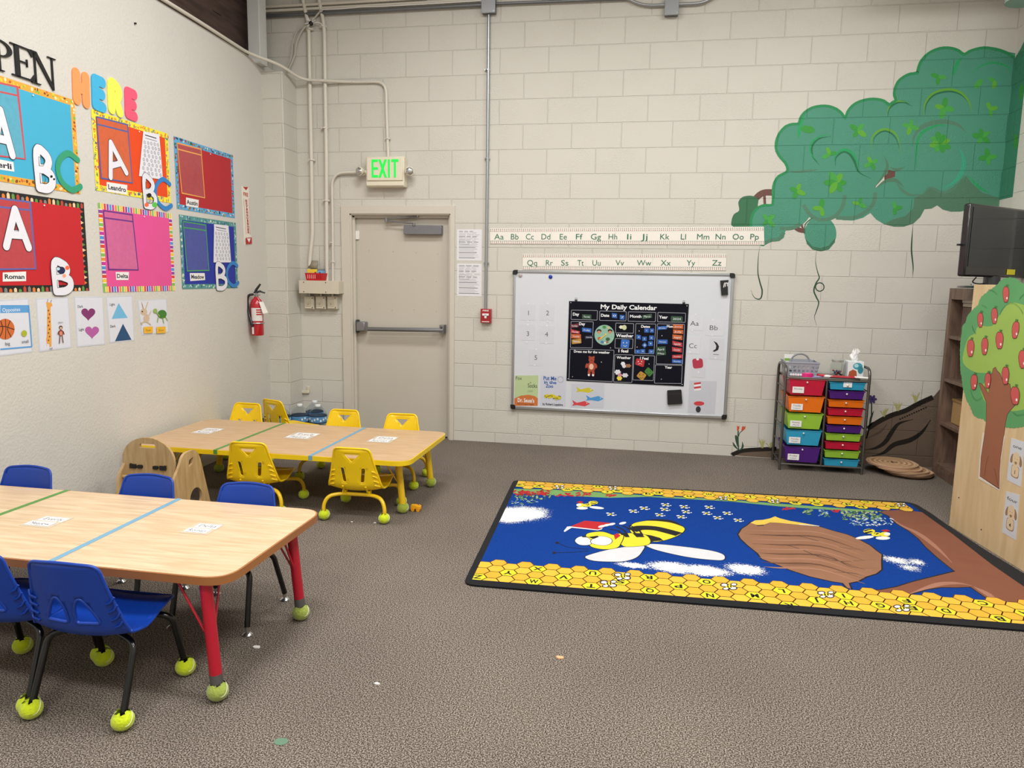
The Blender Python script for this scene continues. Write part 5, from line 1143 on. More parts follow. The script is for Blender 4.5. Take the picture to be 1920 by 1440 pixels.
for f in (lambda: A.slab(A.P([(450+58*math.cos(q), 1040+74*math.sin(q)) for q in [2*PI*k/20 for k in range(20)]]), .001, bM), lambda: A.pe(448, 942, 42, 44, bM), lambda: A.pe(420, 904, 14, 14, bM), lambda: A.pe(480, 906, 14, 14, bM), lambda: A.pe(378, 1028, 17, 36, bM, rot=.3), lambda: A.pe(510, 1030, 17, 36, bM, rot=-.3), lambda: A.pe(414, 1130, 20, 50, bM), lambda: A.pe(472, 1134, 20, 50, bM), lambda: A.pe(446, 1042, 32, 42, M('#e6b8a0', .6)), lambda: A.pe(410, 1160, 15, 15, WT), lambda: A.pe(470, 1162, 15, 15, WT), lambda: A.pe(448, 948, 8, 6, BLACK)): f()
tag(A.mb.build('bear_card', smooth=0), 'brown bear cut-out in the box about dressing for the weather', 'calendar card')
for lb, fs in (('white cloud card in the lower Weather box', [(895, 1000, 30, 28, '#e2e4ea'), (910, 1035, 26, 26, '#d8dae2')]), ('brown umbrella card beside the white cloud', [(966, 1030, 44, 26, '#9a6a44')]), ('cloud card with red pattern in the lower Weather box', [(820, 1120, 42, 36, '#dcdce4'), (850, 1160, 30, 24, '#c98a94')]), ('grey cloud card right of the yellow sun', [(925, 1165, 42, 30, '#d2d4dc')]), ('small yellow sun card at the foot of the Weather box', [(845, 1205, 36, 34, '#e3cf4a')]), ('pale cloud card in the upper weather box', [(880, 480, 40, 24, '#dfe0c8'), (915, 485, 32, 36, '#c9cfa0')])):
    A = wbart(.0055); A.crop(*CK)
    for k, (x, y, rx, ry, c) in enumerate(fs):
        if k == 0: A.slab(A.P([(x+rx*math.cos(q)*(1+.12*math.cos(q*6)), y+ry*math.sin(q)*(1+.12*math.cos(q*6))) for q in [2*PI*j/30 for j in range(30)]]), .001, M(c, .5))
        else: A.pe(x, y, rx, ry, M(c, .5))
    tag(A.mb.build('weather_card', smooth=0), lb, 'calendar card', 'small cards stuck on the calendar')
for k, (x, y) in enumerate(((1125, 536), (1095, 765), (718, 776), (588, 978), (1448, 602), (1266, 1004), (1440, 1220), (178, 1185))):
    mb = MB(); q = onY(CK[0]+x*CK[2], CK[1]+y*CK[2], WB-.006); mb.lathe([(.0038, 0), (.004, .003), (0, .004)], M('#cfd3da', .25, .5), (q.x, WB-.0055, q.z), (0, -1, 0), 10); tag(mb.build('tiny_magnet'), ('tiny silver magnet at the top left inside the Dates box', 'tiny silver magnet low in the Dates box', 'tiny silver magnet right under the picture disc', 'tiny silver magnet right of the brown bear', 'tiny silver magnet between the two blue month cards', 'tiny silver magnet right of the red face card', 'tiny silver magnet in the lower Year box', 'tiny silver magnet at the bottom left of the calendar')[k], 'magnet', 'tiny magnets on the calendar')
for x, y, lb in ((228, 98, 'black binder clip holding the top left of the calendar'), (1760, 138, 'black binder clip holding the top right of the calendar')):
    mb = MB(); q = onY(CK[0]+x*CK[2], CK[1]+y*CK[2], WB-.012); mb.box((q.x, WB-.010, q.z), (.020, .018, .010), BLACK); mb.tube([(q.x-.006, WB-.01, q.z+.004), (q.x-.007, WB-.008, q.z+.02), (q.x+.007, WB-.008, q.z+.02), (q.x+.006, WB-.01, q.z+.004)], .0012, BLACK, 6); tag(mb.build('binder_clip'), lb, 'clip')
# ================================================================== paint on the block walls
def BP(c, axis='X'): return block_mat('mural_paint', c, axis=axis, shift=0 if axis == 'X' else .1, rough=.5, var=.015)
C6 = (1340, 60, .30558); MG, MG2, MG3, MD, ML = '#4e9079', '#3f8a62', '#57a184', '#3c6650', '#5fae62'
A = wall_art(.0005, .00002).crop(*C6)
LD, LG, LB = BP('#2c6e4c'), BP('#2f9a5f'), BP('#62a03c'); OL = BP('#527a62')
BR = BP('#6a4a44')
A.pl([(240, 1035), (275, 1000), (310, 985), (360, 985)], .05, BR, 4); A.pl([(305, 1000), (308, 1060)], .02, BR); A.pl([(490, 1195), (520, 1215), (560, 1222)], .035, BR, 3); A.pl([(530, 1170), (545, 1220)], .015, BR); A.pl([(1040, 880), (1115, 870)], .10, BR)
dk = BP('#3f7052')
A.pp([(265, 1060), (268, 1030), (250, 1012), (215, 1004), (170, 1013), (145, 1045), (150, 1095), (118, 1118), (103, 1160), (115, 1195), (230, 1196), (260, 1120)], dk, smooth=3)
base = BP(MG)
out = [(1840, 160), (1800, 132), (1750, 112), (1700, 101), (1650, 97), (1600, 106), (1560, 120), (1530, 138), (1500, 117), (1470, 104), (1430, 97), (1380, 101), (1330, 120), (1290, 150), (1260, 190), (1246, 235), (1243, 252), (1200, 257), (1160, 275), (1125, 305), (1105, 350), (1102, 390), (1112, 418), (1090, 432), (1070, 446), (1040, 424), (1000, 413), (950, 412), (890, 426), (845, 452), (815, 490), (800, 528), (780, 500), (745, 472), (700, 456), (650, 454), (595, 466), (550, 495), (525, 530), (515, 563), (480, 565), (435, 580), (395, 625), (376, 680), (380, 730), (405, 772), (435, 805), (448, 845), (430, 866), (392, 885), (366, 925), (357, 980), (356, 1058), (310, 1062), (270, 1075), (240, 1105), (224, 1150), (222, 1200), (235, 1260), (290, 1305), (300, 1300), (345, 1282), (395, 1284), (425, 1262), (435, 1220), (470, 1212), (530, 1188), (562, 1160), (580, 1136), (610, 1155), (650, 1163), (700, 1160), (740, 1143), (790, 1155), (850, 1157), (910, 1140), (955, 1110), (990, 1150), (1040, 1180), (1100, 1195), (1160, 1195), (1220, 1175), (1262, 1135), (1287, 1088), (1330, 1084), (1365, 1064), (1400, 1090), (1450, 1103), (1510, 1102), (1580, 1085), (1800, 1085)]
hole = [(1066, 845), (1108, 855), (1106, 888), (1048, 908), (985, 962), (990, 942), (1040, 885), (1060, 870)]
A.up(); cl = lambda q: (XR-.0006 if q[0] > 4.0 else q[0], q[1]); lp = [[Vector((*cl(q), 0)) for q in A.P(o)] for o in (out, hole)]; tri = tessellate_polygon(lp); al = lp[0]+lp[1]; fs = []
for t in tri:
    a, b, c = [al[i] for i in t]; fs.append(tuple(t) if (b-a).cross(c-a).z > 0 else tuple(reversed(t)))
A.mb.add([A.W(q.x, q.y) for q in al], fs, base)
A.pe(649, 1238, 98, 107, base, 30)
dl = BP('#557f69')
A.pp([(1225, 1020), (1290, 985), (1325, 950), (1400, 985), (1450, 960), (1500, 920), (1540, 880), (1580, 930), (1640, 985), (1750, 1020), (1750, 1085), (1580, 1085), (1510, 1102), (1450, 1103), (1400, 1090), (1365, 1064), (1330, 1084), (1287, 1088), (1262, 1135), (1220, 1175), (1160, 1195), (1100, 1195), (1040, 1180), (1090, 1150), (1170, 1130), (1220, 1080)], OL)
A.pp([(560, 1270), (600, 1315), (650, 1325), (700, 1310), (738, 1265), (738, 1290), (700, 1335), (649, 1346), (600, 1335), (565, 1300)], BP('#44735a'))
for p in ([(545, 1060), (580, 1115), (630, 1148), (690, 1150), (745, 1125), (785, 1070), (800, 1000)], [(745, 1140), (850, 1140), (930, 1100), (975, 1050), (985, 985)], [(300, 1300), (345, 1278), (395, 1270), (425, 1230)], [(400, 1205), (470, 1205), (530, 1180)]): A.pl(p, .028, dl, 4)
for p, w, m in (([(515, 655), (518, 610), (535, 540), (555, 510)], .03, LG), ([(450, 850), (500, 858), (590, 850), (635, 842)], .018, dl), ([(640, 815), (600, 760), (598, 700), (640, 655), (715, 640)], .018, LD), ([(635, 800), (588, 740), (596, 680), (650, 640), (710, 632)], .014, LG),
                ([(740, 820), (745, 770), (790, 735), (830, 750), (860, 800), (885, 860), (960, 900)], .020, LD), ([(730, 800), (745, 750), (795, 722), (845, 745), (875, 800), (890, 850)], .020, LG), ([(962, 720), (965, 650), (1010, 605), (1065, 600), (1120, 640), (1145, 750)], .018, LB), ([(975, 690), (980, 650), (1020, 614), (1065, 612), (1110, 650), (1135, 720)], .012, LD),
                ([(1062, 520), (1070, 470), (1110, 435), (1160, 430), (1210, 455)], .022, LD), ([(1055, 510), (1075, 450), (1120, 425), (1180, 430)], .014, LB), ([(1280, 515), (1290, 440), (1340, 380), (1430, 355), (1510, 375), (1560, 430), (1578, 490)], .024, LB), ([(1290, 510), (1300, 440), (1350, 385), (1440, 365), (1510, 385), (1555, 430)], .014, LD),
                ([(1215, 700), (1225, 640), (1270, 585), (1350, 555), (1430, 552), (1500, 575), (1545, 620)], .034, dl), ([(1240, 830), (1240, 700), (1270, 620), (1360, 575), (1440, 575)], .022, LG), ([(1500, 710), (1525, 770), (1520, 850), (1470, 920), (1400, 960)], .034, BP('#3f9f7f')), ([(1525, 150), (1490, 190), (1470, 240), (1465, 270)], .028, LG), ([(1580, 250), (1640, 205), (1720, 190), (1800, 215), (1815, 260)], .014, LG),
                ([(1040, 760), (1060, 820), (1035, 880), (980, 955)], .022, OL), ([(1075, 830), (1120, 845), (1165, 828)], .020, OL), ([(1110, 905), (1140, 960), (1200, 1000), (1290, 995)], .02, dl), ([(985, 960), (1050, 915), (1110, 910), (1160, 950)], .028, OL), ([(1550, 880), (1620, 950), (1680, 985)], .02, LG), ([(1280, 985), (1325, 955), (1400, 985), (1470, 960), (1530, 880)], .02, dl)): A.pl(p, w, m, 5, taper=True)
edge = [(x, y) for x, y in out[:61]]
A.pl([q for q in out[:61]], .020, BP('#2f8a56'), 2)
A.pl([(552, 1240), (556, 1180), (600, 1140)], .008, LD, 3)
rd = random.Random(11); L1, L2, L3 = BP('#4aa04a'), BP('#5fa63a'), BP('#3d9440')
def leaf(x, y, a, r, m): A.pe(x+math.cos(a)*r*.9, y-math.sin(a)*r*.9, r, r*.52, m, 14, rot=-a)
for x, y, n, r in ((1375, 275, 3, 28), (1640, 295, 1, 34), (1720, 300, 2, 26), (1405, 465, 4, 34), (1690, 475, 3, 26), (1200, 580, 4, 28), (880, 605, 4, 30), (610, 605, 1, 40), (1385, 680, 8, 36), (1640, 640, 5, 30), (1675, 770, 4, 28), (705, 750, 3, 26), (960, 805, 4, 28), (745, 925, 6, 38), (505, 975, 4, 30), (655, 1080, 3, 30), (885, 1055, 3, 24), (1105, 1080, 3, 26), (330, 1155, 4, 26)):
    a0 = rd.uniform(0, 6.28)
    for k in range(n): leaf(x, y, a0+k*6.283/max(n, 3)*(.8 if n < 4 else 1), r*rd.uniform(.85, 1.1), (L1, L3, L2)[(k+rd.randrange(2)) % 3])
tag(A.mb.build('painted_foliage', smooth=0), 'green cloud-shaped tree foliage painted high on the block wall', 'mural')
VN = M('#23472f', .6)
for lb, P in (('short hooked vine painted under the alphabet strip', [(1425, 460), (1422, 480), (1421, 510), (1425, 530), (1429, 545), (1427, 558), (1421, 561), (1413, 556), (1408, 544)]), ('curling vine with a loop painted below the round leaf ball', [(1531, 470), (1529, 490), (1533, 510), (1536, 521), (1530, 531), (1526, 545), (1531, 558), (1535, 568), (1530, 585), (1527, 595), (1531, 610)]), ('short straight vine painted near the television', [(1712, 420), (1710, 445), (1709, 470), (1712, 500), (1711, 521)])):
    A = wall_art(); A.pl(P, .011, VN, 5, taper=True)
    if 'loop' in lb: A.pl([(1537+8*math.cos(q), 538+8*math.sin(q)) for q in [2*PI*k/18 for k in range(18)]], .008, VN, closed=True)
    tag(A.mb.build('painted_vine', smooth=0), lb, 'mural', 'painted vines')
# foliage round the corner on the right wall and its pier
A = Art((XR, 0, 0), (0, -1, 0), (0, 0, 1), .00002, .0005); z = lambda px, py: onY(px, py, 0).z
G2 = BP('#3f7f66', 'Y'); zt = z(1905, 110)  # the mural green continued, darkened to carry the shade on this wall
A.poly([(0, z(1880, 375)), (.299, z(1880, 375)), (.299, zt+.24), (.2, zt+.16), (.08, zt+.05), (0, zt)], G2)
for v in (.12, .5, .82): A.ell(.16, z(1900, 300)+v*.9, .03, .06, BP('#3f8a3c', 'Y'), .4)
tag(A.mb.build('painted_foliage', smooth=0), 'green foliage painted on the right wall next to the corner, shade put into its colour', 'mural')
A = Art((4.025, -.3, 0), (1, 0, 0), (0, 0, 1), .00002, .0005); G3 = BP('#6fbf9f')  # the mural green lightened, the lit look of the pier face is in the colour
A.poly([(.0, 1.95), (.039, 1.95), (.039, 3.05), (.0, 2.95)], G3); tag(A.mb.build('painted_foliage', smooth=0), 'teal foliage painted on the narrow block pier at the right edge, light put into its colour', 'mural')
# hill, flowers and grass at the foot of the wall
CE = (1340, 700, .21875); A = wall_art(.0006, .00002).crop(*CE); H1 = BP('#6b5c4f'); HK = BP('#26221f'); H2 = BP('#574a40')
A.pp([(145, 700), (220, 668), (300, 655), (400, 650), (530, 645), (700, 640), (1200, 560), (1320, 470), (1420, 400), (1520, 355), (1640, 315), (1740, 262), (1800, 225), (1880, 195), (1960, 170), (1960, 860), (1200, 760), (600, 730)], H1, smooth=3)
A.pl([(148, 698), (220, 668), (300, 657), (400, 652), (530, 646)], .035, HK, 4); A.pl([(1310, 475), (1420, 405), (1520, 358), (1640, 318), (1740, 264), (1870, 205)], .04, HK, 4)
A.pl([(1290, 655), (1380, 640), (1460, 590), (1520, 500), (1580, 430), (1700, 395)], .035, HK, 4, taper=True); A.pl([(1350, 710), (1450, 680), (1540, 610), (1680, 570), (1780, 500), (1850, 400)], .04, HK, 4, taper=True); A.pl([(1300, 560), (1420, 500), (1480, 430)], .02, H2, 3, taper=True)
for k in range(12): A.pe(1590+k*20, 392-k*9, 9, 7, HK, 8)
tag(A.mb.build('painted_hill', smooth=0), 'brown hill with black contour strokes painted low on the block wall', 'mural')
def grass(x, y, h, seed, label, c='#a9a768'):
    A = wall_art(.0006, .00002).crop(*CE); rd = random.Random(seed); m = M(c, .6)
    for k in range(9):
        dx = rd.uniform(-1, 1); A.pl([(x+dx*8, y), (x+dx*22, y-h*.5), (x+dx*45, y-h*rd.uniform(.6, 1))], .007, m, 3, taper=True)
    tag(A.mb.build('painted_grass', smooth=0), label, 'mural', 'painted tufts of grass')
grass(408, 642, 95, 1, 'painted grass tuft left of the drawer cart'); grass(475, 640, 60, 5, 'small painted grass tuft touching the drawer cart leg'); grass(1450, 375, 85, 2, 'painted grass tuft on the hill, nearest the drawer cart'); grass(1570, 325, 95, 3, 'painted grass tuft in the middle of the hill slope'); grass(1722, 250, 95, 4, 'highest painted grass tuft, beside the brown bookcase')
A = wall_art(.0006, .00002).crop(*CE); g = M('#2c4c3a', .6); r = M('#c9502e', .6)
A.pl([(205, 660), (200, 560), (202, 490)], .010, g, 3); A.pl([(208, 655), (195, 600), (183, 540), (185, 530)], .022, g, 3, taper=True); A.pl([(205, 540), (215, 510), (240, 490)], .006, g, 3); A.pl([(208, 662), (170, 620), (155, 588)], .016, g, 3, taper=True); A.pl([(212, 662), (240, 630), (236, 585)], .016, g, 3, taper=True)
A.pp([(190, 490), (192, 460), (188, 447), (200, 455), (212, 450), (210, 475), (202, 492)], r); A.pp([(228, 495), (232, 465), (240, 450), (250, 458), (265, 452), (262, 475), (245, 490)], r)
tag(A.mb.build('painted_tulips', smooth=0), 'two orange-red tulips painted at the foot of the wall', 'mural')
A = wall_art(.0006, .00002).crop(*CE); pu = M('#3f2f6a', .6); g = M('#1f2f2a', .6)
A.pl([(1300, 560), (1340, 400), (1345, 240)], .010, g, 3); A.pl([(1320, 460), (1340, 380), (1365, 320)], .016, g, 3, taper=True); A.pl([(1315, 480), (1335, 440), (1360, 415)], .014, g, 3, taper=True)
for k in range(6): a = k*1.05; A.pe(1350+math.cos(a)*22, 222+math.sin(a)*20, 20, 12, pu, 12, rot=a)
A.pe(1350, 222, 8, 8, M('#1c1630', .6), 10); tag(A.mb.build('painted_flower', smooth=0), 'dark purple flower painted behind the right side of the drawer cart', 'mural')
# ================================================================== drawer cart
YF = -.385; STEEL = M('#6f6c69', .32, .8, .06)
f = lambda x, y, Y=YF: onY(CE[0]+x*CE[2], CE[1]+y*CE[2], Y)
LX0 = onZ(1460, 879).x; LX1 = onZ(1614, 889).x
YB = YF+.33; MX = (LX0+LX1)/2+.002; ZT = f(790, 45).z+.005
cart = thing('drawer_cart', 'metal cart with five large and ten small coloured plastic drawers against the wall', 'drawer cart', ((LX0+LX1)/2, (YF+YB)/2, 0))
for x in (LX0, LX1):
    mb = MB(); zt = ZT+.085; mb.tube(bend([(x, YF, .0), (x, YF, zt), (x, YB, zt), (x, YB, .0)], .07, 6), .0105, STEEL, 10)
    mb.build('side_hoop', cart, smooth=50)
    mb = MB()
    for k in range(5): z = .06+(ZT-.06)*k/4.6; mb.cyl((x, YF, z), (x, YB, z), .005, STEEL, 8)
    mb.build('side_rung', cart)
mb = MB(); mb.cyl((MX, YF, .045), (MX, YF, ZT), .008, STEEL, 10); mb.cyl((MX, YB, .045), (MX, YB, ZT), .008, STEEL, 10); mb.build('centre_post', cart)
mb = MB()
for y in (YF, YB):
    for z in (.05, ZT-.012): mb.cyl((LX0, y, z), (LX1, y, z), .008, STEEL, 10)
mb.build('cross_rail', cart)
mb = MB(); mb.box(((LX0+LX1)/2, (YF+YB)/2, ZT), (LX1-LX0-.02, YB-YF, .008), M('#7f7a74', .35, .3)); mb.build('top_tray', cart, bevel=.002)
def drawer(x0, x1, ztop, h, c, text=None, lab=None, slip=None):
    m = M(c, .35, var=.03, trans=.0); dep = .30; y0 = YF-.004; tp = min(.024, h*.26); mb = MB()
    b_ = [(x0+tp, y0+.008, ztop-h), (x1-tp, y0+.008, ztop-h), (x1-tp, y0+dep-.02, ztop-h), (x0+tp, y0+dep-.02, ztop-h)]; t_ = [(x0+.006, y0, ztop), (x1-.006, y0, ztop), (x1-.006, y0+dep, ztop), (x0+.006, y0+dep, ztop)]
    mb.add(b_+t_, [(3, 2, 1, 0), (0, 1, 5, 4), (1, 2, 6, 5), (2, 3, 7, 6), (3, 0, 4, 7)], m)
    o = mb.build('drawer', cart, smooth=0, solid=.003, offs=0)
    if lab: o['label'] = lab
    mb = MB(); rr = [Vector(t_[i]) for i in range(4)]; mb.tube([rr[0]+Vector((-.004, -.004, 0)), rr[1]+Vector((.004, -.004, 0)), rr[2], rr[3]], .0042, M(c, .3), 8, closed=True); mb.build('drawer_rim', o, smooth=50)
    mb = MB(); cx = (x0+x1)/2+.0; zc = ztop-min(.022, h*.38); mb.ball((cx, y0-.008, zc), .0075, M('#e6e4e0', .2, .3), 12); mb.build('knob', o)
    if text:
        A = Art((0, y0-.001, 0), (1, 0, 0), (0, 0, 1), .0003, .0016); u, v = cx-.062, ztop-h*.68; A.rect(u-.042, v-.024, u+.042, v+.024, WHITE); k = M('#303038', .6)
        if len(text) > 1: A.text(text[0], u, v+.004, .012, k, .058); A.text(text[1], u, v-.014, .010, M('#4a78a8', .6), .05)
        else: A.text(text[0], u, v+.002, .012, k, .062)
        A.mb.build('paper_label', o, smooth=0)
    if slip:
        A = Art((0, y0-.001, 0), (1, 0, 0), (0, 0, 1), .0003, .0016); A.rect(cx-.03, ztop-.035, cx+.032, ztop+.003, WHITE); A.mb.build('paper_label', o, smooth=0)
CR, CO, CG, CB, CP = '#c01238', '#e8720f', '#94c23a', '#2b9cc4', '#4a1a78'
ly = [52, 200, 345, 488, 628]; tx = [('Monday',), ('Tuesday', 'Learn'), ('Wednesday', 'Art'), ('Thursday', 'Math'), ('Friday', 'Letter')]
zs = [f(780-10*i, y).z for i, y in enumerate(ly)]; zs.append(f(740, 775).z)
for i, (c, nm) in enumerate(zip((CR, CO, CG, CB, CP), ('red', 'orange', 'green', 'blue', 'purple'))): drawer(LX0+.022, MX-.008, zs[i], (zs[i]-zs[i+1])*.90, c, tx[i], 'large '+nm+' drawer with a weekday label')
ry = [80, 153, 232, 303, 374, 450, 520, 590, 664, 737]; zs = [f(1150-6*i, y).z for i, y in enumerate(ry)]; zs.append(f(1090, 812).z)
for i, (c, nm) in enumerate(zip((CB, CP, CO, CR, CO, CP, CG, CR, CG, CB), ('blue', 'purple', 'orange', 'red', 'orange', 'purple', 'green', 'red', 'green', 'blue'))): drawer(MX+.014, LX1-.022, zs[i], (zs[i]-zs[i+1])*.84, c, None, 'small '+nm+' drawer in row '+('one', 'two', 'three', 'four', 'five', 'six', 'seven', 'eight', 'nine', 'ten')[i]+' of the right column', slip=(i == 0))
# ---- things on the cart
CD = (1340, 480, .21875); g = lambda x, y, Y: onY(CD[0]+x*CD[2], CD[1]+y*CD[2], Y); T0 = ZT+.004
GY = M('#9a9ca6', .4, var=.04)
bx0, bx1, by0, by1 = g(612, 1000, -.34).x, g(888, 1000, -.34).x, -.34, -.13; bh = .105
bk = thing('caddy_basket', 'grey plastic caddy basket with arched handle on the left of the cart top', 'basket', ((bx0+bx1)/2, (by0+by1)/2, T0))
mb = MB(); o_ = .012
b_ = [(bx0+o_, by0+o_, T0), (bx1-o_, by0+o_, T0), (bx1-o_, by1-o_, T0), (bx0+o_, by1-o_, T0)]; t_ = [(bx0-.006, by0, T0+bh), (bx1+.006, by0, T0+bh), (bx1+.006, by1, T0+bh), (bx0-.006, by1, T0+bh)]
mb.add(b_, [(3, 2, 1, 0)], GY)
# front and back panels with square holes
def holed(Pb0, Pb1, Pt1, Pt0, cols, nrow):
    Pb0, Pb1, Pt1, Pt0 = map(Vector, (Pb0, Pb1, Pt1, Pt0)); 
    def at(u, v): return (Pb0*(1-u)+Pb1*u)*(1-v)+(Pt0*(1-u)+Pt1*u)*v
    us = [0]; vs = [0]
    for i in range(cols): us += [(i+.62)/(cols+.24)-.0, (i+1.0)/(cols+.24)+.03]
    us.append(1)
    for j in range(nrow): vs += [.32+j*.28, .32+j*.28+.16]
    vs.append(1)
    for i in range(len(us)-1):
        for j in range(len(vs)-1):
            if i % 2 == 1 and j % 2 == 1: continue
            mb.add([at(us[i], vs[j]), at(us[i+1], vs[j]), at(us[i+1], vs[j+1]), at(us[i], vs[j+1])], [(0, 1, 2, 3)], GY)
holed(b_[0], b_[1], t_[1], t_[0], 7, 2); holed(b_[2], b_[3], t_[3], t_[2], 7, 2); holed(b_[1], b_[2], t_[2], t_[1], 4, 2); holed(b_[3], b_[0], t_[0], t_[3], 4, 2)
mb.build('basket_body', bk, smooth=0, solid=.003, offs=0)
mb = MB(); mb.tube(t_, .006, GY, 8, closed=True); mb.build('basket_rim', bk)
mb = MB(); xm, ym = (bx0+bx1)/2, (by0+by1)/2; mb.tube([(xm-.065, ym, T0+bh-.02)]+[(xm+.065*math.cos(a), ym, T0+bh+.005+.055*math.sin(a)) for a in [PI-PI*k/12 for k in range(13)]]+[(xm+.065, ym, T0+bh-.02)], .007, M('#84868f', .4), 10); mb.box((xm, ym, T0+bh-.005), (.16, .012, .05), GY); mb.build('carry_handle', bk, smooth=50)
mb = MB(); mb.box((bx0+.045, by1-.03, T0+.09), (.075, .03, .12), M('#e6e6e4', .5)); mb.box((bx0+.045, by1-.0455, T0+.112), (.07, .002, .02), M('#7fae4a', .5)); tag(mb.build('paper_packet', bevel=.002), 'white and green packet standing in the grey caddy basket', 'packet')
mb = MB(); q = g(640, 985, -.355); PK = M('#d8d0d8', .5)
for k in range(5): mb.ball((bx0+.035+.018*k, -.352-.004*(k % 2), T0+.012), .012, M('#e0c8d4' if k % 2 else '#c9d0d4', .5), 10)
tag(mb.build('craft_pebbles', smooth=60), 'small pale craft balls in front of the caddy basket', 'craft supplies', kind='stuff')
q = g(800, 1012, -.37); mb = MB(); PKM = M('#d9287a', .35)
mb.prism(rnd([(-.04, -.018), (.0, -.026), (.04, -.018), (.042, .015), (.0, .024), (-.042, .015)], .014, 4), .026, PKM, (q.x, -.355, T0+.001)); mb.prism(rnd([(-.02, -.01), (.02, -.01), (.02, .01), (-.02, .01)], .006, 3), .006, M('#ef6aa8', .3), (q.x, -.355, T0+.027)); tag(mb.build('pink_case', bevel=.003), 'bright pink plastic case on the front of the cart top', 'case')
q = g(880, 1012, -.37); mb = MB(); mb.prism(rnd([(-.035, -.02), (.035, -.02), (.035, .02), (-.035, .02)], .004, 2), .008, M('#8a78b4', .4), (q.x, -.36, T0+.001)); mb.box((q.x, -.36, T0+.0095), (.04, .02, .002), M('#d8d4e6', .4)); tag(mb.build('card_pack', bevel=.001), 'small lilac flat pack beside the pink case', 'pack')
x_ = g(955, 990, -.36).x
mb = MB(); mb.cyl((x_-.05, -.30, T0+.012), (x_+.005, -.325, T0+.012), .009, M('#d0243a', .35), 12); mb.cyl((x_+.005, -.325, T0+.012), (x_+.03, -.337, T0+.012), .0075, WHITE, 12); tag(mb.build('marker_pen', smooth=40), 'red and white marker lying left of the red folder', 'marker')
mb = MB(); mb.cyl((x_-.01, -.357, T0+.010), (x_+.035, -.352, T0+.010), .009, WHITE, 12); mb.cyl((x_+.035, -.352, T0+.010), (x_+.05, -.35, T0+.010), .0075, M('#c9ccd2', .4), 12); tag(mb.build('glue_bottle', smooth=40), 'short white bottle lying beside the lilac pack', 'bottle')
x1_ = g(1090, 1000, -.35).x; mb = MB(); R_ = Matrix.Rotation(-.12, 3, 'Z'); mb.box((x1_+.0, -.335, T0+.008), (.19, .07, .012), M('#c41f36', .4), R_); tag(mb.build('red_folder', bevel=.002), 'red flat case in front of the glass jar', 'case')
mb = MB(); mb.box((x1_+.02, -.372, T0+.004), (.21, .018, .006), M('#2a1f1f', .5), R_); tag(mb.build('dark_ruler', bevel=.001), 'dark flat strip lying along the cart front edge', 'strip')
for k in range(2):
    mb = MB(); xx = g(1240+k*30, 1010, -.36).x; mb.cyl((xx-.03, -.350-k*.02, T0+.011+k*.0), (xx+.035, -.362-k*.016, T0+.011), .0075, WHITE, 12); mb.cyl((xx+.035, -.362-k*.016, T0+.011), (xx+.05, -.365-k*.016, T0+.011), .0065, M('#9fb4c8', .4), 12); tag(mb.build('marker_pen', smooth=40), ('white marker lying behind on the right end of the cart top', 'white marker lying at the front right edge of the cart top')[k], 'marker')
q = g(1055, 900, -.22); jar = thing('glass_jar', 'clear glass jar with lid and mixed beads on the cart top', 'jar', (q.x, -.22, T0)); GLS = glassy('clear_glass', '#f2f6f4', .02)
mb = MB(); mb.lathe([(.035, .001), (.047, .004), (.05, .02), (.05, .085), (.044, .105), (.040, .11), (.040, .118)], GLS, (q.x, -.22, T0), n=24); mb.build('jar_body', jar, smooth=40, solid=.002)
mb = MB(); mb.lathe([(.043, .112), (.044, .114), (.044, .128), (.04, .130), (0, .130)], M('#b9bdb8', .3, .4), (q.x, -.22, T0), n=24); mb.build('jar_lid', jar, smooth=40)
mb = MB(); rd = random.Random(2)
for k in range(40): a, r = rd.uniform(0, 6.28), rd.uniform(0, .036); mb.ball((q.x+r*math.cos(a), -.22+r*math.sin(a), T0+.012+rd.uniform(0, .03)), .008, M(rd.choice(['#2c2c30', '#b03a3a', '#e6e0d8', '#3a5a8a', '#7a4a2a']), .5), 6)
b_o = tag(mb.build('beads', smooth=60), 'mixed dark and light beads inside the glass jar', 'beads', kind='stuff')
q = g(1195, 930, -.22); tb = thing('tissue_box', 'white tissue box with teal and rust pattern at the right of the cart top', 'tissue box', (q.x, -.22, T0)); s_ = .115
mb = MB(); mb.box((q.x, -.22, T0+.062), (s_, s_, .122), M('#e2e8ea', .5)); mb.build('carton', tb, bevel=.002)
A = Art((0, -.22-s_/2, 0), (1, 0, 0), (0, 0, 1), .0002, .0004)
A.ell(q.x+.012, T0+.088, .034, .026, M('#3f9cae', .5)); A.ell(q.x+.002, T0+.092, .016, .014, M('#a9dce0', .5)); A.ell(q.x+.034, T0+.06, .02, .03, M('#2f8494', .5)); A.poly([(q.x-.052, T0+.004), (q.x+.012, T0+.004), (q.x+.006, T0+.05), (q.x-.02, T0+.062), (q.x-.046, T0+.045)], M('#a8532f', .5)); A.mb.build('carton_print', tb, smooth=0)
mb = MB(); rd = random.Random(5); vs = []; n = 12
for j in range(5):
    for k in range(n):
        a = 2*PI*k/n; r = (.012, .024, .030, .026, .012)[j]*rd.uniform(.6, 1.35); vs.append((q.x+r*math.cos(a)*1.1, -.22+r*math.sin(a)*.7, T0+.118+j*.022*rd.uniform(.8, 1.2)))
mb.add(vs, [(j*n+k, j*n+(k+1) % n, (j+1)*n+(k+1) % n, (j+1)*n+k) for j in range(4) for k in range(n)], M('#f2f2f2', .8)); mb.build('tissue', tb, smooth=0)
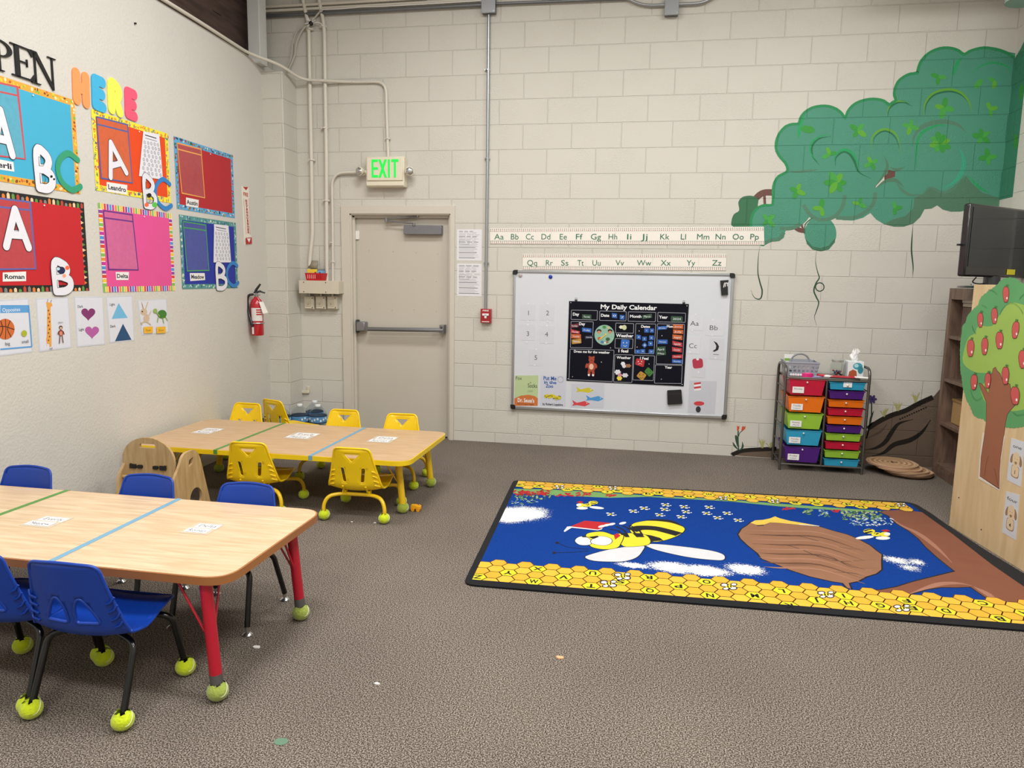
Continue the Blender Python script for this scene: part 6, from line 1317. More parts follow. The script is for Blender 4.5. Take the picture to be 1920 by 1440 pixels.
# ================================================================== round wood-slice mats
def slice_mat():
    m, nt, b = nodes('wood_slice_print'); tc = nt.nodes.new('ShaderNodeTexCoord'); mp = nt.nodes.new('ShaderNodeMapping'); mp.inputs['Scale'].default_value = (1, 1.0, 0)
    w = nt.nodes.new('ShaderNodeTexWave'); w.wave_type = 'RINGS'; w.rings_direction = 'Z'; w.inputs['Scale'].default_value = 9; w.inputs['Distortion'].default_value = 2.4; w.inputs['Detail'].default_value = 3; w.inputs['Detail Scale'].default_value = 3
    r = nt.nodes.new('ShaderNodeValToRGB'); r.color_ramp.elements[0].color = (*lin('#9a7150'), 1); r.color_ramp.elements[1].color = (*lin('#cfae88'), 1)
    nt.links.new(tc.outputs['Object'], mp.inputs[0]); nt.links.new(mp.outputs[0], w.inputs['Vector']); nt.links.new(w.outputs['Fac'], r.inputs[0]); nt.links.new(r.outputs[0], b.inputs['Base Color']); b.inputs['Roughness'].default_value = .6; return m
SL = slice_mat(); SE = M('#c7a683', .6); SE2 = M('#a8866a', .6)
c0 = onZ(1672, 886); names = ('lowest and rightmost round wood-slice mat of the fanned stack', 'round wood-slice mat second from the bottom of the stack', 'round wood-slice mat third from the bottom of the stack', 'round wood-slice mat fourth from the bottom of the stack', 'round wood-slice mat just under the topmost one', 'topmost round wood-slice mat with dark centre crack')
offs = [(.125, 0), (.117, -.04), (.10, -.06), (.07, -.065), (.03, -.055), (0, 0)]
for k, (dx, dy) in enumerate(offs):
    z0 = .001+k*.0135; cx_, cy_ = c0.x+dx, -.245+dy; r = .168 if k < 5 else .185; t = thing('seat_mat', names[k], 'seat mat', (cx_, cy_, z0), 'wood-slice mats stacked beside the cart'); rd = random.Random(k)
    w = [1+.02*math.sin(3*a+k)+.015*math.sin(7*a+2*k) for a in [2*PI*i/40 for i in range(40)]]
    pts = [(r*w[i]*math.cos(2*PI*i/40), r*w[i]*math.sin(2*PI*i/40)) for i in range(40)]
    mb = MB(); mb.prism(pts, .012, SE2, (0, 0, 0)); mb.build('mat_edge', t, world=False, bevel=.002)
    mb = MB(); mb.prism([(x*.97, y*.97) for x, y in pts], .0006, SE, (0, 0, .012)); mb.prism([(x*.92, y*.92) for x, y in pts], .0003, SL, (0, 0, .0126)); mb.build('wood_print', t, world=False, smooth=0)
    if k == 5:
        mb = MB(); mb.prism([(-.05, .01), (-.01, .0), (.0, .03), (.012, .002), (.06, -.004), (.012, -.012), (-.005, -.03), (-.012, -.008)], .0003, M('#4a2c1c', .7), (0, 0, .0130)); mb.build('dark_centre', t, world=False, smooth=0)
# ================================================================== bookcases, television
DWD = wood_mat('brown_oak', '#5f4b40', '#7d6657', 5, 2, .5, 8); DW2 = wood_mat('brown_oak_inner', '#4f3d34', '#6a5448', 5, 2, .6, 8)
def bookcase(label, y0, y1, hid=False):
    X0, X1, HH = 3.72, 4.055, 1.425; t = thing('bookcase', label, 'bookcase', ((X0+X1)/2, (y0+y1)/2, 0)); st = .045
    for y in (y0+st/2, y1-st/2):
        mb = MB(); mb.box(((X0+X1)/2, y, HH/2), (X1-X0, st, HH), DWD); mb.build('side_panel', t, bevel=.002)
    mb = MB(); mb.box(((X0+X1)/2, (y0+y1)/2, HH-.02), (X1-X0-.001, y1-y0-2*st, .04), DWD); mb.build('top_board', t, bevel=.002)
    mb = MB(); mb.box((X0+.01, (y0+y1)/2, HH-.06), (.02, y1-y0-2*st, .045), DWD); mb.build('top_rail', t, bevel=.002)
    mb = MB(); mb.box((X1-.006, (y0+y1)/2, HH/2), (.012, y1-y0-2*st, HH-.02), DW2); mb.build('back_panel', t)
    for z in (.08, .40, .735, 1.06): mb = MB(); mb.box(((X0+X1)/2, (y0+y1)/2, z), (X1-X0-.015, y1-y0-2*st-.002, .024), DWD); mb.build('shelf', t, bevel=.002)
    mb = MB(); mb.box((X0+.012, (y0+y1)/2, .034), (.02, y1-y0-2*st, .066), DWD); mb.build('plinth', t)
bookcase('brown wooden bookcase standing by the block wall behind the tree panel', -.66, -.17)
bookcase('brown wooden bookcase hidden behind the plywood tree panel, under the television', -1.17, -.67)
mb = MB(); mb.box((3.88, -.36, 1.335), (.2, .2, .03), M('#d8d2c6', .6)); mb.box((3.88, -.36, 1.304), (.19, .19, .025), M('#cbc4b6', .6)); mb.box((3.88, -.36, 1.18), (.19, .18, .215), M('#6b584c', .6)); tag(mb.build('storage_box', bevel=.002), 'box with cream lid in the top compartment of the bookcase', 'box')
mb = MB(); mb.box((3.90, -.36, .50), (.22, .22, .17), M('#b08f5e', .6, var=.1)); mb.box((3.90, -.36, .59), (.23, .23, .02), M('#9a7a4c', .6)); tag(mb.build('storage_box', bevel=.002), 'tan box on the third shelf of the bookcase', 'box')
TL_ = Vector((3.455, -1.11, 0)); D_ = Vector((.75, .66, 0)).normalized(); NT = Vector((D_.y, -D_.x, 0)); tw = .79; z0, z1 = 1.503, 1.958
ctr = TL_+D_*tw/2; tv = thing('television', 'black flat television on a round stand on top of the bookcases', 'television', ctr+Vector((0, 0, 1.43)))
RZ = Matrix((D_, -NT, Vector((0, 0, 1)))).transposed(); TVB = M('#17181b', .25, coat=.4)
mb = MB(); mb.box(ctr+Vector((0, 0, (z0+z1)/2))-NT*.025, (tw, .05, z1-z0), TVB, RZ); mb.box(ctr+Vector((0, 0, (z0+z1)/2))-NT*.065, (tw*.6, .04, (z1-z0)*.7), TVB, RZ); mb.build('tv_body', tv, bevel=.012)
SCR = M('#1d2328', .12, spec=.7, var=.02)
mb = MB(); mb.box(ctr+Vector((0, 0, (z0+z1)/2+.02))+NT*.001, (tw-.05, .004, z1-z0-.085), SCR, RZ); mb.build('tv_screen', tv)
mb = MB(); c_ = ctr-NT*.03; mb.lathe([(.26, 1.43), (.262, 1.436), (.25, 1.444), (.06, 1.448), (0, 1.448)], TVB, (c_.x-.02, c_.y, 0), n=40, fn=lambda a, h: 1/math.sqrt((math.cos(a)**2)+(math.sin(a)/.62)**2) if True else 1); mb.build('tv_stand', tv, smooth=40)
mb = MB(); mb.cyl((c_.x, c_.y, 1.445), (c_.x, c_.y, 1.51), .05, M('#4a4d50', .2, .6), 20); mb.build('stand_neck', tv)
mb = MB(); mb.box(TL_-D_*.012-NT*.04+Vector((0, 0, 1.70)), (.05, .015, .012), TVB, RZ); mb.build('tuner_stick', tv)
mb = MB(); mb.box(TL_+D_*.56+NT*.004+Vector((0, 0, 1.54)), (.10, .003, .035), M('#efe52c', .5), RZ); mb.build('yellow_sticker', tv)
cb3 = crom([TL_+D_*.2-NT*.03+Vector((0, 0, 1.50)), TL_+D_*.22-NT*.06+Vector((0, 0, 1.47)), TL_+D_*.27-NT*.05+Vector((0, 0, 1.458)), TL_+D_*.33-NT*.04+Vector((0, 0, 1.46))], 5); mb = MB(); mb.tube(cb3, .004, BLACK, 6); mb.build('power_cord', tv)
# ================================================================== plywood panel with the paper tree
PO = Vector((3.345, -1.548, 0)); PU = Vector((.131, -.991, 0)).normalized(); PN = Vector((-PU.y*-1, 0, 0)); PN = PU.cross(Vector((0, 0, 1)))
PAN = wood_mat('pine_plywood', '#c6ab80', '#d4bc94', 3, 2, .5, 6); ph = 1.452
pl_ = thing('plywood_panel', 'tall plywood back of a cabinet with a paper apple tree, right edge', 'cabinet', PO+PU*.6-PN*.15)
mb = MB(); RP = Matrix((PU, -PN, Vector((0, 0, 1)))).transposed(); LEN = 1.22
mb.box(PO+PU*LEN/2-PN*.009+Vector((0, 0, ph/2)), (LEN, .018, ph), PAN, RP); mb.build('back_panel', pl_, bevel=.002)
mb = MB(); mb.box(PO+PU*LEN/2-PN*.16+Vector((0, 0, ph-.012)), (LEN-.02, .28, .022), PAN, RP); mb.build('cabinet_top', pl_, bevel=.002)
for k in (.012, LEN-.012): mb = MB(); mb.box(PO+PU*k-PN*.16+Vector((0, 0, ph/2-.012)), (.02, .28, ph-.03), PAN, RP); mb.build('cabinet_side', pl_, bevel=.002)
def part_art(): return Art(PO, PU, (0, 0, 1), .00004, .0006)
A = part_art(); SC_ = M('#4a3320', .6)
for x, y in ((1821, 533.5), (1798, 933), (1840, 993)): A.pe(x, y, 1.3, 1.3, SC_, 8)
A.mb.build('screw_mark', pl_, smooth=0)
A = part_art(); GR1, GR2, GR3 = M('#56985e', .5, var=.12, scale=5), M('#93b350', .5, var=.08, scale=5), M('#2f6a3a', .6)
T1 = lambda x, y: (1720+x*.13889, 500+y*.13889); T3 = lambda x, y: (1720+x*.18744, 680+y*.18744)
rd = random.Random(9)
ol = [T1(*q) for q in ((1200, 150), (1130, 185), (1090, 232), (1040, 275), (970, 325), (890, 385), (850, 430), (820, 520), (740, 590), (680, 660), (650, 760), (610, 800), (600, 900), (585, 1000), (578, 1100), (580, 1300), (585, 1420))]+[T3(*q) for q in ((445, 150), (455, 240), (490, 370), (530, 440), (560, 520), (600, 552), (660, 562), (700, 610), (880, 645), (960, 655), (1060, 640), (1200, 600), (1330, 560), (1430, 430), (1500, 250), (1500, 50))]+[T1(*q) for q in ((2060, 1250), (2050, 900), (1960, 650), (1800, 450), (1640, 330), (1500, 260), (1400, 215), (1340, 165), (1270, 145))]
P = A.P(ol); jag = []
for i in range(len(P)):
    a, b = Vector((*P[i], 0)), Vector((*P[(i+1) % len(P)], 0)); n = max(2, int((b-a).length/.012)); nn = Vector((-(b-a).y, (b-a).x, 0)).normalized()
    for k in range(n): q = a.lerp(b, k/n)+nn*(-.004 if k % 2 else .004); jag.append((q.x, q.y))
A.slab(P, .0008, GR1)
A.poly(jag, GR1)
A.pp([T1(*q) for q in ((1250, 490), (1120, 640), (1010, 800), (830, 800), (780, 900), (700, 950), (640, 1100), (620, 1300), (800, 1430), (1100, 1440))]+[T3(*q) for q in ((640, 230), (700, 420), (900, 480), (1060, 470), (1300, 380), (1400, 100))]+[T1(*q) for q in ((1850, 900), (1700, 620), (1450, 520))], GR2, smooth=3)
def scal(P, w=.004):
    Q = crom([Vector((*A.p(*q), 0)) for q in P], 10); o = []
    for i, q in enumerate(Q): o.append((q.x, q.y+(.006 if i % 2 else -.004)))
    A.line(o, w*.5, GR3)
scal([T1(*q) for q in ((1120, 650), (1150, 580), (1220, 510), (1300, 500), (1380, 560), (1430, 640))]); scal([T1(*q) for q in ((870, 520), (940, 560))]); scal([T1(*q) for q in ((740, 800), (760, 860), (790, 910))]); scal([T1(*q) for q in ((960, 320), (1020, 330), (1080, 380))]); scal([T3(*q) for q in ((530, 270), (560, 350), (600, 380), (650, 350))]); scal([T3(*q) for q in ((960, 500), (1000, 530), (1067, 520), (1150, 500))]); scal([T1(*q) for q in ((1380, 440), (1440, 380), (1500, 370))])
A.mb.build('paper_foliage', pl_, smooth=0); A.take()
tr = [T3(*q) for q in ((615, 205), (640, 208), (680, 250), (712, 310), (720, 260), (735, 180), (730, 120), (750, 110), (760, 60), (785, 45), (800, 80), (830, 110), (860, 190), (930, 215), (945, 330), (980, 425), (940, 470), (903, 515), (885, 600), (868, 720), (850, 850), (835, 950), (825, 1090), (822, 1262), (628, 1135), (640, 940), (665, 780), (690, 600), (692, 400))]
tw_ = [T3(*q) for q in ((655, 700), (878, 735), (838, 1000), (828, 1282), (612, 1160), (625, 950))]
A.pp(tw_, M('#d9cdbd', .5)); A.poly(A.P(tr), M('#935b40', .55, var=.08, scale=6)); ln = M('#4a2a1c', .6); A.line(A.P(tr)+[A.P(tr)[0]], .003, ln)
A.pl([T3(715, 930), T3(690, 1020), T3(675, 1140)], .003, ln, 3); A.pl([T3(775, 1060), T3(790, 1140), T3(810, 1230)], .003, ln, 3); A.mb.build('paper_trunk', pl_, smooth=0); A.take()
A.z += .0006
for q, rx, ry, tilt in [(T1(1200, 375), 5.3, 14, 0), (T1(1045, 665), 5.3, 14, 0), (T1(855, 720), 4.8, 13, 0), (T1(1330, 855), 6, 15, .25), (T1(1115, 995), 6.5, 15, 0), (T1(915, 1075), 5.6, 15, .1), (T1(725, 1100), 6, 15, .05), (T1(1430, 1250), 7, 16, 0), (T3(572, 195), 5.6, 13.5, .1), (T3(710, 180), 5, 13.5, .1), (T3(888, 130), 6, 15.5, 0), (T3(985, 330), 7.5, 16, -.1), (T3(1150, 60), 8, 17, 0), (T3(1180, 350), 8, 17, 0)]:
    x, y = q; rx *= 1.12; ry *= 1.1; z = [(-.75, -.75), (-.3, -.98), (.0, -.88), (.3, -.98), (.8, -.75), (1, -.3), (.92, .2), (.62, .8), (.3, .97), (0, .92), (-.3, .97), (-.62, .8), (-.92, .2), (-1, -.3)]
    o = [(x+a*rx+b*tilt*-rx, y+b*ry) for a, b in z]; A.pp(o, M('#c0524f', .5, var=.08, scale=9)); A.pl(o+[o[0]], .003, M('#5f1a1c', .6)); A.pe(x+rx*.35, y+ry*.45, rx*.22, ry*.16, M('#f0dcd8', .5), 10); A.pl([(x, y-ry), (x+1, y-ry*1.25)], .003, GR3); A.pe(x+3, y-ry*1.12, 2.6, 1.8, M('#3f7a3c', .5), 8); A.mb.build('paper_apple', pl_, smooth=0); A.take()
def dog(A, q, word, num):
    (x0, y0), (x1, y1), (x2, y2), (x3, y3) = q
    L = lambda u, v: ((x0*(1-u)+x1*u)*(1-v)+(x3*(1-u)+x2*u)*v, (y0*(1-u)+y1*u)*(1-v)+(y3*(1-u)+y2*u)*v)
    S = lambda pts, m: A.pp([L(*p) for p in pts], m, smooth=3)
    tan, br, k = M('#d3bd9a', .5), M('#8f6f4f', .5), M('#2a2420', .5)
    S([(.28, .60), (.24, .72), (.26, .84), (.5, .87), (.76, .84), (.78, .70), (.72, .60)], br); S([(.30, .61), (.27, .72), (.29, .82), (.5, .85), (.72, .82), (.75, .70), (.70, .61)], tan)
    S([(.25, .34), (.12, .42), (.10, .54), (.22, .56), (.32, .44)], br); S([(.75, .34), (.9, .42), (.94, .54), (.82, .58), (.70, .44)], br)
    S([(.28, .34), (.5, .28), (.72, .34), (.76, .48), (.66, .60), (.5, .64), (.34, .60), (.25, .48)], tan); S([(.40, .52), (.5, .50), (.6, .52), (.5, .57)], br)
    for u in (.42, .58): A.poly(A.P([(L(u, .44)[0]+.5*math.cos(t), L(u, .44)[1]+.7*math.sin(t)) for t in [k_*PI/4 for k_ in range(8)]]), k)
    b = L(.5, .20); A.pt(word, b[0], b[1], 6.5, k, abs(x1-x0)*(.66 if len(word) < 4 else .78)); b = L(.5, .78); A.pt(num, b[0], b[1], 7, k, None, bold=True)
for q, w_, n_, lb in (([(1896.5, 821), (1922, 829), (1914, 913), (1888, 900)], 'one', '1', 'white number card reading one with a tan dog, upper card on the plywood'), ([(1887, 921), (1912, 928), (1905, 1013), (1879, 998)], 'four', '4', 'white number card reading four with a tan dog, lower card on the plywood')):
    A = part_art(); A.slab(A.P(q), .001, M('#c6cacf', .3)); dog(A, q, w_, n_); tag(A.mb.build('number_card', smooth=0), lb, 'card', 'number cards on the plywood')
# ================================================================== the bee rug
def pile(c, name='rug_pile', var=.10):
    key = ('pile', c)
    if key in MATS: return MATS[key]
    m, nt, b = nodes(name); g = nt.nodes.new('ShaderNodeNewGeometry'); n = nt.nodes.new('ShaderNodeTexNoise'); n.inputs['Scale'].default_value = 260; n.inputs['Detail'].default_value = 2; nt.links.new(g.outputs['Position'], n.inputs['Vector'])
    n2 = nt.nodes.new('ShaderNodeTexNoise'); n2.inputs['Scale'].default_value = 9; nt.links.new(g.outputs['Position'], n2.inputs['Vector'])
    L = lin(c); mx = nt.nodes.new('ShaderNodeMix'); mx.data_type = 'RGBA'; mx.inputs[6].default_value = (*[x*(1-var*2) for x in L], 1); mx.inputs[7].default_value = (*[min(1, x*(1+var*2)) for x in L], 1)
    nt.links.new(mth(nt, 'MULTIPLY', mth(nt, 'ADD', n.outputs['Fac'], n2.outputs['Fac']), .5), mx.inputs[0]); nt.links.new(mx.outputs[2], b.inputs['Base Color']); b.inputs['Roughness'].default_value = .9; b.inputs['Specular IOR Level'].default_value = .1; b.inputs['Sheen Weight'].default_value = .08
    MATS[key] = m; return m
R1 = lambda x, y: (860+x*.1875, 880+y*.1875); R2 = lambda x, y: (1200+x*.1875, 900+y*.1875); R3 = lambda x, y: (1560+x*.1875, 920+y*.1875)
def R(*q): return [Rx(*p) for Rx, p in q]
RZ0 = .009
def fl(q): v = onZ(q[0], q[1], RZ0); return v
def sky_blue():
    m, nt, b = nodes('rug_sky'); g = nt.nodes.new('ShaderNodeNewGeometry'); sp = nt.nodes.new('ShaderNodeSeparateXYZ'); nt.links.new(g.outputs['Position'], sp.inputs[0])
    n = nt.nodes.new('ShaderNodeTexNoise'); n.inputs['Scale'].default_value = 170; n.inputs['Detail'].default_value = 3; nt.links.new(g.outputs['Position'], n.inputs['Vector'])
    n2 = nt.nodes.new('ShaderNodeTexNoise'); n2.inputs['Scale'].default_value = 7; nt.links.new(g.outputs['Position'], n2.inputs['Vector'])
    acc = None
    for c, e1, e2, soft in CLOUDS:
        C, E1, E2 = fl(c), fl(e1), fl(e2); ax = (E1-C); rx = ax.length; ax.normalize(); ay = Vector((-ax.y, ax.x, 0)); ry = abs((E2-C).dot(ay))
        dx = mth(nt, 'SUBTRACT', sp.outputs['X'], C.x); dy = mth(nt, 'SUBTRACT', sp.outputs['Y'], C.y)
        a = mth(nt, 'ADD', mth(nt, 'MULTIPLY', dx, ax.x/rx), mth(nt, 'MULTIPLY', dy, ax.y/rx)); bb = mth(nt, 'ADD', mth(nt, 'MULTIPLY', dx, ay.x/ry), mth(nt, 'MULTIPLY', dy, ay.y/ry))
        d = mth(nt, 'SQRT', mth(nt, 'ADD', mth(nt, 'MULTIPLY', a, a), mth(nt, 'MULTIPLY', bb, bb)))
        f_ = mth(nt, 'DIVIDE', mth(nt, 'SUBTRACT', 1.0+soft, d), 2*soft)
        acc = f_ if acc is None else mth(nt, 'MAXIMUM', acc, f_)
    t = mth(nt, 'ADD', acc, mth(nt, 'MULTIPLY', mth(nt, 'SUBTRACT', n.outputs['Fac'], .5), 2.2)); t = mth(nt, 'ADD', t, mth(nt, 'MULTIPLY', mth(nt, 'SUBTRACT', n2.outputs['Fac'], .5), .8))
    t = mth(nt, 'MULTIPLY', mth(nt, 'SUBTRACT', t, .38), 3.2, True)
    t = mth(nt, 'MULTIPLY', t, mth(nt, 'MULTIPLY', mth(nt, 'ADD', acc, .25), 8, True))
    b1 = nt.nodes.new('ShaderNodeMix'); b1.data_type = 'RGBA'; b1.inputs[6].default_value = (*lin('#0a2a6c'), 1); b1.inputs[7].default_value = (*lin('#0e4298'), 1); nt.links.new(n.outputs['Fac'], b1.inputs[0])
    mx = nt.nodes.new('ShaderNodeMix'); mx.data_type = 'RGBA'; nt.links.new(t, mx.inputs[0]); nt.links.new(b1.outputs[2], mx.inputs[6]); mx.inputs[7].default_value = (*lin('#e2e4e2'), 1)
    nt.links.new(mx.outputs[2], b.inputs['Base Color']); b.inputs['Roughness'].default_value = .9; b.inputs['Specular IOR Level'].default_value = .1; return m
CLOUDS = [(R1(560, 450), R1(860, 425), R1(560, 530), .34), (R1(470, 460), R1(600, 440), R1(460, 535), .32), (R2(330, 875), R2(560, 905), R2(330, 925), .42), (R2(650, 905), R2(900, 925), R2(650, 955), .42), (R2(1050, 890), R2(1230, 925), R2(1060, 940), .5), (R3(650, 700), R3(760, 722), R3(650, 722), 1.1), (R3(850, 715), R3(910, 722), R3(850, 735), 1.1), (R3(760, 765), R3(830, 780), R3(760, 785), 1.2), (R1(1750, 960), R1(1900, 980), R1(1750, 985), .5)]
A = Art((0, 0, RZ0), (1, 0, 0), (0, 1, 0), .000008, .00002)
BLK = pile('#15161a'); SKY = sky_blue(); YH = pile('#dcb03a'); YH2 = pile('#d6a432'); YLT = pile('#d8c92a'); LNE = pile('#5a3210'); WH = pile('#dcdcdc'); WG = pile('#c9c9cd'); YB = pile('#d8cb30'); K = pile('#16161a'); RDR = pile('#b01c24'); BRN = pile('#7a4a36'); BRL = pile('#9a6c58'); BRD = pile('#4a2a1e'); HV = pile('#8a6149'); HVD = pile('#5c3c2c'); HNY = pile('#d9b84a'); GRN_ = pile('#6f9a5a')
IN = [A.p(*R1(597, 118)), A.p(*R3(775, 130)), A.p(*R3(1200, 430)), A.p(*R3(1600, 740)), A.p(*R3(1960, 990)), None, A.p(*R1(135, 1105))]
ax_t = Vector(IN[1])-Vector(IN[0]); ax_t.normalize(); bot = Vector(A.p(*R1(135, 1105))); b2_ = Vector(A.p(*R3(1700, 1320))); bd = (b2_-bot).normalized(); IN[5] = tuple(bot+bd*2.62)
# outer slab
OUT = [A.p(963, 900), A.p(*R3(760, 112)), A.p(*R3(850, 138)), A.p(*R3(1000, 232)), A.p(*R3(1140, 332)), (3.372, -2.0), (3.44, -2.45), (3.46, -2.93), tuple(Vector(A.p(868, 1095))+bd*2.78), A.p(868, 1095)]
OUT = rnd(OUT, [.05, .05, .05, .05, .05, .05, .1, .1, .05, .06], 4)
A.mb.prism([(q[0], q[1]) for q in reversed(OUT)] if True else OUT, .008, BLK, (0, 0, .001), (1, 0, 0), (0, 1, 0))
A.poly(IN, SKY)
INv = [Vector(p) for p in IN]
def clip(P, C):
    ar = sum(C[i].x*C[(i+1) % len(C)].y-C[(i+1) % len(C)].x*C[i].y for i in range(len(C)))
    if ar < 0: C = list(reversed(C))
    out = [Vector(p) for p in P]
    for i in range(len(C)):
        a, b = C[i], C[(i+1) % len(C)]; e = b-a; inp = out; out = []
        if not inp: return []
        ins = lambda p: e.x*(p.y-a.y)-e.y*(p.x-a.x) >= 0
        for j in range(len(inp)):
            p, q = inp[j], inp[(j+1) % len(inp)]
            if ins(p): out.append(p)
            if ins(p) != ins(q):
                d1 = e.x*(p.y-a.y)-e.y*(p.x-a.x); d2 = e.x*(q.y-a.y)-e.y*(q.x-a.x); out.append(p.lerp(q, d1/(d1-d2)))
    return out
HULL = [INv[0], INv[1], INv[3], INv[4], INv[5], INv[6]]
def cpoly(P, mat, up=True):
    q = clip([Vector(p) for p in P], HULL)
    if len(q) >= 3: A.poly([(p.x, p.y) for p in q], mat, up)
# branch
tr_ = R((R3, (450, 205)), (R3, (560, 250)), (R3, (640, 330)), (R3, (760, 400)), (R3, (860, 480)), (R3, (930, 560)), (R3, (1040, 660)), (R3, (1150, 750)), (R3, (1222, 805)), (R3, (1000, 860)), (R3, (800, 910)), (R3, (640, 960)), (R3, (480, 990)), (R3, (300, 992)), (R3, (150, 1000)), (R3, (330, 1045)), (R3, (560, 1050)), (R3, (780, 1040)), (R3, (950, 990)), (R3, (1100, 968)), (R3, (1250, 970)), (R3, (1385, 965)), (R3, (1460, 1020)), (R3, (1640, 1140)), (R3, (1900, 1180)), (R3, (2300, 1300)), (R3, (2300, 1250)), (R3, (1920, 960)), (R3, (1600, 740)), (R3, (1200, 430)), (R3, (900, 215)), (R3, (700, 190)))
A.poly(A.P(tr_), BRN)
P_ = A.P(tr_); A.line(P_[:25], .008, K)
for s in ([(R3, (580, 265)), (R3, (700, 350)), (R3, (830, 410)), (R3, (950, 490)), (R3, (1080, 600)), (R3, (1200, 720))], [(R3, (780, 1030)), (R3, (950, 970)), (R3, (1100, 930)), (R3, (1260, 925)), (R3, (1400, 950))], [(R3, (1420, 960)), (R3, (1550, 1030)), (R3, (1680, 1130))]): A.pl(R(*s), .035, BRL, 4, taper=True)
# leaves and red blossoms hanging from the top comb
rd = random.Random(21)
def tuft(Rx, x0, x1, y0, y1, n, cols, r=(14, 7)):
    A.up()
    for k in range(n):
        x, y = rd.uniform(x0, x1), rd.uniform(y0, y1); q = Rx(x, y); A.z += 1.5e-6; A.pe(q[0], q[1], r[0]*.1875*rd.uniform(.6, 1.2), r[1]*.1875*rd.uniform(.6, 1.2), rd.choice(cols), 8, up=False, rot=rd.uniform(-.6, .6))
G5 = [pile('#6f8f5a'), pile('#4f7a4c'), pile('#a3ad7a'), pile('#2c4a3c')]; W5 = [pile('#a8bcd0'), pile('#5f86b4'), pile('#3f5f6a')]
A.poly(A.P(R((R1, (555, 195)), (R1, (900, 200)), (R1, (1500, 235)), (R1, (1900, 262)), (R1, (1900, 275)), (R1, (1500, 285)), (R1, (900, 255)), (R1, (545, 240)))), GRN_)
tuft(R1, 560, 930, 235, 300, 60, G5); tuft(R1, 530, 800, 300, 345, 30, G5+W5, (16, 4)); tuft(R1, 560, 650, 345, 375, 10, W5, (16, 4)); tuft(R1, 560, 930, 215, 255, 40, [RDR, pile('#8a1a1c'), RDR], (24, 8)); tuft(R1, 960, 1320, 235, 265, 30, [RDR, RDR, GRN_], (26, 7)); tuft(R1, 1470, 1560, 255, 270, 8, [RDR], (24, 7))
A.poly(A.P(R((R2, (0, 165)), (R2, (900, 215)), (R2, (1400, 265)), (R2, (1900, 300)), (R3, (400, 215)), (R3, (450, 200)), (R3, (0, 170)), (R2, (1300, 230)), (R2, (800, 190)), (R2, (0, 155)))), GRN_)
tuft(R2, 1430, 1560, 280, 298, 8, [RDR], (26, 7)); tuft(R2, 1620, 1720, 295, 350, 22, G5, (18, 6)); tuft(R2, 1790, 1890, 295, 370, 22, G5+W5, (18, 6)); tuft(R3, 0, 70, 195, 215, 6, [RDR], (26, 7)); tuft(R3, 100, 500, 205, 290, 110, G5, (16, 8)); tuft(R3, 180, 620, 275, 350, 70, W5+[WG], (16, 5))
# beehive
hv = R((R2, (985, 545)), (R2, (1020, 490)), (R2, (1075, 455)), (R2, (1110, 425)), (R2, (1200, 440)), (R2, (1290, 425)), (R2, (1500, 435)), (R2, (1800, 470)), (R3, (0, 400)), (R3, (150, 440)), (R3, (250, 480)), (R3, (380, 550)), (R3, (440, 600)), (R3, (495, 640)), (R3, (490, 700)), (R3, (492, 790)), (R3, (440, 830)), (R3, (340, 860)), (R3, (260, 905)), (R3, (165, 925)), (R3, (190, 985)), (R3, (150, 970)), (R3, (110, 925)), (R3, (0, 908)), (R2, (1700, 965)), (R2, (1500, 900)), (R2, (1380, 850)), (R2, (1220, 790)), (R2, (1180, 735)), (R2, (1080, 655)), (R2, (1010, 590)))
P_ = A.P(hv); A.line(P_+[P_[0]], .016, K); A.poly(P_, HV)
for s, w in (([(R2, (1050, 540)), (R2, (1300, 550)), (R2, (1600, 565)), (R3, (100, 570)), (R3, (380, 590))], .006), ([(R2, (1120, 640)), (R2, (1500, 660)), (R3, (0, 700)), (R3, (440, 690))], .006), ([(R2, (1200, 730)), (R2, (1600, 745)), (R2, (1870, 755)), (R3, (200, 765)), (R3, (470, 775))], .006), ([(R2, (1380, 855)), (R2, (1600, 850)), (R2, (1800, 862))], .005), ([(R3, (0, 815)), (R3, (200, 825)), (R3, (330, 860))], .006)): A.pl(R(*s), w, K, 4, taper=True)
for k in range(9):
    y = 500+k*46; A.pl(R((R2, (1060+k*22, y)), (R2, (1400, y+12)), (R2, (1800, y+28)), (R3, (330, y+65))), .02, (HVD if k % 2 else pile('#9a705a')), 4, taper=True)
hn = R((R2, (1105, 430)), (R2, (1150, 405)), (R2, (1230, 400)), (R2, (1300, 385)), (R2, (1350, 365)), (R2, (1400, 385)), (R2, (1500, 410)), (R2, (1650, 435)), (R2, (1800, 462)), (R2, (1600, 450)), (R2, (1400, 430)), (R2, (1300, 425)), (R2, (1220, 455)), (R2, (1170, 450)))
A.poly(A.P(hn), HNY); A.pl(R((R2, (1170, 458)), (R2, (1240, 452))), .015, K); A.pl(R((R2, (1590, 445)), (R2, (1790, 462))), .01, WH)
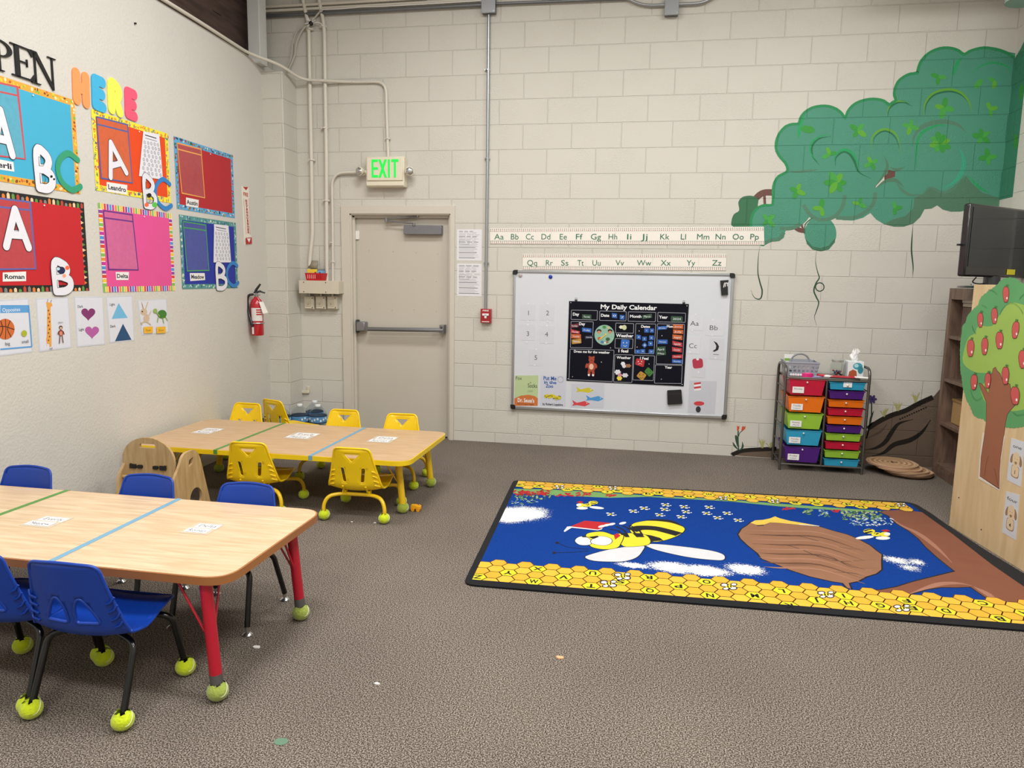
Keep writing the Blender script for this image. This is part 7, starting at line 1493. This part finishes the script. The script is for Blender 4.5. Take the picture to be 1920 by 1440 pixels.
# main bee
def S(pts, m, ln=None, Rx=R2, smooth=4):
    p = [Rx(*q) for q in pts]
    if ln: q_ = [(v.x, v.y) for v in crom([Vector((*A.p(*w), 0)) for w in p], smooth, True)]; A.line(q_, ln, K, closed=True)
    A.pp(p, m, smooth=smooth)
S([(1265, 880), (1330, 850), (1480, 810), (1650, 780), (1845, 765), (1835, 820), (1780, 880), (1680, 915), (1560, 925), (1350, 915)], WG, .010, R1)
S([(50, 645), (200, 645), (400, 665), (600, 690), (760, 720), (840, 755), (830, 800), (700, 798), (500, 775), (300, 735), (130, 690)], WG, .010)
S([(-95, 475), (-60, 435), (60, 410), (200, 405), (330, 425), (430, 470), (440, 510), (370, 560), (240, 605), (110, 615), (-20, 560), (-90, 520)], YB, .010)
A.pl(R((R2, (40, 408)), (R2, (180, 402)), (R2, (320, 420)), (R2, (425, 465))), .045, K, 4, taper=True)
A.pl(R((R2, (-85, 505)), (R2, (0, 480)), (R2, (150, 485)), (R2, (280, 515)), (R2, (390, 545))), .075, K, 4)
A.pp(R((R2, (40, 545)), (R2, (110, 555)), (R2, (200, 580)), (R2, (235, 607)), (R2, (110, 617)), (R2, (20, 575))), K)
S([(1610, 700), (1640, 650), (1760, 640), (1870, 660), (1915, 710), (1900, 750), (1820, 768), (1650, 770)], YB, .010, R1)
S([(1275, 655), (1350, 630), (1450, 628), (1550, 660), (1600, 645), (1645, 660), (1640, 700), (1620, 740), (1590, 780), (1500, 800), (1400, 795), (1320, 770), (1300, 720)], YB, .010, R1)
S([(1165, 720), (1190, 685), (1250, 672), (1310, 700), (1325, 740), (1290, 758), (1210, 755)], WH, .008, R1); S([(1325, 735), (1345, 695), (1420, 670), (1510, 690), (1532, 725), (1490, 755), (1410, 760)], WH, .008, R1)
A.pp(R((R1, (1225, 668)), (R1, (1300, 678)), (R1, (1390, 665)), (R1, (1400, 678)), (R1, (1350, 698)), (R1, (1300, 682)), (R1, (1240, 682))), K)
A.pp(R((R1, (1550, 655)), (R1, (1590, 640)), (R1, (1620, 665)), (R1, (1565, 705))), RDR)
for a, b in (((1510, 600), (1640, 660)), ((1570, 570), (1700, 680)), ((1640, 565), (1790, 680)), ((1700, 560), (1840, 660))): A.pl(R((R1, a), (R1, ((a[0]+b[0])/2+20, (a[1]+b[1])/2-14)), (R1, b)), .012, K, 3)
for x in (1690, 1800, 1840): A.pl(R((R1, (x-40, 640)), (R1, (x, 680))), .025, K)
A.pl(R((R1, (1000, 740)), (R1, (1100, 780)), (R1, (1300, 800))), .004, K, 3); A.pl(R((R1, (960, 835)), (R1, (1150, 830)), (R1, (1300, 815))), .004, K, 3); A.pe(*R1(985, 735), 3.5, 2.2, K, 8); A.pe(*R1(955, 835), 3.5, 2.2, K, 8)
A.pp(R((R1, (1110, 575)), (R1, (1260, 515)), (R1, (1550, 540)), (R1, (1390, 605))), RDR); A.pp(R((R1, (1110, 572)), (R1, (1390, 605)), (R1, (1440, 590)), (R1, (1430, 602)), (R1, (1390, 612)), (R1, (1130, 585)), (R1, (1060, 628)), (R1, (1050, 620)), (R1, (1085, 575))), WH)
for x, y in ((1430, 572), (1480, 560), (1530, 550), (1640, 540)): A.pe(*R1(x, y), 7, 2.2, WH, 12, rot=-.2)
# two smaller bees
def smallbee(Rx, x, y, s, fx=1):
    q = lambda a, b: Rx(x+a*s*fx, y+b*s)
    A.pe(*q(-55, 45), 11*s, 2.6*s, WH, 12); A.pe(*q(90, 40), 14*s, 2.4*s, WH, 12, rot=.1*fx); A.pe(*q(55, -10), 9*s, 3.6*s, YB, 12); A.pl([q(30, -8), q(60, -2), q(90, 6)], .014*s, K, 2); A.pl([q(35, -25), q(65, -22), q(95, -10)], .010*s, K, 2)
    A.pe(*q(-5, 15), 8*s, 3*s, YB, 12); A.pe(*q(-70, 15), 8*s, 3.6*s, YB, 12); A.pe(*q(-88, 12), 5*s, 2.4*s, WH, 10); A.pl([q(-20, 5), q(0, 15), q(15, 5)], .008*s, K); A.pp([q(-115, -12), q(-85, -25), q(-40, -18), q(-70, -4)], RDR)
smallbee(R1, 1290, 345, 1.0); smallbee(R3, 440, 420, 1.25, -1)
for Rx, x, y in [(R1, 1520, 450), (R1, 1745, 420), (R1, 1855, 390), (R2, 255, 250), (R2, 245, 295), (R2, 195, 350), (R2, 440, 270), (R2, 460, 320), (R2, 410, 370), (R2, 690, 275), (R2, 665, 335), (R2, 775, 380), (R2, 870, 335), (R2, 980, 405), (R2, 40, 285)]:
    for dx, dy, rx, ry in ((-30, -10, 3.2, 1.1), (25, 12, 3.2, 1.1), (0, 0, 3.0, 1.6), (-22, 10, 2.6, 1), (24, -10, 2.6, 1), (52, 8, 1.3, .8)): q = Rx(x+dx, y+dy); A.pe(q[0], q[1], rx, ry, WH if dx else YB, 8)
    A.pe(*Rx(x+6, y), 1, 1.4, K, 6)
# honeycomb bands
def band(o, d, n_out, rows, L, letters, s=.0455, half=False):
    """o = a point on the inner edge line, d = along, n_out = towards the middle of the rug"""
    cw, rh = 1.5*s, math.sqrt(3)*s; n = int(L/cw)+2; A.up(); z = A.z
    cells = []
    for i in range(-1, n):
        for j in range(-1, rows+1):
            off = (.5 if i % 2 else 0)
            if j+off > rows-.4: continue
            cells.append((i, j, Vector(o)+d*(i*cw+.02)+n_out*((j+off)*rh)))
    for i, j, c in cells:
        A.z = z; P = [c+d*s*1.03*math.cos(PI*k/3)+n_out*s*1.03*math.sin(PI*k/3) for k in range(6)]; cpoly(P, LNE, False)
    A.z = z+.00002
    for i, j, c in cells: P = [c+d*s*.93*math.cos(PI*k/3)+n_out*s*.93*math.sin(PI*k/3) for k in range(6)]; cpoly(P, (YH, YH2)[(i+j) % 2], False)
    return cells, z+.00002
dT = ax_t; nT = Vector((dT.y, -dT.x)); dB = bd; nB = Vector((-dB.y, dB.x))
cb_, zb = band(bot+nB*.035, dB, nB, 3, 2.75, None)
ct_, zt_ = band(INv[0]+nT*.03, dT, nT, 2, 2.75, None)
def near(cells, q): p = Vector(A.p(*q)); return min(cells, key=lambda c: (c[2]-p).length)[2]
def cellletter(cells, z, q, ch, ang):
    c = near(cells, q); d = dB; n = nB; A.z = z+.00002; s = .0455; cpoly([c+d*s*.93*math.cos(PI*k/3)+n*s*.93*math.sin(PI*k/3) for k in range(6)], YLT, False); A.z = z+.00005; h = .042
    a = ang+math.atan2(d.y, d.x); A.text(ch, c.x+math.sin(a)*h/2, c.y-math.cos(a)*h/2, h, K, (None if ch in 'IJLijltfr' else h*.95), True, a, 'C', False)
for ch, q in (('Z', R1(185, 1080)), ('Y', R1(480, 1035)), ('X', R1(785, 998)), ('W', R1(755, 1125)), ('V', R1(1060, 1085)), ('U', R1(1350, 1045)), ('T', R1(1335, 1165)), ('S', R1(1640, 1135)), ('R', R2(130, 985)), ('Q', R2(150, 1120)), ('P', R2(445, 1080)), ('O', R2(740, 1035)), ('N', R2(785, 1170)), ('M', R2(1080, 1130)), ('L', R2(1370, 1085)), ('K', R2(1430, 1220)), ('J', R2(1735, 1185)), ('I', R3(80, 1030)), ('H', R3(190, 1165)), ('G', R3(470, 1120)), ('F', R3(755, 1075)), ('E', R3(880, 1215)), ('D', R3(1160, 1180)), ('C', R3(1430, 1130)), ('B', R3(1580, 1275)), ('A', R3(1850, 1220))):
    cellletter(cb_, zb, q, ch, 0 if ch in 'WM' else PI)
for ch, q in (('z', R1(600, 185)), ('y', R1(810, 165)), ('w', R1(1010, 208)), ('v', R1(1210, 190)), ('u', R1(1420, 165)), ('t', R1(1425, 232)), ('s', R1(1625, 215)), ('r', R1(1850, 195)), ('q', R2(40, 155)), ('p', R2(240, 138)), ('o', R2(455, 118)), ('n', R2(480, 185)), ('m', R2(670, 160)), ('l', R2(880, 145)), ('k', R2(920, 212)), ('j', R2(1115, 190)), ('i', R2(1320, 172)), ('h', R2(1370, 238)), ('g', R2(1570, 222)), ('f', R2(1770, 205)), ('e', R2(1850, 272)), ('d', R3(120, 145)), ('c', R3(310, 120)), ('b', R3(380, 192)), ('a', R3(600, 165))):
    cellletter(ct_, zt_, q, ch, PI)
A.z = max(zb, zt_)+.0001
for q in (R1(1500, 1150), R1(1640, 1075), R2(890, 1070), R2(1860, 1150), R3(700, 1180), R1(1010, 180), R1(1540, 190), R2(830, 185), R2(1350, 215), R3(690, 145)):
    big = q[1] > 1000; k_ = 1.0 if big else .55
    for dx, dy, rx, ry in ((-9, -3, 7, 3), (8, 3, 7, 3), (-6, 4, 6, 2.4), (9, -4, 6, 2.4)): A.pe(q[0]+dx*k_, q[1]+dy*k_, rx*k_*1.15, ry*k_*1.3, K, 10, up=False); A.z += 5e-6; A.pe(q[0]+dx*k_, q[1]+dy*k_, rx*k_*.8, ry*k_*.8, WH, 10, up=False); A.z += 5e-6
    A.pe(q[0], q[1], 7*k_, 2.6*k_, YLT, 10, up=False); A.pl([(q[0]-3*k_, q[1]-2), (q[0]-1*k_, q[1]+2)], .006, K, up=False); A.z += 1e-5; A.pl([(q[0]+3*k_, q[1]-2), (q[0]+4*k_, q[1]+2)], .006, K, up=False)
tag(A.mb.build('area_rug', smooth=0), 'blue rug with a large bee, a beehive and honeycomb alphabet borders', 'rug')
